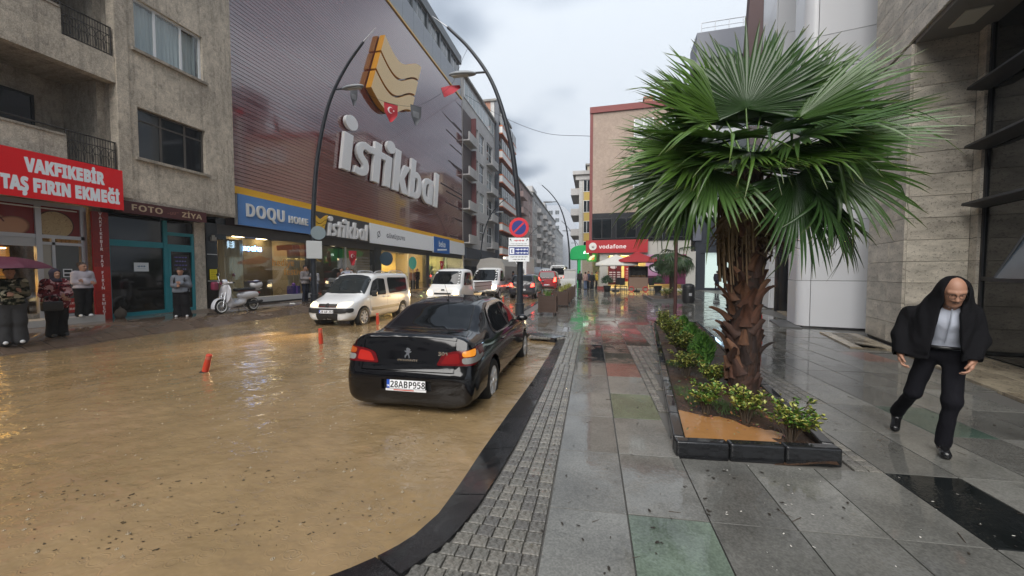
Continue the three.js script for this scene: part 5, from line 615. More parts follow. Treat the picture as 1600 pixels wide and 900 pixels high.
// ---- black sedan
{
  const car = thing('parked_car', 'black four door saloon standing in the flood, seen from behind, amber indicator lit', 'car', [-2.24, -0.22, -6.53], Math.PI / 2);
  const st = [
    [-2.21, [0, 0.3], [0.56, 0.3], [0.65, 0.33], [0.69, 0.45], [0.67, 0.56], [0.58, 0.605], [0.42, 0.615], [0.2, 0.615], [0, 0.615]],
    [-2.17, [0, 0.22], [0.64, 0.22], [0.77, 0.28], [0.81, 0.46], [0.79, 0.61], [0.7, 0.675], [0.52, 0.69], [0.25, 0.695], [0, 0.695]],
    [-2.125, [0, 0.21], [0.68, 0.21], [0.815, 0.29], [0.85, 0.48], [0.836, 0.66], [0.775, 0.83], [0.67, 0.88], [0.35, 0.875], [0, 0.875]],
    [-2.07, [0, 0.23], [0.68, 0.23], [0.82, 0.31], [0.858, 0.5], [0.848, 0.72], [0.78, 0.96], [0.68, 1.035], [0.36, 1.055], [0, 1.06]],
    [-2.0, [0, 0.22], [0.7, 0.22], [0.845, 0.31], [0.868, 0.54], [0.858, 0.76], [0.79, 0.975], [0.69, 1.05], [0.38, 1.085], [0, 1.09]],
    [-1.9, [0, 0.21], [0.72, 0.21], [0.855, 0.31], [0.872, 0.56], [0.864, 0.78], [0.795, 0.975], [0.69, 1.045], [0.38, 1.07], [0, 1.075]],
    [-1.62, [0, 0.2], [0.73, 0.2], [0.862, 0.32], [0.876, 0.58], [0.868, 0.8], [0.795, 0.985], [0.68, 1.06], [0.36, 1.085], [0, 1.09]],
    [-1.3, [0, 0.19], [0.74, 0.19], [0.865, 0.33], [0.878, 0.6], [0.868, 0.83], [0.775, 1.02], [0.635, 1.19], [0.33, 1.225], [0, 1.235]],
    [-0.92, [0, 0.19], [0.74, 0.19], [0.865, 0.33], [0.88, 0.6], [0.868, 0.85], [0.74, 1.1], [0.59, 1.345], [0.32, 1.39], [0, 1.4]],
    [-0.5, [0, 0.19], [0.74, 0.19], [0.865, 0.33], [0.88, 0.6], [0.868, 0.86], [0.725, 1.13], [0.575, 1.395], [0.3, 1.448], [0, 1.46]],
    [0.1, [0, 0.19], [0.74, 0.19], [0.865, 0.33], [0.88, 0.6], [0.866, 0.86], [0.73, 1.12], [0.575, 1.39], [0.3, 1.445], [0, 1.458]],
    [0.45, [0, 0.19], [0.74, 0.19], [0.865, 0.33], [0.878, 0.6], [0.862, 0.85], [0.755, 1.07], [0.6, 1.305], [0.31, 1.355], [0, 1.37]],
    [1.1, [0, 0.19], [0.74, 0.19], [0.86, 0.33], [0.87, 0.58], [0.85, 0.82], [0.79, 0.935], [0.68, 0.99], [0.35, 1.01], [0, 1.015]],
    [1.5, [0, 0.19], [0.73, 0.19], [0.85, 0.33], [0.858, 0.56], [0.83, 0.78], [0.75, 0.86], [0.62, 0.91], [0.32, 0.935], [0, 0.94]],
    [1.95, [0, 0.2], [0.66, 0.2], [0.79, 0.3], [0.8, 0.48], [0.76, 0.64], [0.66, 0.72], [0.52, 0.78], [0.28, 0.81], [0, 0.82]],
    [2.2, [0, 0.26], [0.4, 0.26], [0.5, 0.32], [0.52, 0.42], [0.5, 0.5], [0.4, 0.54], [0.3, 0.55], [0.15, 0.56], [0, 0.56]],
  ];
  const raw = outward(loft(st, 110, 6)), P = projector(raw), R = 0.315;
  const slit = (x0, x1, y0, y1, s) => bx(x1 - x0, y1 - y0, 0.3, (x0 + x1) / 2, (y0 + y1) / 2, s * 0.965);
  const cuts = []; for (const s of [-1, 1]) { cuts.push(archCut(-1.24, 0.375, s * 0.8, 0.5, R + 0.005), archCut(1.41, 0.375, s * 0.8, 0.5, R + 0.005)); for (const x of [0.9, -0.12, -0.84]) cuts.push(slit(x - 0.005, x + 0.005, x < -0.5 ? 0.6 : 0.3, 0.86, s)); cuts.push(slit(-0.84, 0.9, 0.297, 0.305, s), slit(-2.1, -1.72, 0.652, 0.66, s)); }
  cuts.push(bx(0.3, 0.011, 1.24, -2.16, 0.645, 0), bx(0.3, 0.36, 0.009, -2.2, 0.82, 0.615), bx(0.3, 0.36, 0.009, -2.2, 0.82, -0.615), bx(0.16, 0.12, 0.66, -2.225, 0.475, 0));
  const black = phy(lin(0.004, 0.004, 0.005), 0.08, { clearcoat: 0.3, clearcoatRoughness: 0.03 }), body = mk('body', carve(raw, cuts), black, car);
  mk('wheel_well', [-1.24, 1.41].flatMap((x) => [-1, 1].map((s) => T(RX(new THREE.CylinderGeometry(0.374, 0.374, 0.02, 28), Math.PI / 2), x, R + 0.005, s * 0.56))), M.black, car);
  const gl = phy(lin(0.005, 0.0055, 0.006), 0.03), seal = std(lin(0.012, 0.012, 0.012), 0.45);
  // rear glass thrown from above, windscreen likewise
  const TB = { org: [-4, 3.6, 0], u: [0, 0, 1], v: [0.74, 0.67, 0], dir: [0.66, -0.75, 0] };
  const top = (o, lift) => P(o, TOP, { lift, edge: 0.09 });
  const rg = [[-1.6, -0.6], [-0.98, -0.5], [-0.93, -0.25], [-0.92, 0.0], [-0.93, 0.25], [-0.98, 0.5], [-1.6, 0.6], [-1.63, 0.3], [-1.64, 0], [-1.63, -0.3]];
  const rw = mk('rear_window', top(smoothShape(rg, 0.06), 0.006), gl, car); mk('seal', top(smoothShape(grow(rg, 0.02), 0.06), 0.003), seal, rw);
  { const l = []; for (let i = 0; i < 9; i++) l.push(0); }
  const ws = [[0.52, -0.52], [1.04, -0.62], [1.1, -0.3], [1.11, 0], [1.1, 0.3], [1.04, 0.62], [0.52, 0.52], [0.46, 0.25], [0.45, 0], [0.46, -0.25]]; mk('windscreen', top(smoothShape(ws, 0.05), 0.006), gl, car);
  for (const s of [-1, 1]) {
    const fr = [[0.72, 0.985], [0.02, 0.965], [0.0, 1.33], [0.12, 1.345], [0.36, 1.27]], re = [[-0.1, 0.963], [-0.84, 0.965], [-0.98, 1.02], [-0.9, 1.24], [-0.62, 1.335], [-0.09, 1.35]];
    const all = [[0.8, 0.965], [-0.86, 0.94], [-1.06, 1.0], [-0.94, 1.27], [-0.6, 1.365], [0.12, 1.372], [0.42, 1.285]];
    const sl = mk('window_seal', P(smoothShape(all, 0.06), SIDE(s), { lift: 0.004 }), seal, car); mk('side_window', P(smoothShape(fr, 0.04), SIDE(s), { lift: 0.008 }), gl, car); mk('side_window', P(smoothShape(re, 0.05), SIDE(s), { lift: 0.008 }), gl, car);
    const arc = (pts, w) => P(strokeShape(pts, w), SIDE(s), { lift: 0.014, edge: 0.05 }); mk('wind_deflector', [arc([[-0.98, 1.1], [-0.94, 1.22], [-0.84, 1.3], [-0.62, 1.355], [-0.3, 1.372], [0.1, 1.372], [0.42, 1.285]], 0.045)], M.chrome, sl);
    mk('chrome_strip', arc([[-0.98, 0.965], [-0.5, 0.947], [0.1, 0.952], [0.8, 0.975]], 0.014), M.chrome, sl);
    for (const x of [-0.62, 0.3]) mk('door_handle', rb(0.2, 0.035, 0.04, 0.015, x, 0.84, s * 0.885), black, car);
    const mir = mk('mirror', T(sph(0.1), 0, 0, 0), black, car); mir.scale.set(0.7, 0.62, 1.05); mir.position.set(0.66, 1.0, s * 0.94); mk('mirror_arm', bar([0.7, 0.97, s * 0.8], [0.67, 0.98, s * 0.92], 0.025), black, car);
    // tail lamp wraps the corner
    const TL = { org: [-4, 0, s * 2.4], u: [-0.515 * 0 + 0.6, 0, 0], v: [0, 1, 0], dir: [0.7, 0, -s * 0.72] }; TL.u = [0.72, 0, s * 0.7];
    const LO = (pts) => smoothShape(pts.map(([u, y]) => [s > 0 ? u : u, y]), 0.03); const q = (a) => a; // u grows outward and forward
    const big = [[-0.17, 0.725], [0.22, 0.74], [0.46, 0.8], [0.48, 0.935], [0.3, 0.94], [0.0, 0.9], [-0.1, 0.86]]; const pu = (pts, d) => pts.map(([u, y]) => [u + d, y]); const off = 0.08;
    const lens = mk('tail_lamp', P(LO(pu(big, off)), TL, { lift: 0.012, edge: 0.06 }), phy(lin(0.1, 0.004, 0.006), 0.12), car);
    mk('indicator', P(LO(pu([[0.08, 0.835], [0.24, 0.845], [0.27, 0.92], [0.2, 0.925], [0.08, 0.895]], off)), TL, { lift: 0.018, edge: 0.06 }), lampGlow(lin(1, 0.36, 0.03), s > 0 ? 0.22 : 0.06, lin(0.2, s > 0 ? 0.07 : 0.015, 0.01)), lens);
    mk('reversing_lamp', P(LO(pu([[0.07, 0.755], [0.34, 0.775], [0.43, 0.815], [0.43, 0.845], [0.32, 0.835], [0.3, 0.9], [0.27, 0.9], [0.25, 0.835], [0.07, 0.825]], off)), TL, { lift: 0.018, edge: 0.06 }), phy(lin(0.2, 0.2, 0.19), 0.12), lens);
    mk('brake_lamp', P(LO(pu([[-0.13, 0.745], [0.05, 0.76], [0.05, 0.885], [-0.06, 0.855]], off)), TL, { lift: 0.017, edge: 0.06 }), lampGlow(lin(1, 0.05, 0.02), s < 0 ? 0.12 : 0.02, lin(0.14, 0.005, 0.007)), lens);
    for (const x of [-1.24, 1.41]) wheel(car, x, s * 0.775, R, 0.19, s, 7);
  }
  mk('spoiler', P(strokeShape([[-0.62, 1.035], [-0.3, 1.06], [0, 1.066], [0.3, 1.06], [0.62, 1.035]], 0.03), BACK, { lift: 0.02 }), black, car);
  mk('plate_recess', bx(0.02, 0.118, 0.65, -2.14, 0.475, 0), M.black, car); const np = numberPlate(car, '28ABP958', -2.205, 0.482, -1, -0.05); np.userData.label = 'white number plate 28ABP958';
  mk('plate_frame', RY(plate(0.54, 0.026, 0.012), -Math.PI / 2), printed(0.54, 0.026, (c, w, h) => { c.fillStyle = '#d8d8d8'; c.fillRect(0, 0, w, h); c.fillStyle = '#b5402a'; c.fillRect(w * 0.2, h * 0.25, w * 0.5, h * 0.5); }, { px: 256 }), np).position.set(0, -0.072, 0);
  // emblem: rampant lion outline, and raised lettering
  { const lion = [[-0.02, 0.09], [0.025, 0.1], [0.045, 0.075], [0.03, 0.06], [0.05, 0.045], [0.07, 0.055], [0.06, 0.03], [0.03, 0.02], [0.035, -0.01], [0.06, -0.03], [0.055, -0.07], [0.035, -0.07], [0.03, -0.04], [0.005, -0.02], [-0.015, -0.045], [-0.02, -0.075], [-0.045, -0.07], [-0.03, -0.03], [-0.02, 0.01], [-0.05, 0.02], [-0.07, 0.045], [-0.05, 0.04], [-0.03, 0.05], [-0.05, 0.07], [-0.03, 0.075]]; mk('emblem', P(shapeOf(lion.map(([z, y]) => [-z * 0.72, y * 0.72 + 0.85])), BACK, { lift: 0.012, edge: 0.05 }), M.chrome, car);
    const tx = (s, size, z, y, sx) => { const g = text3(s, size, 0.008, sx); RY(g, -Math.PI / 2); return T(g, -2.163, y, z); }; mk('lettering', tx('PEUGEOT', 0.028, 0, 0.755, 1.6), M.chrome, car); mk('model_lettering', tx('301', 0.045, 0.46, 0.845, 1.3), M.chrome, car).position.x = 0.028; car.children[car.children.length - 2].position.x = 0.018; }
  mk('antenna', [bar([-0.78, 1.43, 0], [-0.74, 1.5, 0], 0.016, 8, 0.01), bar([-0.75, 1.48, 0], [-0.98, 1.78, 0], 0.004, 6, 0.002)], M.black, car);
  mk('headlamp', [1, -1].map((s) => P(smoothShape([[1.6, 0.66], [2.05, 0.6], [2.08, 0.7], [1.7, 0.8]], 0.05), SIDE(s), { lift: 0.008 })), phy(lin(0.4, 0.4, 0.42), 0.1), car);
}
// ---- white van, facing us with lamps lit
const headM = (k) => phy(lin(0.35, 0.34, 0.3), 0.1, { emissive: lin(1, 0.74, 0.36), emissiveIntensity: k });
{
  const car = thing('van', 'small white glazed van with headlamps lit, facing us in the flooded street', 'van', [-8.3, -0.17, -12.85], -Math.PI / 2);
  const S = (x, yb, wb, ws, wm, yS, wl, yB, wt, yR, wr, yT, wc = 0.4) => [x, [0, yb], [wb, yb], [ws, yb + 0.12], [wm, (yb + yB) * 0.52], [wl, yS], [wt, lerp(yS, yR, 0.5)], [wr, yR], [wc, yT - 0.012], [0, yT]];
  const st = [
    S(-2.06, 0.42, 0.6, 0.72, 0.76, 0.98, 0.75, 1.0, 0.71, 1.6, 0.62, 1.66), S(-2.02, 0.3, 0.7, 0.81, 0.83, 0.98, 0.82, 1.0, 0.76, 1.68, 0.66, 1.75), S(-1.8, 0.26, 0.72, 0.84, 0.86, 1.0, 0.85, 1.0, 0.79, 1.73, 0.69, 1.795), S(-0.6, 0.25, 0.73, 0.85, 0.865, 1.0, 0.855, 1.0, 0.79, 1.745, 0.69, 1.81), S(0.3, 0.25, 0.73, 0.85, 0.865, 0.99, 0.855, 0.99, 0.79, 1.72, 0.68, 1.785), S(0.62, 0.25, 0.73, 0.85, 0.865, 0.97, 0.85, 0.98, 0.78, 1.62, 0.66, 1.68), S(1.28, 0.25, 0.72, 0.84, 0.855, 0.93, 0.83, 0.95, 0.77, 1.05, 0.66, 1.09), S(1.62, 0.25, 0.7, 0.82, 0.84, 0.84, 0.8, 0.86, 0.74, 0.94, 0.6, 0.985), S(1.9, 0.27, 0.64, 0.76, 0.78, 0.72, 0.74, 0.76, 0.68, 0.82, 0.54, 0.87), S(2.03, 0.3, 0.54, 0.64, 0.67, 0.62, 0.64, 0.66, 0.58, 0.7, 0.46, 0.73), S(2.07, 0.4, 0.4, 0.5, 0.54, 0.52, 0.5, 0.54, 0.44, 0.58, 0.34, 0.6, 0.2)];
  const raw = outward(loft(st, 100, 6)), P = projector(raw), R = 0.32, cuts = [];
  for (const s of [-1, 1]) { cuts.push(archCut(-1.36, 0.38, s * 0.8, 0.5, R), archCut(1.33, 0.38, s * 0.8, 0.5, R)); for (const x of [0.96, -0.16, -1.0]) cuts.push(bx(0.011, 0.86, 0.3, x, 0.78, s * 0.95)); }
  const wh = paint(lin(0.72, 0.73, 0.73), 0.28); mk('body', carve(raw, cuts), wh, car); mk('wheel_well', [-1.36, 1.33].flatMap((x) => [-1, 1].map((s) => T(RX(new THREE.CylinderGeometry(0.378, 0.378, 0.02, 26), Math.PI / 2), x, R, s * 0.555))), M.black, car);
  const blk = std(lin(0.014, 0.014, 0.015), 0.5), gl = phy(lin(0.02, 0.024, 0.026), 0.04);
  const FT = { org: [4, 2.6, 0], u: [0, 0, 1], v: [-0.55, 0.83, 0], dir: [-0.83, -0.55, 0] };
  mk('windscreen', P(smoothShape([[0.64, -0.68], [1.16, -0.73], [1.24, -0.4], [1.26, 0], [1.24, 0.4], [1.16, 0.73], [0.64, 0.68], [0.56, 0.3], [0.55, 0], [0.56, -0.3]], 0.05), TOP, { lift: 0.008, edge: 0.1 }), gl, car); mk('seal', P(smoothShape(grow([[0.64, -0.68], [1.16, -0.73], [1.24, -0.4], [1.26, 0], [1.24, 0.4], [1.16, 0.73], [0.64, 0.68], [0.56, 0.3], [0.55, 0], [0.56, -0.3]], 0.025), 0.05), TOP, { lift: 0.004, edge: 0.1 }), M.black, car);
  for (const s of [-1, 1]) {
    mk('side_window', P(smoothShape([[0.98, 1.02], [-0.08, 1.0], [-0.1, 1.58], [0.36, 1.6], [0.62, 1.5]], 0.08), SIDE(s), { lift: 0.006 }), gl, car); mk('side_window', P(smoothShape([[-0.28, 1.02], [-1.72, 1.06], [-1.78, 1.6], [-0.3, 1.62]], 0.1), SIDE(s), { lift: 0.006 }), gl, car);
    mk('rubbing_strip', P(smoothShape([[0.88, 0.5], [-1.0, 0.5], [-1.0, 0.6], [0.9, 0.6]], 0.02), SIDE(s), { lift: 0.014 }), blk, car); mk('door_handle', [rb(0.18, 0.05, 0.04, 0.015, 0.02, 0.93, s * 0.865), rb(0.18, 0.05, 0.04, 0.015, -0.3, 0.93, s * 0.865)], wh, car);
    const hd = mk('headlamp', P(smoothShape([[s * 0.34, 0.68], [s * 0.66, 0.7], [s * 0.74, 0.74], [s * 0.74, 0.85], [s * 0.5, 0.84], [s * 0.36, 0.79]], 0.04), FRONT, { lift: 0.012, edge: 0.05 }), headM(1.0), car);
    mk('fog_lamp', T(RZ(new THREE.CylinderGeometry(0.075, 0.075, 0.05, 18), Math.PI / 2), 1.995, 0.38, s * 0.54), blk, car);
    mk('roof_rail', [tube([[-1.7, 1.77, s * 0.66], [-1.6, 1.83, s * 0.66], [-0.7, 1.845, s * 0.66], [-0.6, 1.79, s * 0.66]], 0.022, 20, 6), tube([[-0.3, 1.78, s * 0.66], [-0.2, 1.84, s * 0.66], [0.3, 1.825, s * 0.66], [0.4, 1.76, s * 0.66]], 0.022, 20, 6)], M.alu, car);
    const mir = mk('mirror', rb(0.12, 0.2, 0.2, 0.05, 0.88, 1.08, s * 0.97), blk, car);
    for (const x of [-1.36, 1.33]) wheel(car, x, s * 0.765, R, 0.19, s, 8);
  }
  mk('bumper_band', P(smoothShape([[-0.8, 0.52], [-0.5, 0.5], [0, 0.49], [0.5, 0.5], [0.8, 0.52], [0.8, 0.66], [0.5, 0.655], [0, 0.65], [-0.5, 0.655], [-0.8, 0.66]], 0.05), FRONT, { lift: 0.022, edge: 0.08 }), blk, car); mk('lower_grille', P(smoothShape([[-0.36, 0.28], [0.36, 0.28], [0.4, 0.49], [-0.4, 0.49]], 0.04), FRONT, { lift: 0.012, edge: 0.08 }), blk, car);
  mk('grille', P(smoothShape([[-0.32, 0.68], [0.32, 0.68], [0.34, 0.79], [-0.34, 0.79]], 0.04), FRONT, { lift: 0.01, edge: 0.06 }), blk, car); mk('grille_bar', [0.705, 0.735, 0.765].map((y) => P(smoothShape([[-0.31, y - 0.007], [0.31, y - 0.007], [0.31, y + 0.007], [-0.31, y + 0.007]], 0.004), FRONT, { lift: 0.022, edge: 0.06 })), M.chrome, car); mk('emblem', P(smoothShape([[-0.055, 0.685], [0.055, 0.685], [0.06, 0.79], [0, 0.81], [-0.06, 0.79]], 0.02), FRONT, { lift: 0.03 }), M.black, car);
  numberPlate(car, '28 AR 292', 2.105, 0.55, 1, 0.06); mk('wiper', [bar([1.25, 1.09, -0.1], [1.12, 1.17, 0.45], 0.01, 5), bar([1.25, 1.09, 0.25], [1.12, 1.17, 0.72], 0.01, 5)], M.black, car); mk('antenna', bar([0.45, 1.75, 0], [0.4, 1.86, 0], 0.008, 6, 0.004), M.black, car);
}
// ---- simpler road vehicles further off share one builder
function boxyCar(o) {
  const { L, W, H, hood, cowl, roof0, roof1, belt, rear, R = 0.31, col } = o, h = L / 2, w = W / 2;
  const car = thing(o.name ?? 'car', o.label, o.cat ?? 'car', o.p, o.turn);
  const S = (x, yb, k, yS, wt, yR, wr, yT) => [x, [0, yb], [w * 0.82 * k, yb], [w * 0.96 * k, yb + 0.12], [w * k, (yb + yS) * 0.52], [w * 0.975 * k, yS], [wt, lerp(yS, yR, 0.5)], [wr, yR], [wr * 0.55, yT - 0.01], [0, yT]];
  const st = [S(-h, 0.4, 0.8, Math.min(0.75, belt), w * 0.7, rear[0] - 0.1, w * 0.6, rear[0] - 0.06), S(-h + 0.08, 0.28, 0.94, belt, w * 0.86, rear[0], w * 0.74, rear[0] + 0.05), S(-h + rear[1], 0.24, 1, belt, w * 0.86, H - 0.1, w * 0.74, H - 0.03), S(roof0, 0.22, 1, belt, w * 0.86, H - 0.07, w * 0.74, H), S(roof1, 0.22, 1, belt, w * 0.86, H - 0.09, w * 0.74, H - 0.02), S(cowl, 0.22, 0.99, belt - 0.02, w * 0.88, hood + 0.06, w * 0.78, hood + 0.1), S(h - 0.3, 0.24, 0.93, belt - 0.18, w * 0.82, hood - 0.1, w * 0.7, hood - 0.06), S(h, 0.34, 0.74, 0.55, w * 0.64, 0.62, w * 0.5, 0.64)];
  const raw = outward(loft(st, 60, 4)), P = projector(raw), xr = -h + 0.75, xf = h - 0.8, cuts = []; for (const s of [-1, 1]) for (const x of [xr, xf]) cuts.push(archCut(x, R + 0.06, s * (w - 0.06), 0.5, R));
  const pm = paint(col, 0.28); mk('body', carve(raw, cuts), pm, car); mk('wheel_well', [xr, xf].flatMap((x) => [-1, 1].map((s) => T(RX(new THREE.CylinderGeometry(R + 0.058, R + 0.058, 0.02, 24), Math.PI / 2), x, R, s * (w - 0.3)))), M.black, car);
  const gl = o.glass ?? M.glassDark; mk('windscreen', P(smoothShape([[roof1 + 0.06, -w * 0.7], [cowl - 0.08, -w * 0.8], [cowl - 0.08, w * 0.8], [roof1 + 0.06, w * 0.7]], 0.06), TOP, { lift: 0.008, edge: 0.12 }), gl, car);
  mk('rear_window', P(smoothShape([[-w * 0.78, belt + 0.06], [w * 0.78, belt + 0.06], [w * 0.66, H - 0.13], [-w * 0.66, H - 0.13]], 0.08), BACK, { lift: 0.01, edge: 0.1 }), gl, car);
  for (const s of [-1, 1]) { mk('side_window', P(smoothShape([[cowl - 0.3, belt + 0.03], [-h + rear[1] * 0.8 + 0.25, belt + 0.04], [-h + rear[1] + 0.2, H - 0.18], [roof1, H - 0.18]], 0.08), SIDE(s), { lift: 0.007 }), gl, car); for (const x of [xr, xf]) wheel(car, x, s * (w - 0.1), R, 0.19, s, 6); mk('mirror', rb(0.12, 0.15, 0.2, 0.05, cowl - 0.25, belt + 0.08, s * (w + 0.08)), o.mirM ?? pm, car);
    mk('tail_lamp', P(smoothShape([[s * w * 0.62, belt - 0.22], [s * w * 0.9, belt - 0.2], [s * w * 0.88, belt + (o.tall ?? 0.02)], [s * w * 0.72, belt + (o.tall ?? 0.02)]], 0.03), BACK, { lift: 0.016, edge: 0.05 }), lampGlow(lin(1, 0.05, 0.03), (o.tail ?? 5) * 0.5), car);
    mk('headlamp', P(smoothShape([[s * w * 0.42, 0.6], [s * w * 0.78, 0.62], [s * w * 0.74, 0.74], [s * w * 0.45, 0.7]], 0.03), FRONT, { lift: 0.016, edge: 0.05 }), o.front ? headM(o.front) : phy(lin(0.5, 0.5, 0.5), 0.1), car); }
  numberPlate(car, o.plate ?? '28 AK 540', -h - 0.01, 0.6, -1, -0.04); mk('rear_bumper', P(smoothShape([[-w * 0.7, 0.32], [w * 0.7, 0.32], [w * 0.76, 0.46], [-w * 0.76, 0.46]], 0.04), BACK, { lift: 0.03, edge: 0.1 }), M.dark, car); return car;
}
boxyCar({ label: 'dark grey hatchback with red tail lamps lit, ahead of the central lamp post', cat: 'car', p: [-4.45, -0.1, -26.6], turn: Math.PI / 2, L: 4.3, W: 1.8, H: 1.62, hood: 0.95, cowl: 1.15, roof0: -1.0, roof1: 0.25, belt: 1.0, rear: [1.12, 0.5], col: lin(0.035, 0.035, 0.045), tail: 6 });
boxyCar({ label: 'red people carrier with tail lamps lit, beyond the grey hatchback', cat: 'car', p: [-3.95, -0.09, -36.4], turn: Math.PI / 2, L: 4.5, W: 1.84, H: 1.85, hood: 1.02, cowl: 1.3, roof0: -1.2, roof1: 0.5, belt: 1.08, rear: [1.3, 0.4], col: lin(0.3, 0.015, 0.02), tail: 8, tall: 0.18 });
boxyCar({ label: 'silver saloon with brake lamps lit, left of the red people carrier', cat: 'car', p: [-6.3, -0.09, -35.2], turn: Math.PI / 2, L: 4.4, W: 1.76, H: 1.5, hood: 0.95, cowl: 1.1, roof0: -0.9, roof1: 0.2, belt: 0.95, rear: [1.06, 0.9], col: lin(0.3, 0.31, 0.33), tail: 8 });
boxyCar({ name: 'minibus', label: 'white minibus seen from behind, furthest vehicle beside the white cabinets', cat: 'minibus', p: [-3.7, -0.08, -45], turn: Math.PI / 2, L: 5.4, W: 2.0, H: 2.5, hood: 1.2, cowl: 2.0, roof0: -2.2, roof1: 1.2, belt: 1.35, rear: [2.3, 0.2], R: 0.34, col: lin(0.68, 0.69, 0.7), tail: 6, tall: 0.1 });
boxyCar({ name: 'bus', label: 'far white van with red tail lamps ahead of the minibus', cat: 'van', p: [-6.6, -0.08, -58], turn: Math.PI / 2, L: 5, W: 1.95, H: 2.2, hood: 1.2, cowl: 1.9, roof0: -2, roof1: 1.0, belt: 1.2, rear: [2.0, 0.2], R: 0.34, col: lin(0.6, 0.6, 0.62), tail: 9, tall: 0.1 });
// ---- pickups and trucks facing us
function truck(o) {
  const t = thing(o.name, o.label, o.cat, o.p, -Math.PI / 2 + (o.yaw ?? 0)), w = o.W / 2, H = o.H, h = o.cab;
  const S = (x, yb, k, yS, wt, yR, wr, yT) => [x, [0, yb], [w * 0.86 * k, yb], [w * 0.97 * k, yb + 0.1], [w * k, (yb + yS) * 0.5], [w * 0.985 * k, yS], [wt, lerp(yS, yR, 0.5)], [wr, yR], [wr * 0.6, yT - 0.01], [0, yT]];
  const n = o.nose, st = [S(-h, 0.45, 0.98, 1.1, w * 0.93, H - 0.12, w * 0.82, H - 0.02), S(-0.45, 0.4, 1, 1.1, w * 0.93, H - 0.08, w * 0.82, H), S(0, 0.38, 1, 1.08, w * 0.92, H - 0.16, w * 0.8, H - 0.06), S(n * 0.75, 0.36, 0.99, 1.0, w * 0.9, 1.14, w * 0.8, 1.2), S(n, 0.36, 0.97, 0.92, w * 0.88, 1.0, w * 0.78, 1.04), S(n + 0.1, 0.45, 0.9, 0.7, w * 0.8, 0.78, w * 0.7, 0.8)];
  const raw = outward(loft(st, 50, 4)), P = projector(raw), R = 0.33, cuts = [-1, 1].map((s) => archCut(o.fw, R + 0.07, s * (w - 0.06), 0.5, R)); const pm = paint(lin(0.7, 0.71, 0.71), 0.3); mk('cab', carve(raw, cuts), pm, t);
  mk('windscreen', P(smoothShape([[-w * 0.86, 1.2], [w * 0.86, 1.2], [w * 0.76, H - 0.14], [-w * 0.76, H - 0.14]], 0.06), FRONT, { lift: 0.008, edge: 0.1 }), M.glassDark, t);
  for (const s of [-1, 1]) { mk('side_window', P(smoothShape([[n * 0.35, 1.15], [-h + 0.25, 1.15], [-h + 0.25, H - 0.2], [-0.1, H - 0.2]], 0.06), SIDE(s), { lift: 0.008 }), M.glassDark, t); mk('headlamp', P(smoothShape([[s * w * 0.62, 0.68], [s * w * 0.94, 0.7], [s * w * 0.92, 0.9], [s * w * 0.64, 0.88]], 0.05), FRONT, { lift: 0.02, edge: 0.06 }), headM(o.lamp ?? 3), t); mk('mirror', [rb(0.08, 0.26, 0.16, 0.03, 0.15, 1.32, s * (w + 0.14)), bar([0.1, 1.3, s * w * 0.95], [0.15, 1.32, s * (w + 0.1)], 0.015)], M.black, t); wheel(t, o.fw, s * (w - 0.14), R, 0.2, s, 6); wheel(t, -h - o.bed + 0.9, s * (w - 0.14), R, 0.2, s, 6); mk('wiper', bar([n * 0.7, 1.2, s * 0.35 - 0.2], [n * 0.4, 1.45, s * 0.35 + 0.1], 0.012, 5), M.black, t); }
  mk('grille', P(smoothShape([[-w * 0.5, 0.72], [w * 0.5, 0.72], [w * 0.5, 0.8], [-w * 0.5, 0.8]], 0.03), FRONT, { lift: 0.012, edge: 0.1 }), M.dark, t); mk('emblem', P(smoothShape([[-0.1, 0.9], [0.1, 0.9], [0.08, 0.97], [-0.08, 0.97]], 0.03), FRONT, { lift: 0.02 }), M.black, t); mk('bumper', rb(0.16, 0.22, o.W * 0.96, 0.05, n + 0.1, 0.45, 0), o.bumper ?? pm, t); numberPlate(t, o.plate, n + 0.19, 0.47, 1);
  mk('chassis', bb(-h - o.bed, 0.3, 0.45, 0.6, -0.4, 0.4), M.black, t); if (o.load) o.load(t, -h - 0.08, -h - o.bed, w); return t;
}
const sideboards = (t, x0, x1, w, m) => { mk('load_bed', bb(x1, x0, 0.78, 0.86, -w, w), m, t); for (const s of [-1, 1]) { mk('side_board', bb(x1, x0, 0.862, 1.22, s * w - 0.02, s * w + 0.02), m, t); mk('rail', [bb(x1, x0, 1.22, 1.26, s * w - 0.03, s * w + 0.03), bb(x1, x0, 1.02, 1.04, s * w - 0.028, s * w + 0.028)], M.dark, t); } mk('tail_board', bb(x1 - 0.04, x1, 0.8, 1.22, -w + 0.03, w - 0.03), m, t); };
truck({ name: 'pickup_truck', label: 'white pickup with a low open bed and lit headlamps behind the white van', cat: 'pickup', p: [-6.9, -0.14, -18.0], yaw: -0.06, W: 1.74, H: 1.97, cab: 1.05, nose: 0.75, fw: 0.25, bed: 2.9, plate: '28 KL 117', load: (t, a, b, w) => sideboards(t, a, b, w, std(lin(0.55, 0.56, 0.57), 0.4)) });
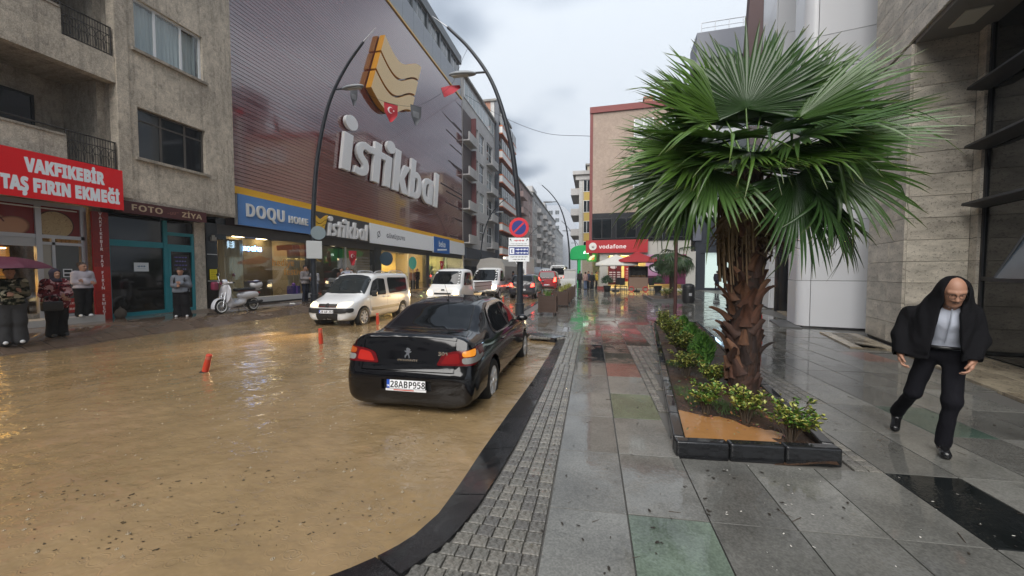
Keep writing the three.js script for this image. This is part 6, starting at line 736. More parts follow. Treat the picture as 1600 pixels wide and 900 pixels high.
truck({ name: 'lorry', label: 'white lorry with grey canvas cover and lit headlamps, second in the oncoming queue', cat: 'lorry', p: [-6.75, -0.1, -24.6], yaw: -0.04, W: 1.95, H: 2.05, cab: 1.1, nose: 1.1, fw: 0.45, bed: 3.4, plate: '28 FD 602', lamp: 3.5, bumper: M.dark, load: (t, a, b, w) => { sideboards(t, a, b, w, std(lin(0.5, 0.5, 0.5), 0.5)); const s = shapeOf([[-w - 0.02, 1.1], [w + 0.02, 1.1], [w + 0.02, 2.15], [w * 0.75, 2.62], [0, 2.72], [-w * 0.75, 2.62], [-w - 0.02, 2.15]]); mk('canvas_cover', T(RY(ext(s, 3.9, 0.03, 2), Math.PI / 2), b, 0, 0), std(lin(0.27, 0.26, 0.24), 0.8, { bumpMap: again(plasterBump, 1, 1), bumpScale: 0.02 }), t); } });
truck({ name: 'lorry', label: 'box bodied white lorry at the back of the oncoming queue behind the lamp post', cat: 'lorry', p: [-6.75, -0.1, -32.5], W: 2.0, H: 2.2, cab: 1.1, nose: 0.8, fw: 0.3, bed: 4.5, plate: '28 BC 431', lamp: 5, load: (t, a, b, w) => { mk('box_body', rb(a - b + 0.3, 2.35, 2.15, 0.04, (a + b) / 2, 1.95, 0), std(lin(0.62, 0.63, 0.64), 0.45), t); mk('marker_lamp', [1, -1].map((s) => bx(0.05, 0.08, 0.12, a + 0.16, 3.0, s * 0.95)), headM(6), t); } });
// ---- motorcycle with rider, seen from behind
{
  const m = thing('motorcycle', 'small dark motorcycle with a red tail lamp left of the lamp post', 'motorcycle', [-5.6, -0.09, -27.2], Math.PI / 2); const wg = () => new THREE.TorusGeometry(0.26, 0.05, 8, 22);
  mk('wheel', T(wg(), -0.6, 0.3, 0), M.rubber, m); mk('wheel', T(wg(), 0.6, 0.3, 0), M.rubber, m); mk('frame', [rb(0.8, 0.3, 0.24, 0.08, -0.2, 0.7, 0), rb(0.5, 0.25, 0.3, 0.08, 0.3, 0.85, 0), bar([0.6, 0.3, 0], [0.42, 1.05, 0], 0.03)], M.dark, m); mk('handlebar', bar([0.4, 1.05, -0.34], [0.4, 1.05, 0.34], 0.018), M.black, m); mk('tail_lamp', rb(0.04, 0.09, 0.16, 0.02, -0.63, 0.78, 0), lampGlow(lin(1, 0.08, 0.03), 16), m); mk('mudguard', tube([[-0.9, 0.4, 0], [-0.75, 0.62, 0], [-0.4, 0.66, 0]], 0.06, 14, 6), M.black, m);
}
// ---- white scooter parked by the shop window; faces -x of its own (towards us and left)
{
  const s = thing('scooter', 'white retro scooter with whitewall tyres parked by the shop window', 'scooter', [-12.85, 0.17, -11.85], Math.PI / 2 + Math.PI); const wp = paint(lin(0.6, 0.6, 0.63), 0.3), dk = M.dark;
  for (const x of [0.68, -0.62]) { const g = new THREE.Group(); g.name = 'wheel'; g.position.set(x, 0.25, 0); s.add(g); mk('tyre', new THREE.TorusGeometry(0.2, 0.055, 10, 28), M.rubber, g); mk('whitewall', [1, -1].map((q) => T(new THREE.TorusGeometry(0.185, 0.03, 6, 28), 0, 0, q * 0.03)), M.white, g); mk('rim', [RX(new THREE.CylinderGeometry(0.06, 0.06, 0.1, 14), Math.PI / 2), ...Array.from({ length: 10 }, (_, i) => RZ(bx(0.018, 0.15, 0.03, 0, 0.085, 0), i * 0.628))], M.alu, g); }
  const sh = (f, lo, hi) => sdfGeo(f, lo, hi, 0.022);
  mk('body', sh((x, y, z) => { let d = ellD(x, y, z, [-0.42, 0.62, 0], [0.46, 0.19, 0.19]); d = smin(d, capD(x, y, z, [-0.2, 0.36, 0], [0.3, 0.28, 0], 0.11, 0.1), 0.12); d = smin(d, capD(x, y, z, [0.36, 0.34, 0], [0.5, 0.95, 0], 0.13, 0.12), 0.14); return Math.max(d, -capD(x, y, z, [-0.62, 0.25, 0], [-0.62, 0.26, 0], 0.28, 0.28)); }, [-1, 0.1, -0.3], [0.8, 1.2, 0.3]), wp, s);
  mk('leg_shield', sh((x, y, z) => { const c = 0.5 + 0.1 * (y - 0.6) * -1; return smax(Math.abs(x - c - 0.35 * z * z) - 0.025, ellD(0, y, z, [0, 0.7, 0], [1, 0.36, 0.27]), 0.03); }, [0.3, 0.25, -0.35], [0.75, 1.15, 0.35]), wp, s);
  mk('front_mudguard', sh((x, y, z) => { const r = Math.hypot(x - 0.68, y - 0.25); return smax(smax(Math.abs(r - 0.3) - 0.02, Math.abs(z) - 0.085, 0.04), 0.26 - y - 0.15 * (x < 0.68 ? 1 : 0.6), 0.03); }, [0.3, 0.1, -0.15], [1.06, 0.65, 0.15]), wp, s);
  mk('headset', [T(sph(0.12), 0.53, 1.1, 0), bar([0.5, 1.1, -0.34], [0.5, 1.1, 0.34], 0.03), bar([0.52, 0.9, 0], [0.52, 1.1, 0], 0.06)], wp, s); mk('headlamp', T(RZ(new THREE.CylinderGeometry(0.085, 0.085, 0.06, 18), Math.PI / 2), 0.63, 1.1, 0), M.chrome, s); mk('grip', [bar([0.5, 1.1, 0.26], [0.48, 1.1, 0.38], 0.022), bar([0.5, 1.1, -0.26], [0.48, 1.1, -0.38], 0.022)], M.black, s);
  for (const q of [-1, 1]) mk('mirror', [bar([0.5, 1.12, q * 0.24], [0.46, 1.34, q * 0.34], 0.008), T(RZ(new THREE.CylinderGeometry(0.065, 0.065, 0.02, 16), 1.4), 0.46, 1.37, q * 0.34)], M.chrome, s);
  mk('seat', rb(0.78, 0.1, 0.27, 0.05, -0.28, 0.82, 0, 3), M.rubber, s); mk('seat_edge', rb(0.72, 0.03, 0.28, 0.01, -0.28, 0.77, 0), std(lin(0.08, 0.02, 0.02), 0.5), s); mk('top_box', [sdfGeo((x, y, z) => ellD(x, y, z, [-0.8, 1.0, 0], [0.23, 0.17, 0.2]), [-1.1, 0.8, -0.25], [-0.5, 1.2, 0.25], 0.02)], wp, s); mk('box_lid', rb(0.3, 0.08, 0.36, 0.04, -0.72, 1.1, 0), std(lin(0.05, 0.04, 0.07), 0.3), s); mk('rack', [bar([-0.6, 0.78, 0.1], [-0.95, 0.82, 0.1], 0.014), bar([-0.6, 0.78, -0.1], [-0.95, 0.82, -0.1], 0.014)], M.chrome, s); mk('fork', [bar([0.68, 0.25, 0.09], [0.55, 0.75, 0.07], 0.022), bar([0.68, 0.25, -0.09], [0.55, 0.75, -0.07], 0.022)], M.chrome, s); mk('engine', [rb(0.4, 0.2, 0.22, 0.06, -0.5, 0.33, 0.05), bar([-0.3, 0.28, -0.13], [-0.9, 0.36, -0.15], 0.05)], dk, s); mk('stand', [bar([-0.1, 0.25, 0.1], [-0.2, 0.0, 0.2], 0.015), bar([-0.1, 0.25, -0.1], [-0.2, 0.0, -0.2], 0.015)], M.steel, s); mk('bag', rb(0.2, 0.3, 0.18, 0.06, 0.72, 0.98, 0.2), std(lin(0.2, 0.025, 0.06), 0.5), s); mk('rear_lamp', rb(0.04, 0.06, 0.12, 0.015, -0.9, 0.68, 0), M.red, s);
}
// ================================================================ people
const skin = [std(lin(0.33, 0.175, 0.115), 0.55), std(lin(0.36, 0.2, 0.13), 0.55)];
const cloth = (c, o = {}) => phy(c, 0.9, { specularIntensity: 0.25, bumpMap: again(plasterBump, 4, 4), bumpScale: 0.004, ...o });
const VA = (a, b, k = 1) => [a[0] + b[0] * k, a[1] + b[1] * k, a[2] + b[2] * k], VS = (a, b) => [a[0] - b[0], a[1] - b[1], a[2] - b[2]], VN = (a) => { const l = Math.hypot(...a) || 1; return [a[0] / l, a[1] / l, a[2] / l]; }, VX = (a, b) => [a[1] * b[2] - a[2] * b[1], a[2] * b[0] - a[0] * b[2], a[0] * b[1] - a[1] * b[0]];
const basis = (f, up = [0, 1, 0]) => { const z = VN(f), x = VN(VX(up, z)), y = VX(z, x); return [x, y, z]; };
const bounds = (pts, r) => [[0, 1, 2].map((i) => Math.min(...pts.map((p) => p[i])) - r), [0, 1, 2].map((i) => Math.max(...pts.map((p) => p[i])) + r)];
// head in its own axes: z forward, centre of the skull at the origin
function headFn(k = 1) { return (x, y, z) => {
  x /= k; y /= k; z /= k; const ax = Math.abs(x); let d = ellD(x, y, z, [0, 0.03, -0.015], [0.074, 0.098, 0.095]); d = smin(d, ellD(x, y, z, [0, -0.045, 0.022], [0.055, 0.075, 0.065]), 0.05); d = smin(d, capD(ax, y, z, [0.02, -0.095, 0.05], [0, -0.1, 0.062], 0.02, 0.022), 0.03);
  d = smin(d, capD(x, y, z, [0, 0.012, 0.083], [0, -0.03, 0.104], 0.009, 0.014), 0.015); d = smin(d, ellD(ax, y, z, [0.016, -0.036, 0.088], [0.012, 0.009, 0.012]), 0.012); d = smin(d, capD(ax, y, z, [0.012, 0.03, 0.078], [0.045, 0.03, 0.062], 0.011, 0.01), 0.02); d = smax(d, -ellD(ax, y, z, [0.031, 0.008, 0.088], [0.017, 0.011, 0.016]), 0.012); d = smin(d, ellD(ax, y, z, [0.031, 0.007, 0.067], [0.013, 0.012, 0.013]), 0.004);
  d = smin(d, capD(ax, y, z, [0.0, -0.066, 0.084], [0.02, -0.068, 0.075], 0.008, 0.005), 0.008); d = smax(d, -capD(ax, y, z, [0, -0.0695, 0.094], [0.022, -0.072, 0.082], 0.002, 0.002), 0.004); d = smin(d, ellD(ax, y, z, [0.076, 0.0, -0.01], [0.012, 0.032, 0.02]), 0.012); return d * k; }; }
// hand from wrist w, pointing along f with the palm facing n; curl 0..1
function handFn(w, f, n, side, curl, k = 1) { const [F, N] = [VN(f), VN(n)], S = VN(VX(N, F)), P = (a, b, c) => VA(VA(VA(w, F, a * k), S, b * k), N, c * k), B = []; // S spans the knuckles
  B.push([P(0.0, 0, 0), P(0.05, 0.018, 0), 0.024 * k, 0.017 * k], [P(0.0, 0, 0), P(0.055, -0.018, 0), 0.024 * k, 0.016 * k], [P(0.06, -0.026, 0), P(0.066, 0.026, 0), 0.015 * k, 0.015 * k]);
  const fl = [0.068, 0.078, 0.072, 0.056], fb = [0.028, 0.0095, -0.0095, -0.028]; fl.forEach((L, i) => { const b = fb[i] * side; let p = P(0.072, b, 0), a = 0.25 * curl + 0.1; for (let q = 0; q < 3; q++) { const l = L * [0.46, 0.31, 0.25][q] * k, d = [0, 1, 2].map((c) => F[c] * Math.cos(a) + N[c] * Math.sin(a)), e = VA(p, d, l); B.push([p, e, (0.0092 - q * 0.0009) * k, (0.0086 - q * 0.0009) * k]); p = e; a += 0.75 * curl + 0.12; } });
  let p = P(0.02, 0.028 * side, 0.006), e = P(0.05, 0.05 * side, 0.022); B.push([P(0.01, 0.012 * side, 0), p, 0.018 * k, 0.014 * k], [p, e, 0.0125 * k, 0.0105 * k], [e, P(0.078, 0.05 * side - 0.012 * curl * side, 0.034), 0.0105 * k, 0.0085 * k]);
  return { fn: (x, y, z) => { let d = 9; for (let i = 0; i < B.length; i++) { const q = capD(x, y, z, ...B[i]); d = i < 4 ? smin(d, q, 0.016 * k) : smin(d, q, 0.005 * k); } return d; }, pts: B.flatMap((b) => [b[0], b[1]]) }; }
// o: joints and garments; everything in the person's axes, z forward, x to its left
function person(o) {
  const t = thing('person', o.label, 'person', o.p, o.turn, o.group), J = o.j, fine = o.fine ?? 1, h = 0.013 * fine, fat = o.fat ?? 1, k = o.headScale ?? 1, sk = o.skin ?? skin[0];
  const hb = basis(o.look ?? [0, 0, 1], o.headUp ?? [0, 1, 0]), hf = headFn(k), head = (x, y, z) => { const a = x - J.head[0], b = y - J.head[1], c = z - J.head[2]; return hf(a * hb[0][0] + b * hb[0][1] + c * hb[0][2], a * hb[1][0] + b * hb[1][1] + c * hb[1][2], a * hb[2][0] + b * hb[2][1] + c * hb[2][2]); };
  const limbs = (e, legs = true) => { const L = []; for (const s of ['L', 'R']) { L.push([J['sh' + s], J['el' + s], 0.046 * fat + e, 0.037 + e], [J['el' + s], J['wr' + s], 0.037 + e, 0.025 + e]); if (legs) L.push([J['hip' + s], J['kn' + s], 0.078 * fat + e, 0.052 + e], [J['kn' + s], J['an' + s], 0.05 + e, 0.033 + e]); } return L; };
  const trunk = (x, y, z, e) => { let d = capD(x, y, z, J.hipL, J.hipR, 0.105 * fat + e, 0.105 * fat + e); d = smin(d, capD(x, y, z, J.pel, J.chest, 0.105 * fat + e, 0.12 * fat + e), 0.08); d = smin(d, capD(x, y, z, VA(J.shL, [-0.04, -0.02, 0]), VA(J.shR, [0.04, -0.02, 0]), 0.062 + e, 0.062 + e), 0.08); return d; };
  const geos = [];
  // one continuous skin surface: trunk, limbs, neck; head and hands meshed finer and merged in
  const B = limbs(-0.006).map((b) => b), all = [...Object.values(J)];
  const bodyFn = (x, y, z) => { let d = trunk(x, y, z, -0.02); for (const b of B) d = smin(d, capD(x, y, z, ...b), 0.03); d = smin(d, capD(x, y, z, J.neck, VA(J.head, hb[1], -0.06 * k), 0.052 * k, 0.048 * k), 0.03); return d; };
  geos.push(sdfGeo(bodyFn, ...bounds(all, 0.2), 0.02 * Math.max(1, fine)));
  { const [a, b] = bounds([J.head], 0.17 * k); geos.push(sdfGeo((x, y, z) => smin(head(x, y, z), capD(x, y, z, J.neck, VA(J.head, hb[1], -0.06 * k), 0.05 * k, 0.047 * k), 0.02), [a[0], a[1] - 0.04, a[2]], b, 0.0048 * Math.min(2.4, fine))); }
  if (fine < 1.9) for (const s of ['L', 'R']) { const H = handFn(J['wr' + s], o['hand' + s]?.[0] ?? VS(J['wr' + s], J['el' + s]), o['hand' + s]?.[1] ?? [s === 'L' ? -1 : 1, 0, 0.2], o['hand' + s]?.[2] ?? (s === 'L' ? 1 : -1), o.curl ?? 0.45, k); geos.push(sdfGeo(H.fn, ...bounds(H.pts, 0.03), 0.0034 * fine)); } else for (const s of ['L', 'R']) { const H = handFn(J['wr' + s], VS(J['wr' + s], J['el' + s]), [0, 0, 1], 1, 0.5, 1); geos.push(sdfGeo(H.fn, ...bounds(H.pts, 0.03), 0.008)); }
  mk('body', geos, sk, t);
  // garments
  if (o.top) { const e = o.top.e ?? 0.014, L = limbs(e, false).map((b, i) => [b[0], b[1], b[2] + 0.006, b[3] + (i % 2 ? 0.012 : 0.008)]), sl = o.top.sleeve ?? 0.96; for (const i of [1, 3]) L[i] = [L[i][0], VA(L[i][0], VS(L[i][1], L[i][0]), sl), L[i][2], L[i][3]]; if (sl <= 0) { L.splice(3, 1); L.splice(1, 1); }
    const hem = o.top.hem ?? J.pel[1] - 0.06; const f = (x, y, z) => { let d = trunk(x, y, z, e + 0.006); if (o.top.flare) d = smin(d, capD(x, y, z, J.chest, VA(J.pel, [0, -0.12, 0]), 0.12, 0.12 + o.top.flare), 0.05); for (const b of L) d = smin(d, capD(x, y, z, ...b), 0.035); const u = fbm((x + 2) / 4, (y + z * 0.6 + 2) / 4, 44, 44, 2, 3) - 0.5; d += u * 0.012; d = smax(d, hem - y, 0.012); return o.top.cut ? o.top.cut(d, x, y, z) : d; };
    mk(o.top.name ?? 'top', sdfGeo(f, ...bounds(all, 0.22), h), o.top.m, t); }
  if (o.legs) { const e = o.legs.e ?? 0.02; const L = limbs(e).filter((b, i) => i % 4 > 1); const f = (x, y, z) => { let d = smin(capD(x, y, z, J.hipL, J.hipR, 0.1 * fat + e, 0.1 * fat + e), capD(x, y, z, J.pel, VA(J.pel, [0, 0.08, 0]), 0.11 * fat + e * 0.5, 0.105 * fat + e * 0.5), 0.06); for (let i = 0; i < L.length; i++) d = smin(d, capD(x, y, z, L[i][0], L[i][1], L[i][2], L[i][3] + (i % 2 ? (o.legs.wide ?? 0.022) : (o.legs.wide ?? 0.022) * 0.5)), i < 2 ? 0.05 : 0.03); d += (fbm((x * 2 + 2) / 4, (y + 2) / 4, 46, 46, 2, 6) - 0.5) * 0.012; return smax(d, y - (o.legs.waist ?? J.pel[1] + 0.1), 0.01); }; mk('trousers', sdfGeo(f, ...bounds(all, 0.2), h), o.legs.m, t); }
  if (o.shoes) { const list = []; for (const s of ['L', 'R']) { const a = J['an' + s], toe = J['toe' + s]; list.push(sdfGeo((x, y, z) => { let d = capD(x, y, z, VA(a, [0, -0.035, -0.015]), VA(a, [0, -0.0, 0]), 0.04, 0.042); d = smin(d, capD(x, y, z, VA(a, [0, -0.045, -0.03]), toe, 0.036, 0.038), 0.03); return d; }, ...bounds([a, toe], 0.12), 0.009 * Math.max(1, fine * 0.8))); } mk('shoes', list, o.shoes, t); }
  if (o.hair) { const q = o.hair; mk('hair', sdfGeo((x, y, z) => { const a = x - J.head[0], b = y - J.head[1], c = z - J.head[2], X = a * hb[0][0] + b * hb[0][1] + c * hb[0][2], Y = a * hb[1][0] + b * hb[1][1] + c * hb[1][2], Z = a * hb[2][0] + b * hb[2][1] + c * hb[2][2]; let d = ellD(X / k, Y / k, Z / k, [0, 0.036, -0.022], [0.083, 0.104, 0.102]); if (q.long) d = smin(d, capD(X, Y, Z, [0, 0.02, -0.07], [0, -q.long, -0.075], 0.06, 0.045), 0.04); d = smax(d, 0.062 - 0.02 - Y - 0.0 + (Z > -0.005 ? 0.02 + (Z - 0.0) * 0.25 : -0.2), 0.02); if (q.bun) d = smin(d, ellD(X, Y, Z, [0, 0.08, -0.11], [0.04, 0.04, 0.04]), 0.02); return d + (fbm((X + 1) / 2, (Y + 1) / 2, 60, 60, 2, 4) - 0.5) * 0.012; }, ...bounds([J.head], 0.3), 0.007 * Math.min(2, fine)), q.m, t); }
  if (o.scarf) mk('headscarf', sdfGeo((x, y, z) => { const a = x - J.head[0], b = y - J.head[1], c = z - J.head[2], X = a * hb[0][0] + b * hb[0][1] + c * hb[0][2], Y = a * hb[1][0] + b * hb[1][1] + c * hb[1][2], Z = a * hb[2][0] + b * hb[2][1] + c * hb[2][2]; let d = ellD(X, Y, Z, [0, 0.02, -0.015], [0.095, 0.122, 0.108]); d = smin(d, capD(X, Y, Z, [0, -0.1, -0.01], [0, -0.17, 0.0], 0.08, 0.12), 0.05); return smax(d, -ellD(X, Y, Z, [0, -0.012, 0.11], [0.062, 0.088, 0.075]), 0.012); }, ...bounds([J.head], 0.34), 0.01), o.scarf, t);
  // eyes and brows
  if (fine < 1.9) { const put = (x, y, z) => VA(VA(VA(J.head, hb[0], x * k), hb[1], y * k), hb[2], z * k); mk('eyebrows', [1, -1].map((s) => bar(put(s * 0.014, 0.031, 0.087), put(s * 0.046, 0.03, 0.072), 0.0042, 6, 0.003)), o.brow ?? std(lin(0.03, 0.022, 0.018), 0.8), t); mk('eyes', [1, -1].map((s) => { const q = put(s * 0.031, 0.007, 0.0765); return sph(0.0052, ...q, 8); }), std(lin(0.012, 0.01, 0.01), 0.2), t); }
  return t;
}
// a neutral standing skeleton of height H
function stand(H = 1.65, m = {}) { const s = H / 1.75, j = { pel: [0, 0.95, 0], chest: [0, 1.26, -0.01], neck: [0, 1.45, -0.01], head: [0, 1.62, 0.015], shL: [0.175, 1.4, -0.01], shR: [-0.175, 1.4, -0.01], elL: [0.22, 1.12, -0.03], elR: [-0.22, 1.12, -0.03], wrL: [0.22, 0.88, 0.04], wrR: [-0.22, 0.88, 0.04], hipL: [0.085, 0.92, 0], hipR: [-0.085, 0.92, 0], knL: [0.1, 0.5, 0.015], knR: [-0.1, 0.5, 0.015], anL: [0.105, 0.085, -0.02], anR: [-0.105, 0.085, -0.02], toeL: [0.12, 0.036, 0.13], toeR: [-0.12, 0.036, 0.13], ...m }; for (const k in j) j[k] = j[k].map((v) => v * s); return j; }
const folded = { elL: [0.21, 1.13, 0.02], elR: [-0.21, 1.13, 0.02], wrL: [-0.03, 1.16, 0.17], wrR: [0.05, 1.1, 0.19] }, phone = { elL: [0.2, 1.13, -0.01], elR: [-0.2, 1.13, -0.01], wrL: [0.05, 1.14, 0.2], wrR: [-0.06, 1.12, 0.21] };
// ---- the man walking towards us with his jacket over his head
{
  const J = { pel: [0.02, 0.93, -0.06], chest: [0.045, 1.2, 0.03], neck: [0.06, 1.33, 0.07], head: [0.075, 1.475, 0.14], shL: [0.2, 1.3, 0.02], shR: [-0.12, 1.3, 0.03], elL: [0.235, 1.06, 0.03], elR: [-0.255, 1.06, 0.05], wrL: [0.2, 0.885, 0.1], wrR: [-0.235, 0.885, 0.1], hipL: [0.1, 0.9, -0.05], hipR: [-0.06, 0.9, -0.06], knL: [0.095, 0.5, 0.06], knR: [-0.15, 0.5, -0.06], anL: [0.055, 0.095, 0.0], anR: [-0.27, 0.19, -0.42], toeL: [0.075, 0.037, 0.15], toeR: [-0.275, 0.04, -0.33] };
  const navy = cloth(lin(0.008, 0.008, 0.011)), jk = cloth(lin(0.007, 0.007, 0.0085));
  const man = person({ label: 'man in dark suit and white shirt walking with his jacket pulled over his head', p: [3.1, 0.0, -4.2], turn: -0.64, j: J, look: [0.28, -0.5, 1], fat: 0.9, curl: 0.7, brow: std(lin(0.12, 0.11, 0.1), 0.8),
    top: { name: 'shirt', e: 0.012, m: cloth(lin(0.4, 0.43, 0.5)), sleeve: 0, hem: 0.955, cut: (d, x, y, z) => smax(Math.max(d, Math.abs(x - 0.055) - 0.105), -capD(x, y, z, [0.075, 1.43, 0.16], [0.075, 1.36, 0.16], 0.045, 0.02), 0.01) }, legs: { m: navy, e: 0.004, wide: 0.018, waist: 1.0 }, shoes: phy(lin(0.01, 0.01, 0.011), 0.2), hair: { m: std(lin(0.1, 0.1, 0.1), 0.9) } });
  man.children.filter((c) => c.name === 'hair').forEach((c) => man.remove(c));
  mk('hair', [1, -1].map((s) => { const b = basis([0.28, -0.5, 1]), q = VA(VA(VA(J.head, b[0], s * 0.072), b[1], 0.02), b[2], 0.0); const g = sph(0.03, 0, 0, 0, 10); g.scale(0.5, 1.1, 1); return T(g, ...q); }), std(lin(0.16, 0.15, 0.14), 0.9), man);
  // jacket: hood over the crown, shoulders, hanging sleeves, open down the front
  const hc = J.head, seg = (a, b, c, x, y, z) => Math.max(a, b, c), f = (x, y, z) => {
    let d = ellD(x, y, z, [hc[0], hc[1] + 0.022, hc[2] - 0.04], [0.104, 0.125, 0.14]);
    const q = clamp((y - 0.86) / 0.68), w = lerp(0.232, 0.085, Math.pow(q, 2.5)), cx = lerp(-0.015, 0.06, q), dp = lerp(0.165, 0.115, q) + 0.035 * Math.sin(3.14 * q), cz = lerp(0.0, 0.05, q * q); let bk = smax((Math.pow(Math.pow(Math.abs(x - cx) / w, 2.6) + Math.pow(Math.abs(z - cz) / dp, 2.6), 1 / 2.6) - 1) * 0.12, y - 1.5, 0.06);
    const slot = Math.max(Math.abs(x - 0.055 + 0.03 * (1.3 - y)) - lerp(0.095, 0.05, clamp((y - 0.95) / 0.42)), -0.02 - z, y - 1.45); bk = smax(bk, -slot, 0.015); d = smin(d, bk, 0.07);
    for (const [a, b, c] of [[[-0.19, 1.28, 0.02], [-0.245, 1.06, 0.045], [-0.238, 0.9, 0.095]], [[0.2, 1.3, 0.0], [0.235, 1.06, 0.02], [0.208, 0.9, 0.09]]]) d = smin(d, smin(capD(x, y, z, a, b, 0.055, 0.06), capD(x, y, z, b, c, 0.06, 0.054), 0.04), 0.05);
    const u = fbm((x * 1.0 + 2) / 4, (y * 0.5 + z + 2) / 4, 60, 60, 2, 9) - 0.5; d += u * 0.022; const face = ellD(x, y, z, [hc[0] + 0.02, hc[1] - 0.025, hc[2] + 0.13], [0.08, 0.128, 0.2]), neck = Math.max(Math.abs(x - 0.075) - 0.045, 0.07 - z, y - 1.5, 1.3 - y); d = smax(smax(d, -face, 0.015), -neck, 0.015);
    const cuffs = Math.min(capD(x, y, z, [-0.238, 0.89, 0.1], [-0.22, 0.82, 0.13], 0.045, 0.06), capD(x, y, z, [0.208, 0.89, 0.1], [0.19, 0.82, 0.13], 0.045, 0.06)); return smax(smax(d, -cuffs, 0.008), 0.865 - y + 0.04 * x, 0.01); };
  mk('jacket', sdfGeo(f, [-0.45, 0.78, -0.35], [0.45, 1.72, 0.4], 0.0105), jk, man);
  mk('belt', [T(RX(new THREE.TorusGeometry(0.135, 0.016, 8, 30), Math.PI / 2), 0.02, 0.975, -0.045)], phy(lin(0.012, 0.012, 0.012), 0.3), man); mk('placket', tube([[0.07, 1.33, 0.165], [0.062, 1.2, 0.17], [0.04, 1.02, 0.115]], 0.005, 14, 5), cloth(lin(0.33, 0.36, 0.42)), man); mk('collar', [1, -1].map((s) => bar([0.07 + s * 0.01, 1.345, 0.135], [0.07 + s * 0.055, 1.385, 0.07], 0.014, 6)), cloth(lin(0.62, 0.65, 0.72)), man);
  { const b = basis([0.28, -0.5, 1]), P = (x, y, z) => VA(VA(VA(J.head, b[0], x), b[1], y), b[2], z); const g = []; for (const s of [-1, 1]) { const c = P(s * 0.033, 0.006, 0.098), tg = new THREE.TorusGeometry(0.024, 0.0016, 6, 20); tg.applyMatrix4(new THREE.Matrix4().makeBasis(V(...b[0]), V(...b[1]), V(...b[2]))); g.push(T(tg, ...c), bar(P(s * 0.056, 0.01, 0.094), P(s * 0.078, 0.008, -0.01), 0.0014, 5)); } g.push(bar(P(-0.01, 0.012, 0.104), P(0.01, 0.012, 0.104), 0.0014, 5)); mk('spectacles', g, M.black, man); mk('moustache', bar(P(-0.02, -0.056, 0.088), P(0.02, -0.056, 0.088), 0.006, 6), std(lin(0.14, 0.12, 0.11), 0.9), man); }
}
const dk = std(lin(0.012, 0.01, 0.009), 0.7), whiteShoe = std(lin(0.6, 0.6, 0.6), 0.6), G = 0.17;
const camo = (() => { const t = dtex(256, 256, (u, v) => { const a = fbm(u, v, 9, 9, 3, 5), b = fbm(u, v, 14, 14, 3, 9); return a > 0.57 ? [0.68, 0.66, 0.58] : b > 0.54 ? [0.1, 0.11, 0.09] : b < 0.42 ? [0.42, 0.4, 0.33] : [0.24, 0.25, 0.2]; }, true); return cloth(0xffffff, { map: again(t, 1.3, 1.3) }); })();
const floral = (() => { const t = dtex(256, 256, (u, v) => { const a = fbm(u, v, 16, 16, 3, 25), b = fbm(u, v, 26, 26, 2, 29); return a > 0.6 ? [0.7, 0.55, 0.55] : b > 0.6 ? [0.18, 0.06, 0.1] : [0.42, 0.16, 0.18]; }, true); return cloth(0xffffff, { map: again(t, 1.2, 1.2) }); })();
const toCam = (p) => Math.atan2(-p[0], -p[2]);
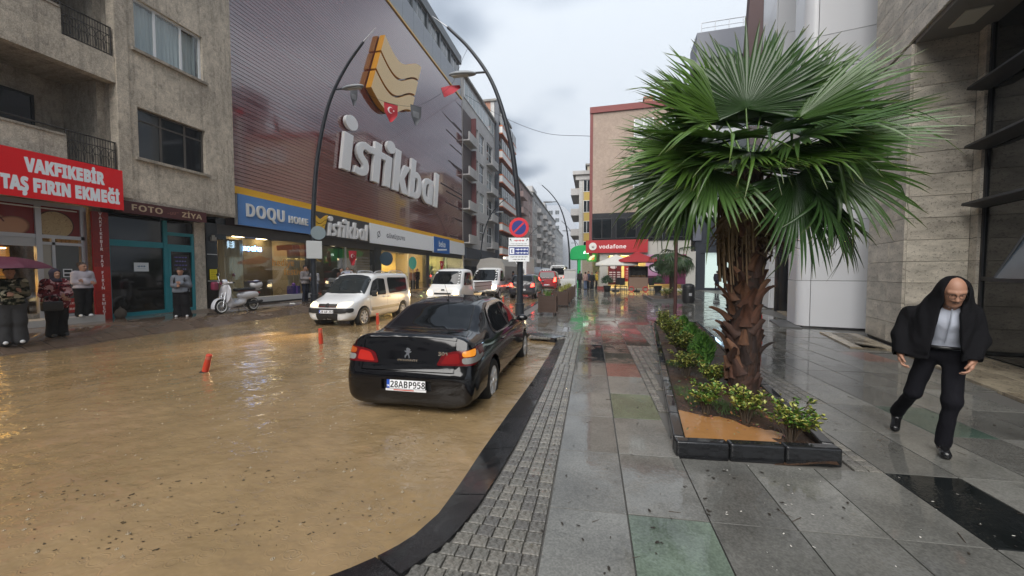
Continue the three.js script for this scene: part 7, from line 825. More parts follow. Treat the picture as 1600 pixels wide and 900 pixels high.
// ---- people under the umbrella and on the step
{
  let p = [-12.3, 0.1, -5.9]; person({ label: 'person in camouflage hooded top and baggy grey jeans under the maroon umbrella', p, turn: toCam(p) + 0.15, j: stand(1.66, { ...phone, wrR: [-0.1, 1.13, 0.2], wrL: [0.12, 1.2, 0.2] }), fine: 1.5, look: [0.1, -0.4, 1], top: { name: 'hooded_top', m: camo, e: 0.04, hem: 0.84 }, legs: { m: cloth(lin(0.05, 0.05, 0.052)), e: 0.05, wide: 0.05 }, shoes: whiteShoe, hair: { m: dk } });
  const up = thing('umbrella', 'open maroon umbrella held over the two people by the bakery', 'umbrella', [p[0] + 0.1, p[1] + 1.62, p[2] + 0.2]); { const n = 8, P = [], I = [], pts = 13; for (let i = 0; i <= 48; i++) { const a = (i / 48) * 6.2832, k = Math.abs(((i / 48) * n) % 1 - 0.5) * 2; for (let j = 0; j < pts; j++) { const q = j / (pts - 1), r = 0.78 * Math.sin(q * 1.25) / Math.sin(1.25) * lerp(0.955, 1, k), y = 0.26 * Math.cos(q * 1.5) - 0.02 * (1 - k) * q; P.push(Math.cos(a) * r, y, Math.sin(a) * r); if (i < 48 && j < pts - 1) { const e = i * pts + j; I.push(e, e + pts, e + 1, e + 1, e + pts, e + pts + 1); } } } const g = new THREE.BufferGeometry(); g.setAttribute('position', new THREE.Float32BufferAttribute(P, 3)); g.setIndex(I); g.computeVertexNormals(); mk('canopy', g, std(lin(0.085, 0.014, 0.032), 0.6, { side: 2 }), up); mk('shaft', [bar([0, -0.62, 0], [0, 0.32, 0], 0.008)], M.steel, up); mk('handle', tube([[0, -0.6, 0], [0, -0.7, 0], [0.03, -0.74, 0], [0.06, -0.7, 0]], 0.013, 16, 6), M.black, up); mk('rib', Array.from({ length: 8 }, (_, i) => { const a = (i / 8) * 6.2832; return bar([0, 0.1, 0], [Math.cos(a) * 0.5, 0.15, Math.sin(a) * 0.5], 0.004, 4); }), M.steel, up); }
  p = [-12.5, 0.12, -6.72]; const w = person({ label: 'woman in headscarf and red patterned tunic holding a black handbag', p, turn: toCam(p) + 0.5, j: stand(1.6, { elL: [0.25, 1.1, 0.0], elR: [-0.25, 1.1, 0.0], wrL: [0.04, 1.07, 0.24], wrR: [-0.04, 1.0, 0.24] }), fat: 1.28, fine: 1.5, top: { name: 'tunic', m: floral, e: 0.03, hem: 0.66, flare: 0.07 }, legs: { m: cloth(lin(0.012, 0.012, 0.013)), e: 0.035, wide: 0.035 }, shoes: std(lin(0.03, 0.03, 0.03), 0.5), scarf: cloth(lin(0.035, 0.03, 0.045)) });
  const hbq = thing('handbag', 'black leather handbag held in front of the patterned tunic', 'handbag', [p[0] + 0.28, p[1] + 0.74, p[2] + 0.22], toCam(p) + 0.5); mk('bag', rb(0.36, 0.22, 0.12, 0.04, 0, 0, 0, 3), M.black, hbq); mk('strap', tube([[-0.14, 0.1, 0], [-0.1, 0.22, 0], [0.1, 0.22, 0], [0.14, 0.1, 0]], 0.01, 20, 6), M.black, hbq);
  p = [-14.45, 0.36, -8.36]; person({ label: 'girl in pale sweater with folded arms standing on the bakery step', p, turn: toCam(p) + 0.35, j: stand(1.55, folded), fine: 1.5, look: [0.5, -0.1, 1], top: { name: 'sweater', m: cloth(lin(0.36, 0.33, 0.36)), e: 0.035, hem: 0.82 }, legs: { m: cloth(lin(0.01, 0.01, 0.011)), e: 0.035, wide: 0.03 }, shoes: whiteShoe, hair: { m: std(lin(0.03, 0.018, 0.012), 0.6), bun: 1 } });
  p = [-13.2, 0.18, -10.1]; person({ label: 'girl in grey hooded top looking at a phone before the teal shop front', p, turn: toCam(p) - 0.25, j: stand(1.6, { ...phone, elL: [0.23, 1.12, -0.02], wrL: [0.08, 1.2, 0.2], hipL: [0.1, 0.92, 0.02], knL: [0.13, 0.5, 0.06], anL: [0.16, 0.085, 0.04], toeL: [0.2, 0.036, 0.18] }), fine: 1.5, look: [-0.1, -0.6, 1], top: { name: 'hooded_top', m: cloth(lin(0.14, 0.155, 0.18)), e: 0.04, hem: 0.8 }, legs: { m: cloth(lin(0.01, 0.01, 0.012)), e: 0.045, wide: 0.05 }, shoes: whiteShoe, hair: { m: dk } });
  { const q = thing('backpack', 'dark backpack worn by the girl at the teal shop front', 'backpack', [-13.2, 0.18, -10.1], toCam([-13.2, 0, -10.1]) - 0.25); mk('bag', rb(0.26, 0.36, 0.14, 0.05, 0, 1.12, -0.2), M.black, q); for (const k of [-1, 1]) mk('strap', tube([[k * 0.12, 1.28, -0.14], [k * 0.12, 1.33, 0.0], [k * 0.13, 1.22, 0.14], [k * 0.15, 1.05, 0.1]], 0.018, 16, 6), M.black, q); }
  // by the furniture store
  const jean = cloth(lin(0.035, 0.045, 0.075)), far = { fine: 2 };
  p = [-13.85, 0.17, -16.45]; person({ ...far, label: 'man in light grey shirt standing before the dark shop window', p, turn: toCam(p) + 0.9, j: stand(1.8, phone), look: [0.2, -0.3, 1], top: { m: cloth(lin(0.22, 0.2, 0.2)), e: 0.03, hem: 0.9 }, legs: { m: cloth(lin(0.02, 0.022, 0.035)) }, shoes: M.dark, hair: { m: dk } });
  p = [-13.6, 0.17, -16.8]; person({ ...far, label: 'person in pale top and blue jeans just left of the left lamp post', p, turn: toCam(p) - 0.6, j: stand(1.68, phone), look: [-0.2, -0.4, 1], top: { m: cloth(lin(0.25, 0.25, 0.27)), e: 0.03, hem: 0.88 }, legs: { m: cloth(lin(0.1, 0.125, 0.17)) }, shoes: whiteShoe, hair: { m: dk, long: 0.1 } });
  p = [-13.6, 0.17, -18.9]; person({ ...far, label: 'person in brown jacket just right of the left lamp post', p, turn: toCam(p) + 0.8, j: stand(1.7), top: { m: cloth(lin(0.09, 0.05, 0.04)), e: 0.04, hem: 0.86 }, legs: { m: cloth(lin(0.015, 0.015, 0.018)) }, shoes: M.dark, hair: { m: dk } });
  p = [-13.9, 0.17, -19.9]; person({ ...far, label: 'person in pale blue top behind the brown jacket', p, turn: toCam(p), j: stand(1.78), top: { m: cloth(lin(0.38, 0.4, 0.5)), e: 0.03, hem: 0.86 }, legs: { m: jean }, shoes: M.dark, hair: { m: dk } });
  p = [-13.5, 0.17, -19.7]; person({ ...far, label: 'person in white shirt behind the white van bonnet', p, turn: toCam(p) - 0.4, j: stand(1.62), top: { m: cloth(lin(0.5, 0.5, 0.56)), e: 0.03, hem: 0.86 }, legs: { m: jean }, shoes: M.dark, hair: { m: dk, long: 0.12 } });
  p = [-14.2, 0.2, -29.6]; person({ ...far, label: 'person in black in the yellow lit shop doorway', p, turn: toCam(p) - 0.9, j: stand(1.72, folded), top: { m: cloth(lin(0.015, 0.012, 0.015)), e: 0.04, hem: 0.7 }, legs: { m: cloth(lin(0.012, 0.012, 0.014)) }, shoes: M.dark, hair: { m: dk } });
  p = [-14.5, 0.2, -29.4]; person({ ...far, label: 'person in brown top half hidden in the yellow lit doorway', p, turn: toCam(p), j: stand(1.65), top: { m: cloth(lin(0.16, 0.08, 0.06)), e: 0.04, hem: 0.75 }, legs: { m: cloth(lin(0.02, 0.02, 0.024)) }, shoes: M.dark, hair: { m: dk, long: 0.12 } });
  // far people by the green canopy
  const tops = [[0.04, 0.04, 0.05], [0.14, 0.08, 0.08], [0.03, 0.03, 0.03], [0.3, 0.2, 0.18], [0.05, 0.06, 0.1], [0.02, 0.02, 0.02], [0.3, 0.24, 0.05]], labs = ['in dark jacket at the left end of the group under the green canopy', 'in brown jacket left of the green pillar', 'in black coat just behind the green pillar', 'in pink top and jeans right of the green pillar', 'in navy jacket beside the pink top', 'in black next to the white column', 'in yellow top by the white column'];
  const px = [-2.45, -2.0, -1.2, -0.62, -0.35, 0.0, 0.42], pz = [-37.9, -38.6, -39.4, -37.4, -38.2, -37.1, -38.6];
  px.forEach((x, i) => { p = [x, 0, pz[i]]; person({ fine: 3.2, label: 'far person ' + labs[i], p, turn: i * 1.3, j: stand(1.62 + 0.04 * ((i * 7) % 5)), top: { m: cloth(lin(...tops[i])), e: 0.045, hem: 0.82 }, legs: { m: i === 3 ? cloth(lin(0.1, 0.13, 0.2)) : cloth(lin(0.02, 0.02, 0.026)), e: 0.03 }, shoes: M.dark, hair: { m: dk } }); });
  p = [10.9, 0.05, -37.2]; person({ fine: 3.2, label: 'far person in dark clothes in the pale lit doorway on the right', p, turn: 2.6, j: stand(1.7), top: { m: cloth(lin(0.03, 0.03, 0.04)), e: 0.04, hem: 0.8 }, legs: { m: cloth(lin(0.02, 0.02, 0.03)) }, shoes: M.dark, hair: { m: dk } });
  p = [-5.5, -0.09, -27.35]; person({ fine: 3, label: 'dark rider on the small motorcycle', p: [-5.6, 0.02, -27.25], turn: Math.PI, j: stand(1.7, { pel: [0, 0.86, 0], hipL: [0.1, 0.84, 0], hipR: [-0.1, 0.84, 0], knL: [0.24, 0.62, 0.34], knR: [-0.24, 0.62, 0.34], anL: [0.2, 0.24, 0.22], anR: [-0.2, 0.24, 0.22], toeL: [0.2, 0.2, 0.36], toeR: [-0.2, 0.2, 0.36], elL: [0.28, 1.08, 0.16], elR: [-0.28, 1.08, 0.16], wrL: [0.28, 1.0, 0.4], wrR: [-0.28, 1.0, 0.4] }), top: { m: cloth(lin(0.015, 0.015, 0.018)), e: 0.05, hem: 0.78 }, legs: { m: cloth(lin(0.015, 0.015, 0.018)) }, shoes: M.dark, hair: { m: dk } });
}
// ================================================================ palms, shrubs, street furniture
// leaf of a fan palm: folded segments spreading from the hastula; local z forward (away from the trunk), y up
function fanGeo(R, n, spread, droop, fold, sd) {
  seed(sd); const P = [], I = [], U = [];
  for (let i = 0; i < n; i++) {
    const t = (i + 0.5) / n * 2 - 1, a = t * spread, L = R * (1 - 0.22 * t * t) * rr(0.9, 1.06), w = (spread * 2 / n) * 0.62 * R * 0.5, join0 = 0.5, dr = droop * rr(0.7, 1.5) + (Math.abs(t) > 0.8 ? 0.1 : 0), ca = Math.cos(a), sa = Math.sin(a), N = 7, tip = rr(-0.05, 0.05), bend = rnd() < 0.12 ? rr(0.4, 1.0) : 0;
    const base = P.length / 3; for (let j = 0; j <= N; j++) { const q = j / N, r = L * q, wd = w * (q < join0 ? q / join0 : Math.pow(1 - (q - join0) / (1 - join0), 0.75)) + 0.0015, up = 0.14 * R * Math.abs(t) * q * 0.8 - dr * R * q * q * q - bend * R * 0.4 * Math.pow(Math.max(0, q - 0.6) / 0.4, 1.6), side = tip * q * q * R; const cx = sa * r + ca * side, cz = ca * r * (1 - 0.12 * dr * q * q) - sa * side; P.push(cx - ca * wd, up + fold * wd, cz + sa * wd, cx, up - fold * wd * 0.9, cz, cx + ca * wd, up + fold * wd, cz - sa * wd); U.push(0, q, 0.5, q, 1, q); if (j < N) { const b = base + j * 3; I.push(b, b + 1, b + 3, b + 1, b + 4, b + 3, b + 1, b + 2, b + 4, b + 2, b + 5, b + 4); } }
  }
  const g = new THREE.BufferGeometry(); g.setAttribute('position', new THREE.Float32BufferAttribute(P, 3)); g.setAttribute('uv', new THREE.Float32BufferAttribute(U, 2)); g.setIndex(I); g.computeVertexNormals(); return g.toNonIndexed();
}
const leafT = (r, g, b) => dtex(64, 256, (u, v) => { const s = 0.85 + 0.3 * (fbm(u, v, 24, 3, 2, 15) - 0.5) + 0.25 * (fbm(u, v, 5, 5, 3, 18) - 0.5), tip = sstep(0.86, 1.0, v); return [lerp(r, 0.5, tip * 0.6) * s, lerp(g, 0.46, tip * 0.4) * s, lerp(b, 0.2, tip * 0.5) * s]; }, true);
const leafM = [leafT(0.33, 0.47, 0.22), leafT(0.4, 0.55, 0.23), leafT(0.26, 0.39, 0.2), leafT(0.46, 0.58, 0.2)].map((t) => new THREE.MeshPhysicalMaterial({ map: t, roughness: 0.3, side: 2, transmission: 0.38, thickness: 0, specularIntensity: 0.8 }));
const dryM = std(lin(0.13, 0.085, 0.045), 0.85, { side: 2 });
function palm(o) {
  const t = thing('palm_tree', o.label, 'palm tree', o.p), s = o.s ?? 1, Ht = o.h, top = [o.lean ?? 0, Ht, 0];
  const barkT = dtex(256, 256, (u, v) => { const a = fbm(u, v, 30, 8, 3, 35), b = fbm(u, v, 8, 30, 3, 38); const k = 0.6 + 0.6 * (a - 0.5) + 0.5 * (b - 0.5); return [0.3 * k, 0.19 * k, 0.13 * k]; }, true), bark = std(0xffffff, 0.6, { map: again(barkT, 2, 4), bumpMap: again(grain, 2, 4), bumpScale: 0.02 });
  const pts = [], rad = []; for (let i = 0; i <= 8; i++) { const q = i / 8; pts.push([top[0] * q + 0.02 * Math.sin(q * 5), -0.15 + (Ht + 0.15) * q, 0.02 * Math.cos(q * 4)]); rad.push(o.r * (q < 0.15 ? lerp(1.15, 0.96, q / 0.15) : lerp(0.96, 1.05, q))); }
  mk('trunk', taperTube(pts, rad, 40, 22), bark, t);
  // persistent leaf bases: curved boots around the trunk
  if (o.boots) { seed(o.seed + 5); const boot = (L, w, lift) => { const P = [], I = [], U = [], N = 8, K = 6; for (let j = 0; j <= N; j++) { const q = j / N, wd = w * lerp(1.25, 0.34, Math.pow(q, 0.7)), y = L * (q - 0.32 * lift * q * q), z = lift * L * q * q * 0.9 + 0.018; for (let k = 0; k <= K; k++) { const e = k / K * 2 - 1; P.push(e * wd, y, z - 0.35 * wd * e * e + 0.024 * (1 - e * e) * (1 - q * 0.5)); U.push(k / K * 0.2, q * 0.5); } } for (let j = 0; j < N; j++) for (let k = 0; k < K; k++) { const a = j * (K + 1) + k; I.push(a, a + 1, a + K + 1, a + 1, a + K + 2, a + K + 1); } const tipI = P.length / 3; const g = new THREE.BufferGeometry(); g.setAttribute('position', new THREE.Float32BufferAttribute(P, 3)); g.setAttribute('uv', new THREE.Float32BufferAttribute(U, 2)); g.setIndex(I); g.computeVertexNormals(); const back = g.clone(), BP = back.attributes.position; for (let i = 0; i < BP.count; i++) BP.setZ(i, BP.getZ(i) - 0.014 - 0.006); const bi = back.index; for (let i = 0; i < bi.count; i += 3) { const q = bi.getX(i); bi.setX(i, bi.getX(i + 2)); bi.setX(i + 2, q); } back.computeVertexNormals(); return join([g, back]); };
    const vs = [boot(0.28, 0.085, 0.1), boot(0.34, 0.095, 0.22), boot(0.38, 0.085, 0.5), boot(0.24, 0.1, 0.05)], bm = [[0.15, 0.06, 0.032], [0.085, 0.036, 0.022], [0.22, 0.1, 0.05], [0.04, 0.02, 0.015]].map((c) => std(lin(...c), 0.75, { bumpMap: again(grain, 3, 1), bumpScale: 0.012, map: again(dtex(64, 128, (u, v) => { const k = 0.75 + 0.5 * (fbm(u, v, 16, 4, 3, 44) - 0.5); return [k, k, k]; }, true), 1, 1), side: 2 }));
    const n = o.boots; for (let i = 0; i < n; i++) { const q = (i + 0.5) / n, y = lerp(0.06, Ht - 0.28, Math.pow(q, 0.92)), a = i * 2.39996 + rr(-0.25, 0.25), low = y < 0.45; const m = mk('leaf_base', vs[low ? 3 : (rnd() * 3) | 0], bm[(rnd() * 4) | 0], t); m.rotation.order = 'YXZ'; m.rotation.set(rr(-0.06, 0.08) + (low ? 0 : rnd() < 0.12 ? 0.2 : 0), a, rr(-0.75, 0.75)); const rr0 = o.r * 0.94; m.position.set(top[0] * (y / Ht) + Math.sin(a) * rr0, y, Math.cos(a) * rr0); const sc = rr(0.6, 0.9) * s; m.scale.set(sc, sc, sc); }
    // shag of hanging dead fibre under the crown
    const f = []; for (let i = 0; i < 110; i++) { const a = i % 2 ? rr(3.6, 5.4) : rr(0, 6.28), r = o.r * rr(0.95, 1.5), y = rr(Ht - 0.55, Ht - 0.05), L = rr(0.4, 1.05); f.push(tube([[Math.sin(a) * r, y, Math.cos(a) * r], [Math.sin(a) * r * 1.22, y - L * 0.4, Math.cos(a) * r * 1.22], [Math.sin(a + 0.1) * r * 1.15, y - L, Math.cos(a + 0.1) * r * 1.15]], rr(0.006, 0.016), 8, 4)); } tag(mk('dead_fibre', f, dryM, t), null, null, null, 'stuff'); }
  seed(o.seed); const fans = o.fans.map((f) => fanGeo(...f)); const dry = fanGeo(0.7, 18, 0.9, 0.9, 0.5, 77);
  const leaf = (az, el, len, R, kind, roll = 0, mat, sag = 0.18) => { // el: elevation of the petiole
    const d = V(Math.sin(az) * Math.cos(el), Math.sin(el), Math.cos(az) * Math.cos(el)), a = V(...top), b = a.clone().addScaledVector(d, len * 0.5), c = a.clone().addScaledVector(d, len); c.y -= sag * len; b.y -= sag * len * 0.25; const g = new THREE.Group(); g.name = 'leaf'; t.add(g); mk('petiole', taperTube([a.toArray(), b.toArray(), c.toArray()], [0.022 * s, 0.013 * s, 0.009 * s], 12, 6), leafM[1], g);
    const m = mk('blade', fans[kind % fans.length], mat ?? leafM[(rnd() * 3) | 0], g); m.position.copy(c); const fw = c.clone().sub(b).normalize(); m.quaternion.setFromRotationMatrix((() => { const z = fw, x = V(0, 1, 0).cross(z).normalize(), y = z.clone().cross(x); return new THREE.Matrix4().makeBasis(x, y, z); })()); m.rotateZ(roll); m.rotateX(rr(0.0, 0.22)); m.scale.setScalar(R); return g; };
  o.leaves(leaf, rr); if (o.dry) for (let i = 0; i < o.dry; i++) { const az = rr(0, 6.28); const g = leaf(az, -1.0 - rr(0, 0.35), 0.5 * s, 0.8 * s, 0, rr(-0.5, 0.5), dryM, 0.1); g.children[0].material = dryM; g.children[1].geometry = dry; }
  return t;
}
// the big palm: crown centre about 2.75 m up
palm({ label: 'tall fan palm with shaggy brown trunk in the planting bed', p: [1.86, 0.05, -5.3], h: 2.85, r: 0.17, boots: 150, seed: 9, lean: 0.03, dry: 7,
  fans: [[1, 44, 1.75, 0.05, 0.4, 3], [1, 42, 1.6, 0.1, 0.45, 4], [1, 48, 1.95, 0.04, 0.4, 5], [1, 40, 1.5, 0.16, 0.45, 6]],
  leaves: (leaf, q) => { const A = Math.PI;
    // azimuth 0 = towards us (+z), 1.57 = to the right
    const L = [[1.66, 0.12, 1.05, 1.3, 1, 1.15, 0], [1.4, 0.48, 0.95, 1.2, 0, 0.8, 0], [1.95, -0.12, 0.95, 1.1, 1, 0.8, 0], [0.75, -0.18, 0.62, 1.22, 0, 0.3, 0.85], [1.3, -0.28, 0.85, 1.12, 1, 0.6, 0.4], [-1.6, 0.1, 0.85, 1.15, 1, -1.1, 0], [-1.3, 0.4, 0.85, 1.12, 0, -0.8, 0.1], [-1.0, 0.0, 0.75, 1.15, 1, -0.6, 0.35], [-1.65, -0.12, 0.8, 1.0, 0, -0.8, 0.1], [-2.0, 0.6, 0.9, 1.12, 2, -0.5, 0], [-0.9, 0.6, 0.75, 1.15, 0, -0.5, 0.3], [0.85, 0.55, 0.75, 1.15, 2, 0.5, 0.3], [-1.5, 0.95, 1.0, 1.25, 0, -0.6, -0.1], [1.5, 0.9, 1.05, 1.3, 2, 0.6, -0.1], [-2.4, 1.2, 1.05, 1.4, 0, -0.2, -0.3], [2.5, 1.2, 1.05, 1.4, 0, 0.2, -0.3], [3.1, 1.4, 1.1, 1.4, 2, 0, -0.3], [-2.0, 1.0, 1.05, 1.3, 2, -0.5, -0.2], [1.9, 1.0, 1.1, 1.3, 0, 0.5, -0.25], [2.5, 0.5, 0.95, 1.15, 1, 0.3, 0], [-2.6, 0.45, 0.9, 1.12, 1, -0.3, 0], [0.0, 0.75, 0.6, 1.05, 0, 0.1, 0.6], [-0.3, 0.4, 0.5, 0.95, 2, -0.3, 0.5], [0.6, 0.3, 0.5, 0.95, 2, 0.3, 0.3], [-0.7, 0.25, 0.5, 0.95, 2, -0.4, 0.2], [3.0, 0.25, 0.5, 1.05, 2, 0.2, -0.5], [2.2, 0.4, 0.55, 1.05, 2, 0.4, -0.3], [-2.7, 0.3, 0.5, 1.05, 2, -0.3, -0.5], [2.4, -0.15, 0.85, 1.0, 1, 0.5, 0], [-2.3, -0.15, 0.8, 1.0, 1, -0.5, 0], [1.9, 0.75, 1.0, 1.12, 0, 0.7, 0], [-1.9, 0.25, 0.9, 1.1, 2, -0.9, 0]];
    L.forEach(([az, el, len, R, k, roll, bend]) => leaf(az + q(-0.06, 0.06), el, len * 0.82, R * (el > 0.7 ? 0.85 : 0.95), k, roll + q(-0.15, 0.15), undefined, el < 0 ? 0.16 : 0.08).children[1].rotateX(bend)); } });
palm({ label: 'smaller dark palm in the far bed beside the parasols', p: [4.75, 0.05, -24.6], h: 2.7, r: 0.2, boots: 0, seed: 19, s: 0.8, fans: [[0.9, 26, 1.5, 0.3, 0.5, 13], [0.9, 26, 1.4, 0.5, 0.5, 14]], leaves: (leaf, q) => { for (let i = 0; i < 22; i++) leaf(i * 2.4, q(-0.9, 1.1), 0.75, 0.95, i, q(-0.4, 0.4), leafM[2], 0.2); } });
// ---- shrubs
function leafShrub(o) { const t = thing('shrub', o.label, 'shrub', o.p, 0, o.group); seed(o.seed); const lf = []; const one = (L, w) => { const P = [0, 0, 0, -w, 0.012, L * 0.5, 0, -0.006, L * 0.5, w, 0.012, L * 0.5, 0, 0, L], I = [0, 2, 1, 0, 3, 2, 1, 2, 4, 2, 3, 4]; const g = new THREE.BufferGeometry(); g.setAttribute('position', new THREE.Float32BufferAttribute(P, 3)); g.setIndex(I); g.computeVertexNormals(); return g; }; const st = [], gr = [[], [], []];
  for (let s = 0; s < o.stems; s++) { const a = rr(0, 6.28), sp = rr(0.1, 1) * o.w, H = o.h * rr(0.6, 1.05), tip = [Math.sin(a) * sp, H, Math.cos(a) * sp], mid = [tip[0] * 0.45, H * 0.55, tip[2] * 0.45]; st.push(tube([[Math.sin(a) * 0.03, -0.03, Math.cos(a) * 0.03], mid, tip], 0.006, 8, 4)); for (let l = 0; l < o.per; l++) { const q = rr(0.0, 1.02), p = V(...mid).lerp(V(...tip), q).add(V(rr(-0.02, 0.02), rr(-0.02, 0.02), rr(-0.02, 0.02))); const g = one(rr(0.035, 0.065) * (o.k ?? 1), rr(0.011, 0.018) * (o.k ?? 1)); RX(g, rr(-0.9, 0.35)); RY(g, rr(0, 6.28)); gr[rnd() < o.yellow ? 1 : rnd() < 0.3 ? 2 : 0].push(T(g, p.x, p.y, p.z)); } }
  mk('stem', st, std(lin(0.06, 0.045, 0.03), 0.8), t); gr.forEach((l, i) => l.length && mk('foliage', l, shM[i], t)); return t; }
const shM = [[0.11, 0.22, 0.03], [0.42, 0.43, 0.1], [0.06, 0.14, 0.025]].map((c) => new THREE.MeshPhysicalMaterial({ color: lin(...c), roughness: 0.4, side: 2, transmission: 0.25, thickness: 0 }));
[[1.27, -4.62, 0.33, 0.2, 'yellow and green leaved shrub left of the palm foot by the orange puddle', 0.35], [1.6, -4.42, 0.36, 0.2, 'variegated shrub directly in front of the palm trunk', 0.5], [1.85, -4.02, 0.33, 0.24, 'nearest variegated shrub at the front right corner of the bed', 0.4], [1.42, -6.2, 0.36, 0.26, 'yellowish variegated shrub left of the palm trunk below the dark conifers', 0.62], [1.62, -5.6, 0.32, 0.2, 'small yellow shrub touching the left of the palm trunk', 0.62], [1.66, -7.7, 0.42, 0.28, 'yellow variegated shrub beside the bed kerb left of the conifers', 0.6], [1.78, -9.3, 0.46, 0.34, 'broad yellow shrub further along the bed', 0.66], [1.98, -11.0, 0.5, 0.34, 'farthest yellow shrub at the end of the bed by the thin post', 0.66]].forEach(([x, z, h, w, label, yellow], i) => leafShrub({ label, p: [x, 0.08, z], h, w, stems: 24 + (i > 3 ? 12 : 0), per: i > 5 ? 24 : 22, yellow, seed: 100 + i, k: i > 4 ? 1.2 : 1 }));
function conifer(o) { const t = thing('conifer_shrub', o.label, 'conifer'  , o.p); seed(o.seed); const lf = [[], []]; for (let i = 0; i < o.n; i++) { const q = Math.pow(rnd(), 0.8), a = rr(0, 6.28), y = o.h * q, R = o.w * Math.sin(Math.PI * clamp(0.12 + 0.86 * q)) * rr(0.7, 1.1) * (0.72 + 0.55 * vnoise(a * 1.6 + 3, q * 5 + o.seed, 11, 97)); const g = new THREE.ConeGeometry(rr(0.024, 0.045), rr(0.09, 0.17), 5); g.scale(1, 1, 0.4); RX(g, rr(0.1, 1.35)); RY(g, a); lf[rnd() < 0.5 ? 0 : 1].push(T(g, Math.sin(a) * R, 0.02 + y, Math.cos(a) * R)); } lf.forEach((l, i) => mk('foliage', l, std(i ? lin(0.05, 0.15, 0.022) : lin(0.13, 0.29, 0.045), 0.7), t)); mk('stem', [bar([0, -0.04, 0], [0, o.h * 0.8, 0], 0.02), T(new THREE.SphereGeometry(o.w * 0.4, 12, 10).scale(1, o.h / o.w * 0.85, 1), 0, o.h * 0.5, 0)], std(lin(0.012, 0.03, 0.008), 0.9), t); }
conifer({ label: 'rounded dark green conifer nearest the palm trunk', p: [1.86, 0.07, -7.05], h: 0.5, w: 0.19, n: 620, seed: 31 }); conifer({ label: 'bright green conifer in the middle of the three', p: [1.98, 0.07, -8.3], h: 0.5, w: 0.2, n: 620, seed: 32 }); conifer({ label: 'farthest green conifer of the three in the bed', p: [2.12, 0.07, -9.7], h: 0.5, w: 0.2, n: 600, seed: 33 });
{ seed(51); const bl = []; for (let i = 0; i < 1300; i++) { const c = i % 4, cx = [1.1, 1.35, 1.6, 1.45][c], cz = [-5.3, -4.95, -4.75, -6.9][c]; const x = cx + rr(-0.22, 0.22), z = cz + rr(-0.2, 0.2); if (x < bedL(z) + 0.12) continue; const h = rr(0.03, 0.1); const g = new THREE.ConeGeometry(0.0035, h, 3); RX(g, rr(-0.7, 0.7)); RZ(g, rr(-0.6, 0.6)); bl.push(T(g, x, 0.09 + h * 0.3, z)); } tag(mk('grass', bl, std(lin(0.05, 0.1, 0.025), 0.7)), 'short grass growing in the planting bed', 'grass', null, 'stuff'); }
// ---- second bed with kerb
{ const b = thing('planting_bed', 'small far planting bed around the second palm', 'planting bed', [4.6, 0, -24.6]); mk('soil', rb(2.4, 0.1, 3.6, 0.03, 0, 0.06, 0), std(lin(0.07, 0.05, 0.035), 0.8), b); mk('kerb', [bb(-1.3, 1.3, 0, 0.14, 1.75, 1.9), bb(-1.3, -1.15, 0, 0.14, -1.9, 1.75), bb(1.15, 1.3, 0, 0.14, -1.9, 1.75)], std(lin(0.08, 0.08, 0.08), 0.4), b);
  leafShrub({ label: 'yellow shrub left of the second palm in the far bed', p: [4.2, 0.1, -23.6], h: 0.6, w: 0.45, stems: 24, per: 16, yellow: 0.5, seed: 140, k: 1.8 }); leafShrub({ label: 'yellow shrub right of the second palm in the far bed', p: [5.3, 0.1, -23.8], h: 0.55, w: 0.5, stems: 24, per: 16, yellow: 0.65, seed: 141, k: 1.8 }); }
// ---- lamp posts: curved dark mast with one lamp on a bracket
function lampPost(label, p, H, reach, turn, r = 0.11, group) { // reach towards local -x
  const t = thing('street_lamp', label, 'street lamp', p, turn), pts = [[0, 0, 0], [0, H * 0.28, 0], [-reach * 0.04, H * 0.45, 0], [-reach * 0.14, H * 0.62, 0], [-reach * 0.36, H * 0.8, 0], [-reach * 0.66, H * 0.92, 0], [-reach * 0.95, H * 1.0, 0]]; const dm = std(lin(0.016, 0.02, 0.027), 0.4);
  mk('mast', taperTube(pts, [r, r * 0.9, r * 0.8, r * 0.72, r * 0.62, r * 0.5, r * 0.42], 60, 14), dm, t); mk('tip', bar([-reach * 0.94, H * 0.998, 0], [-reach * 1.16, H * 1.045, 0], r * 0.2, 8, r * 0.06), M.alu, t);
  mk('base', [cyl(r * 1.35, r * 1.3, 0.5, 0, 0.25, 0), cyl(r * 1.5, r * 1.5, 0.05, 0, 0.52, 0), cyl(r * 1.9, r * 1.9, 0.04, 0, 0.02, 0)], dm, t);
  for (const y of [1.25, 1.32, 2.0]) mk('collar', cyl(r * 1.06, r * 1.06, 0.03, 0, y, 0), dm, t);
  const sg = Math.sign(reach), a = [-reach * 0.42, H * 0.835, 0]; mk('bracket', bar(a, [a[0] - 0.5 * sg, a[1] + 0.02, 0], 0.035), dm, t); const hd = sdfGeo((x, y, z) => smax(ellD(x, y, z, [0, 0, 0], [0.52, 0.1, 0.17]), -y - 0.045, 0.02), [-0.6, -0.2, -0.25], [0.6, 0.2, 0.25], 0.025); mk('lamp_head', T(RZ(hd, -0.05 * sg), a[0] - 0.92 * sg, a[1] + 0.02, 0), std(lin(0.22, 0.24, 0.26), 0.4), t); mk('lens', T(rb(0.6, 0.02, 0.2, 0.01), a[0] - 1.0 * sg, a[1] - 0.035, 0), std(lin(0.4, 0.4, 0.38), 0.3), t); return t; }
lampPost('tall curved dark lamp post carrying the no parking sign in the centre', [-2.49, 0, -13.28], 10.35, 2.75, 0, 0.12);
lampPost('tall curved dark lamp post in front of the maroon shop on the left', [-12.05, 0.12, -14.86], 11.15, -2.75, 0, 0.12);
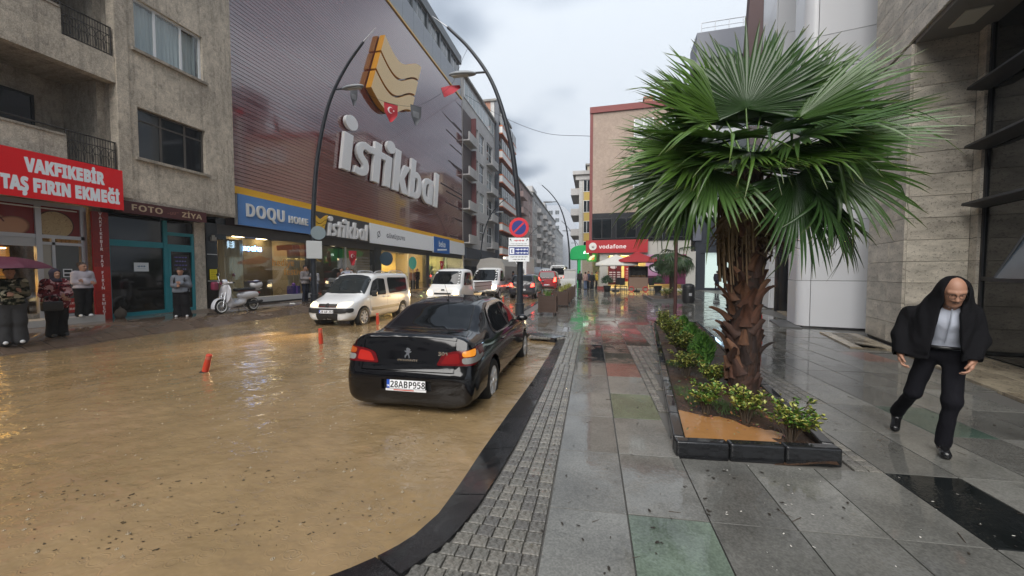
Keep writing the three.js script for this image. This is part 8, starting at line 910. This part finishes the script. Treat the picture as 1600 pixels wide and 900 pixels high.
[[-13.0, -44, -3.4, 'curved lamp post beyond the furniture store, second along the left pavement'], [-13, -72, -3.4, 'curved lamp post third along the left pavement'], [-13, -100, -3.4, 'curved lamp post fourth along the left pavement'], [-2.2, -38.5, 2.9, 'curved lamp post by the green canopy, second along the right pavement'], [-2.4, -66, 2.9, 'curved lamp post third along the right pavement'], [-2.4, -94, 2.9, 'small far lamp post, fourth along the right pavement']].forEach(([x, z, reach, label]) => lampPost(label, [x, 0, z], 10.3, reach, 0, 0.1));
// ---- no parking sign and plates on the central post
{ const t = thing('traffic_sign', 'round no parking sign with white information plates on the central lamp post', 'traffic sign', [-2.49, 0, -13.13], 0.16);
  const dt = printed(0.68, 0.68, (c, w) => { c.fillStyle = '#c8202f'; c.fillRect(0, 0, w, w); c.fillStyle = '#1b2a78'; c.beginPath(); c.arc(w / 2, w / 2, w * 0.36, 0, 7); c.fill(); c.strokeStyle = '#c8202f'; c.lineWidth = w * 0.085; c.beginPath(); c.moveTo(w * 0.26, w * 0.74); c.lineTo(w * 0.74, w * 0.26); c.stroke(); }, { px: 256 });
  const d = new THREE.CylinderGeometry(0.34, 0.34, 0.02, 40); RX(d, Math.PI / 2); { const P = d.attributes.position, U = d.attributes.uv; for (let i = 0; i < P.count; i++) U.setXY(i, P.getX(i) / 0.68 + 0.5, P.getY(i) / 0.68 + 0.5); } mk('sign_disc', T(d, 0, 3.18, 0.05), dt, t);
  mk('information_plate', T(plate(0.7, 0.26, 0.01), 0, 2.7, 0.05), printed(0.7, 0.26, (c, w, h) => { c.fillStyle = '#dfe3e6'; c.fillRect(0, 0, w, h); scrib(c, w * 0.25, h * 0.36, w * 0.5, h * 0.2, '#b5303a', 8); scrib(c, w * 0.1, h * 0.8, w * 0.8, h * 0.1, '#333a55', 14); c.fillStyle = '#222'; c.beginPath(); c.moveTo(w * 0.04, h * 0.2); c.lineTo(w * 0.14, h * 0.5); c.lineTo(w * 0.1, h * 0.1); c.fill(); c.beginPath(); c.moveTo(w * 0.96, h * 0.2); c.lineTo(w * 0.86, h * 0.5); c.lineTo(w * 0.9, h * 0.1); c.fill(); }, { px: 256 }), t);
  mk('information_plate', T(plate(0.72, 0.54, 0.01), 0, 2.28, 0.05), printed(0.72, 0.54, (c, w, h) => { c.fillStyle = '#dfe3e6'; c.fillRect(0, 0, w, h); c.fillStyle = '#27397f'; c.fillRect(w * 0.03, h * 0.08, w * 0.94, h * 0.5); c.fillStyle = '#e8ecf2'; c.fillRect(w * 0.06, h * 0.14, w * 0.22, h * 0.38); ft(c, 'E', w * 0.17, h * 0.34, h * 0.3, '#27397f'); scrib(c, w * 0.34, h * 0.22, w * 0.58, h * 0.1, '#e8ecf2', 10); scrib(c, w * 0.34, h * 0.44, w * 0.58, h * 0.1, '#e8ecf2', 10); scrib(c, w * 0.08, h * 0.7, w * 0.84, h * 0.07, '#444', 14); scrib(c, w * 0.2, h * 0.86, w * 0.6, h * 0.07, '#444', 10); }, { px: 256 }), t);
  mk('clamp', [T(bx(0.3, 0.03, 0.1), 0, 3.18, -0.01), T(bx(0.3, 0.03, 0.1), 0, 2.4, -0.01)], M.steel, t); }
// ---- red flexible posts in the flood
[[-6.66, -5.45, 0.3, 'leaning red flexible post nearest to us in the flood', 0.34], [-6.45, -8.15, 0, 'upright red flexible post in front of the white van bumper', 0.4], [-7.0, -11.6, 0, 'red flexible post beside the white van', 0.4], [-4.5, -19.4, 0, 'red flexible post behind the black saloon roof', 0.5], [-4.2, -21.8, 0, 'farthest red flexible post left of the central lamp post', 0.5]].forEach(([x, z, lean, label, h]) => { const t = thing('flexible_post', label, 'delineator post', [x, -0.12, z]); t.rotation.set(0.05, 0.3, -lean); const rm = std(lin(0.5, 0.045, 0.02), 0.4); mk('post', [lathe([[0, h], [0.042, h - 0.004], [0.046, h - 0.02], [0.043, h * 0.72], [0.05, h * 0.45], [0.05, -0.05]].map((p) => p), 18)], rm, t); mk('reflective_band', cyl(0.0475, 0.0465, h * 0.16, 0, h * 0.83, 0), std(lin(0.45, 0.12, 0.08), 0.3), t); mk('foot', cyl(0.1, 0.06, 0.05, 0, 0, 0), M.rubber, t); });
// ---- wooden planters
[[-1.65, -14.75, 'nearest wooden planter with a spiky plant, on wheels'], [-1.42, -18.1, 'second wooden planter from the central lamp post'], [-1.4, -20.0, 'third wooden planter from the central lamp post'], [-1.38, -21.9, 'fourth wooden planter from the central lamp post'], [-1.36, -24.2, 'farthest wooden planter in the row']].forEach(([x, z, label], n) => { const t = thing('planter', label, 'planter', [x, 0, z], 0, 'wooden planters along the pavement edge'), wm = std(lin(0.055, 0.03, 0.02), 0.55); for (let k = 0; k < 6; k++) for (const [dx, dz, a] of [[0, 0.3, 0], [0, -0.3, 0], [0.3, 0, 1.5708], [-0.3, 0, 1.5708]]) { const m = mk('board', bx(0.6, 0.098, 0.025), wm, t); m.position.set(dx, 0.17 + k * 0.104, dz); m.rotation.y = a; } for (const sx of [-1, 1]) for (const sz of [-1, 1]) { mk('corner_post', bx(0.07, 0.72, 0.07, sx * 0.31, 0.47, sz * 0.31), wm, t); mk('caster', [RZ(cyl(0.045, 0.045, 0.04, 0, 0, 0, 12), Math.PI / 2).translate(sx * 0.27, 0.05, sz * 0.27), bx(0.03, 0.08, 0.03, sx * 0.27, 0.09, sz * 0.27)], M.black, t); } mk('soil', bx(0.56, 0.04, 0.56, 0, 0.72, 0), std(lin(0.03, 0.022, 0.015), 0.9), t); seed(200 + n); const l = []; for (let i = 0; i < 46; i++) { const a = rr(0, 6.28), e = rr(0.5, 1.4), L = rr(0.2, 0.42), g = new THREE.ConeGeometry(0.016, L, 4); g.scale(1, 1, 0.3); T(g, 0, L / 2, 0); RX(g, 1.57 - e); RY(g, a); l.push(T(g, rr(-0.1, 0.1), 0.74, rr(-0.1, 0.1))); } mk('plant', l, n ? shM[1] : shM[0], t); });
// ---- thin post at the end of the bed, bins, cabinets, red bollard
{ let t = thing('signpost', 'thin reddish brown post standing at the far end of the planting bed', 'post', [2.78, 0, -13.9]); mk('pole', cyl(0.055, 0.05, 3.6, 0, 1.8, 0), std(lin(0.06, 0.022, 0.02), 0.5), t); mk('base_plate', cyl(0.12, 0.12, 0.03, 0, 0.02, 0), M.dark, t); mk('sign_panel', rb(0.5, 0.4, 0.02, 0.02, 0, 3.4, 0.06), M.alu, t);
  t = thing('litter_bin', 'round black litter bin behind the thin post', 'litter bin', [4.9, 0, -21.3]); mk('bin_body', lathe([[0.26, 0.05], [0.3, 0.2], [0.3, 0.85], [0.26, 0.98], [0.12, 1.05], [0, 1.06]], 24), M.black, t); mk('rim', T(RX(new THREE.TorusGeometry(0.3, 0.02, 6, 24), Math.PI / 2), 0, 0.8, 0), M.dark, t); mk('badge', bx(0.14, 0.14, 0.02, 0.02, 0.5, 0.3), M.alu, t);
  t = thing('bollard', 'small red bollard half hidden behind the big palm trunk', 'bollard', [3.8, 0, -9.9]); mk('post', lathe([[0.1, 0], [0.085, 0.06], [0.085, 0.62], [0.06, 0.72], [0, 0.75]], 20), std(lin(0.5, 0.02, 0.015), 0.4), t); mk('band', cyl(0.088, 0.088, 0.07, 0, 0.5, 0), M.white, t);
  t = thing('utility_cabinet', 'tall white utility cabinet beyond the planters', 'utility cabinet', [-1.75, 0, -31.5]); mk('cabinet', rb(0.95, 1.7, 0.5, 0.03, 0, 0.95, 0), std(lin(0.5, 0.51, 0.5), 0.5), t); mk('lid', rb(1.05, 0.08, 0.6, 0.03, 0, 1.84, 0), std(lin(0.45, 0.46, 0.46), 0.5), t); mk('plinth', bx(0.9, 0.2, 0.46, 0, 0.1, 0), PL.dim, t); mk('door', bx(0.42, 1.3, 0.02, -0.23, 0.95, 0.255), std(lin(0.46, 0.47, 0.47), 0.5), t); mk('door', bx(0.42, 1.3, 0.02, 0.23, 0.95, 0.255), std(lin(0.46, 0.47, 0.47), 0.5), t);
  t = thing('utility_cabinet', 'low white utility cabinet in front of the tall one', 'utility cabinet', [-1.7, 0, -28.6]); mk('cabinet', rb(1.05, 1.05, 0.5, 0.03, 0, 0.62, 0), std(lin(0.55, 0.56, 0.55), 0.5), t); mk('plinth', bx(1, 0.2, 0.46, 0, 0.1, 0), PL.dim, t); mk('door', bx(0.92, 0.8, 0.02, 0, 0.62, 0.255), std(lin(0.5, 0.51, 0.5), 0.5), t); }
// ---- kiosk, parasols and pots before the corner building
function parasol(label, p, R, H, m, tilt = 0) { const t = thing('parasol', label, 'parasol', p); t.rotation.z = tilt; const P = [], I = []; for (let i = 0; i <= 32; i++) { const a = (i / 32) * 6.2832, k = 1 / Math.max(Math.abs(Math.cos(a)), Math.abs(Math.sin(a))); for (const [q, y] of [[0, H], [0.5, H - R * 0.24], [1, H - R * 0.44], [1.005, H - R * 0.44 - 0.22]]) P.push(Math.cos(a) * R * q * Math.min(k, 1.25), y, Math.sin(a) * R * q * Math.min(k, 1.25)); } for (let i = 0; i < 32; i++) for (let j = 0; j < 3; j++) { const a = i * 4 + j; I.push(a, a + 4, a + 1, a + 1, a + 4, a + 5); } const g = new THREE.BufferGeometry(); g.setAttribute('position', new THREE.Float32BufferAttribute(P, 3)); g.setIndex(I); g.computeVertexNormals(); mk('canopy', g, m, t); mk('pole', cyl(0.035, 0.03, H, 0, H / 2, 0), M.wood, t); mk('foot', cyl(0.3, 0.26, 0.1, 0, 0.05, 0), M.dark, t); for (let i = 0; i < 8; i++) { const a = i * 0.785; mk('rib', bar([0, H - 0.5, 0], [Math.cos(a) * R * 0.8, H - R * 0.38, Math.sin(a) * R * 0.8], 0.012, 4), M.wood, t); } return t; }
parasol('red parasol over the dark kiosk', [3.7, 0, -33.9], 1.55, 3.35, std(lin(0.3, 0.015, 0.02), 0.7, { side: 2 })); parasol('white parasol left of the red one', [2.0, 0, -34.2], 1.7, 3.15, std(lin(0.55, 0.54, 0.5), 0.7, { side: 2 }));
{ const t = thing('kiosk', 'dark wooden snack kiosk on wheels under the red parasol', 'kiosk', [3.75, 0, -33.5]); mk('counter', [rb(1.5, 0.9, 0.8, 0.03, 0, 0.75, 0)], std(lin(0.2, 0.13, 0.09), 0.5), t); mk('cabinet', [bx(1.5, 0.06, 0.8, 0, 2.1, 0), bx(0.06, 0.9, 0.8, -0.72, 1.65, 0), bx(0.06, 0.9, 0.8, 0.72, 1.65, 0), bx(1.5, 0.9, 0.04, 0, 1.65, -0.38)], std(lin(0.03, 0.022, 0.018), 0.5), t); mk('display_glass', bx(1.38, 0.5, 0.02, 0, 1.5, 0.36), M.glass, t); { seed(71); const f = []; for (let i = 0; i < 18; i++) f.push(sph(0.08, rr(-0.6, 0.6), 1.3, rr(-0.2, 0.25), 8)); tag(mk('snack', f, std(lin(0.2, 0.1, 0.04), 0.7), t), null, null, null, 'stuff'); } for (const s of [-0.55, 0.55]) mk('wheel', T(new THREE.TorusGeometry(0.2, 0.035, 8, 20), s, 0.23, 0.42), M.red, t);
  for (const [x, z, lab] of [[1.25, -33.2, 'big leafy pot plant left of the white parasol'], [5.35, -33.6, 'leafy pot plant right of the dark kiosk']]) { const q = thing('potted_plant', lab, 'pot plant', [x, 0, z]); mk('pot', lathe([[0, 0], [0.24, 0], [0.32, 0.5], [0.28, 0.5], [0.26, 0.42], [0, 0.42]], 20), M.black, q); seed(81 + x); const l = []; for (let i = 0; i < 420; i++) { const a = rr(0, 6.28), e = rr(-0.3, 1.5), r = rr(0.25, 0.62), g = new THREE.CircleGeometry(0.09, 5); g.scale(0.5, 1, 1); RX(g, rr(-1.5, 0.2)); RY(g, a); l.push(T(g, Math.sin(a) * r * Math.cos(e), 0.85 + r * Math.sin(e) * 0.8, Math.cos(a) * r * Math.cos(e))); } mk('foliage', l, std(lin(0.02, 0.05, 0.018), 0.5, { side: 2 }), q); }
  const ch = (x, z, a, lab) => { const q = thing('chair', lab, 'chair', [x, 0, z], a, 'dark chairs by the kiosk'); const m = M.black; mk('seat', rb(0.45, 0.06, 0.45, 0.02, 0, 0.46, 0), m, q); mk('backrest', RX(rb(0.45, 0.62, 0.05, 0.02), -0.12).translate(0, 0.85, -0.24), m, q); for (const sx of [-0.19, 0.19]) for (const sz of [-0.19, 0.19]) mk('leg', bar([sx, 0, sz], [sx, 0.45, sz * 0.9], 0.02), m, q); }; ch(2.55, -33.0, 0.3, 'dark chair immediately left of the kiosk'); ch(2.15, -33.9, -0.4, 'dark chair under the white parasol behind the other'); ch(4.85, -33.2, 0.2, 'dark chair immediately right of the kiosk'); }
// ---- pennants, cable, small things on the left pavement
function pennant(label, p, turn, w, h, draw, sway = 0.1) { const t = thing('pennant', label, 'pennant', p, turn); const N = 10, P = [], U = [], I = []; for (let j = 0; j <= N; j++) for (let i = 0; i <= 6; i++) { const v = j / N, u = i / 6, ww = w * lerp(1, 0.12, Math.max(0, (v - 0.55) / 0.45)) ; P.push((u - 0.5) * ww, -v * h, sway * Math.sin(v * 4 + u * 3) * v); U.push(u, 1 - v); if (i < 6 && j < N) { const a = j * 7 + i; I.push(a, a + 7, a + 1, a + 1, a + 7, a + 8); } } const g = new THREE.BufferGeometry(); g.setAttribute('position', new THREE.Float32BufferAttribute(P, 3)); g.setAttribute('uv', new THREE.Float32BufferAttribute(U, 2)); g.setIndex(I); g.computeVertexNormals(); const m = printed(w, h, draw, { px: 128, rough: 0.8 }); m.side = 2; mk('cloth', g, m, t); mk('hem', bar([-w / 2, 0, 0], [w / 2, 0, 0], 0.012), M.dark, t); return t; }
const redF = (c, w, h) => { c.fillStyle = '#b02a34'; c.fillRect(0, 0, w, h); c.fillStyle = '#e8dada'; c.beginPath(); c.arc(w * 0.46, h * 0.36, w * 0.22, 0, 7); c.fill(); c.fillStyle = '#b02a34'; c.beginPath(); c.arc(w * 0.53, h * 0.36, w * 0.17, 0, 7); c.fill(); c.fillStyle = '#e8dada'; c.beginPath(); c.arc(w * 0.7, h * 0.36, w * 0.06, 0, 7); c.fill(); }, greyF = (c, w, h) => { c.fillStyle = '#54565a'; c.fillRect(0, 0, w, h); c.fillStyle = '#7e8084'; c.fillRect(w * 0.2, h * 0.3, w * 0.6, h * 0.3); };
pennant('red pennant with white crescent hanging before the yellow emblem', [-11.15, 11.1, -20.15], 0.9, 0.8, 1.0, redF); pennant('grey pennant right of the crescent pennant', [-10.22, 11.4, -21.37], 0.9, 0.7, 1.1, greyF); pennant('small dark pennant below the left lamp head', [-11.98, 10.95, -17.93], 0.8, 0.36, 0.8, greyF); { const t = pennant('plain red pennant blown sideways near the store roof', [-8.3, 11.7, -20.72], 0.2, 0.55, 1.05, (c, w, h) => { c.fillStyle = '#9c2a36'; c.fillRect(0, 0, w, h); }, 0.15); t.rotation.z = 1.9; }
[[-14.3, 2.95, -21.0, 'red flag hanging by the dark store entrance'], [-14.3, 2.7, -35.2, 'red flag hanging below the blue sign with the white lettering']].forEach(([x, y, z, l]) => pennant(l, [x, y, z], 1.2, 0.55, 0.9, redF, 0.12));
{ const t = thing('overhead_cable', 'thin cable with faint bunting sagging across the street', 'cable'); mk('cable', tube([[-14.8, 22.5, -44], [-10, 19.0, -42.5], [-5, 16.3, -41], [-0.2, 14.6, -38]], 0.022, 50, 5), M.dark, t); const c2 = thing('bunting_line', 'thin line carrying the pennants between the two big lamp posts', 'cable'); mk('cable', tube([[-11.2, 9.6, -14.9], [-11.98, 10.96, -17.93], [-11.15, 11.11, -20.15], [-10.22, 11.41, -21.37], [-8.3, 11.7, -20.72], [-4.4, 9.6, -13.4]], 0.008, 60, 4), M.dark, c2); }
{ const t = thing('notice_sign', 'yellow notice on the black corner pillar', 'notice', [-14.985, 1.55, -12.75], Math.PI / 2); mk('notice_face', plate(0.3, 0.42, 0.012), printed(0.3, 0.42, (c, w, h) => { c.fillStyle = '#d8c613'; c.fillRect(0, 0, w, h); for (let i = 0; i < 5; i++) scrib(c, w * 0.12, h * (0.16 + i * 0.17), w * 0.76, h * 0.06, '#5a5210', 8); }, { px: 96 }), t); mk('notice_pin', [sph(0.008, 0, 0.19, 0.01, 6), sph(0.008, 0, -0.19, 0.01, 6)], M.steel, t); }
{ let t = thing('signboard', 'round grey blade sign with a white panel on the left lamp post', 'sign', [-12.05, 0.12, -14.86], 0.7); mk('disc', T(RX(new THREE.CylinderGeometry(0.3, 0.3, 0.05, 30), Math.PI / 2), 0.2, 3.25, 0.12), std(lin(0.2, 0.25, 0.27), 0.5), t); mk('panel', rb(0.62, 0.78, 0.05, 0.03, 0.03, 2.5, 0.14), std(lin(0.5, 0.52, 0.52), 0.5), t);
  t = thing('signboard', 'round dark blue blade sign left of the yellow lit shop', 'sign', [-14.4, 2.6, -25.1]); mk('disc', RX(new THREE.CylinderGeometry(0.5, 0.5, 0.08, 30), Math.PI / 2), std(lin(0.04, 0.07, 0.1), 0.4), t); mk('arm', bar([-0.6, 0, 0], [0, 0, 0], 0.03), M.dark, t);
  t = thing('signboard', 'teal round sign on a stand by the yellow lit shop', 'sign', [-14.2, 0.18, -28.8]); mk('disc', T(RX(new THREE.CylinderGeometry(0.34, 0.34, 0.06, 24), Math.PI / 2).scale(1, 1.5, 1), 0, 2.2, 0), std(lin(0.02, 0.2, 0.2), 0.5), t); mk('stand', cyl(0.03, 0.03, 1.8, 0, 0.9, 0), M.steel, t);
  t = thing('sack', 'brownish sack slumped at the foot of the red banner', 'sack', [-14.75, 0.18, -9.42]); mk('sack_body', sdfGeo((x, y, z) => ellD(x, y, z, [0, 0.13, 0], [0.16, 0.18, 0.14]) + 0.03 * (fbm((x + 1) / 2, (y + z + 1) / 2, 20, 20, 2, 3) - 0.5), [-0.25, -0.06, -0.25], [0.25, 0.4, 0.25], 0.02), std(lin(0.07, 0.055, 0.04), 0.9), t); mk('sack_neck', T(new THREE.ConeGeometry(0.06, 0.1, 8), 0, 0.33, 0), std(lin(0.06, 0.045, 0.035), 0.9), t);
  t = thing('display_boxes', 'purple gift boxes standing at the shop window', 'gift boxes', [-15.35, 0.5, -17.4], Math.PI / 2); mk('box', rb(0.5, 0.42, 0.4, 0.02, 0, 0.22, 0), std(lin(0.06, 0.04, 0.18), 0.5), t); mk('ribbon', [bx(0.06, 0.43, 0.41, 0, 0.22, 0), sph(0.09, 0, 0.5, 0, 8)], std(lin(0.3, 0.12, 0.5), 0.4), t);
  t = thing('litter', 'crumpled white paper on the pavement right of the scooter', 'litter', [-13.3, 0.19, -15.0]); mk('paper', sdfGeo((x, y, z) => ellD(x, y, z, [0, 0.02, 0], [0.14, 0.03, 0.09]) + 0.05 * (fbm((x + 1) / 2, (z + 1) / 2, 30, 30, 2, 3) - 0.5), [-0.25, -0.06, -0.2], [0.25, 0.12, 0.2], 0.016), M.white, t); }
// ---- haze, and the beams of the lit headlamps on the wet street
scene.fog = new THREE.FogExp2(new THREE.Color().setRGB(0.62, 0.68, 0.75), 0.0009);
for (const [x, y, z, k] of [[-7.75, 0.58, -10.6, 26], [-8.85, 0.58, -10.6, 26], [-6.3, 0.66, -16.9, 30], [-7.55, 0.66, -16.9, 30], [-6.05, 0.66, -23.1, 30]]) { const s = new THREE.SpotLight(0xffd9a0, k, 16, 0.5, 0.8, 2); s.position.set(x, y, z); s.target.position.set(x * 0.96, -0.3, z + 7); s.castShadow = true; s.shadow.radius = 3; scene.add(s, s.target); }
camera.updateProjectionMatrix();
renderer.render(scene, camera);
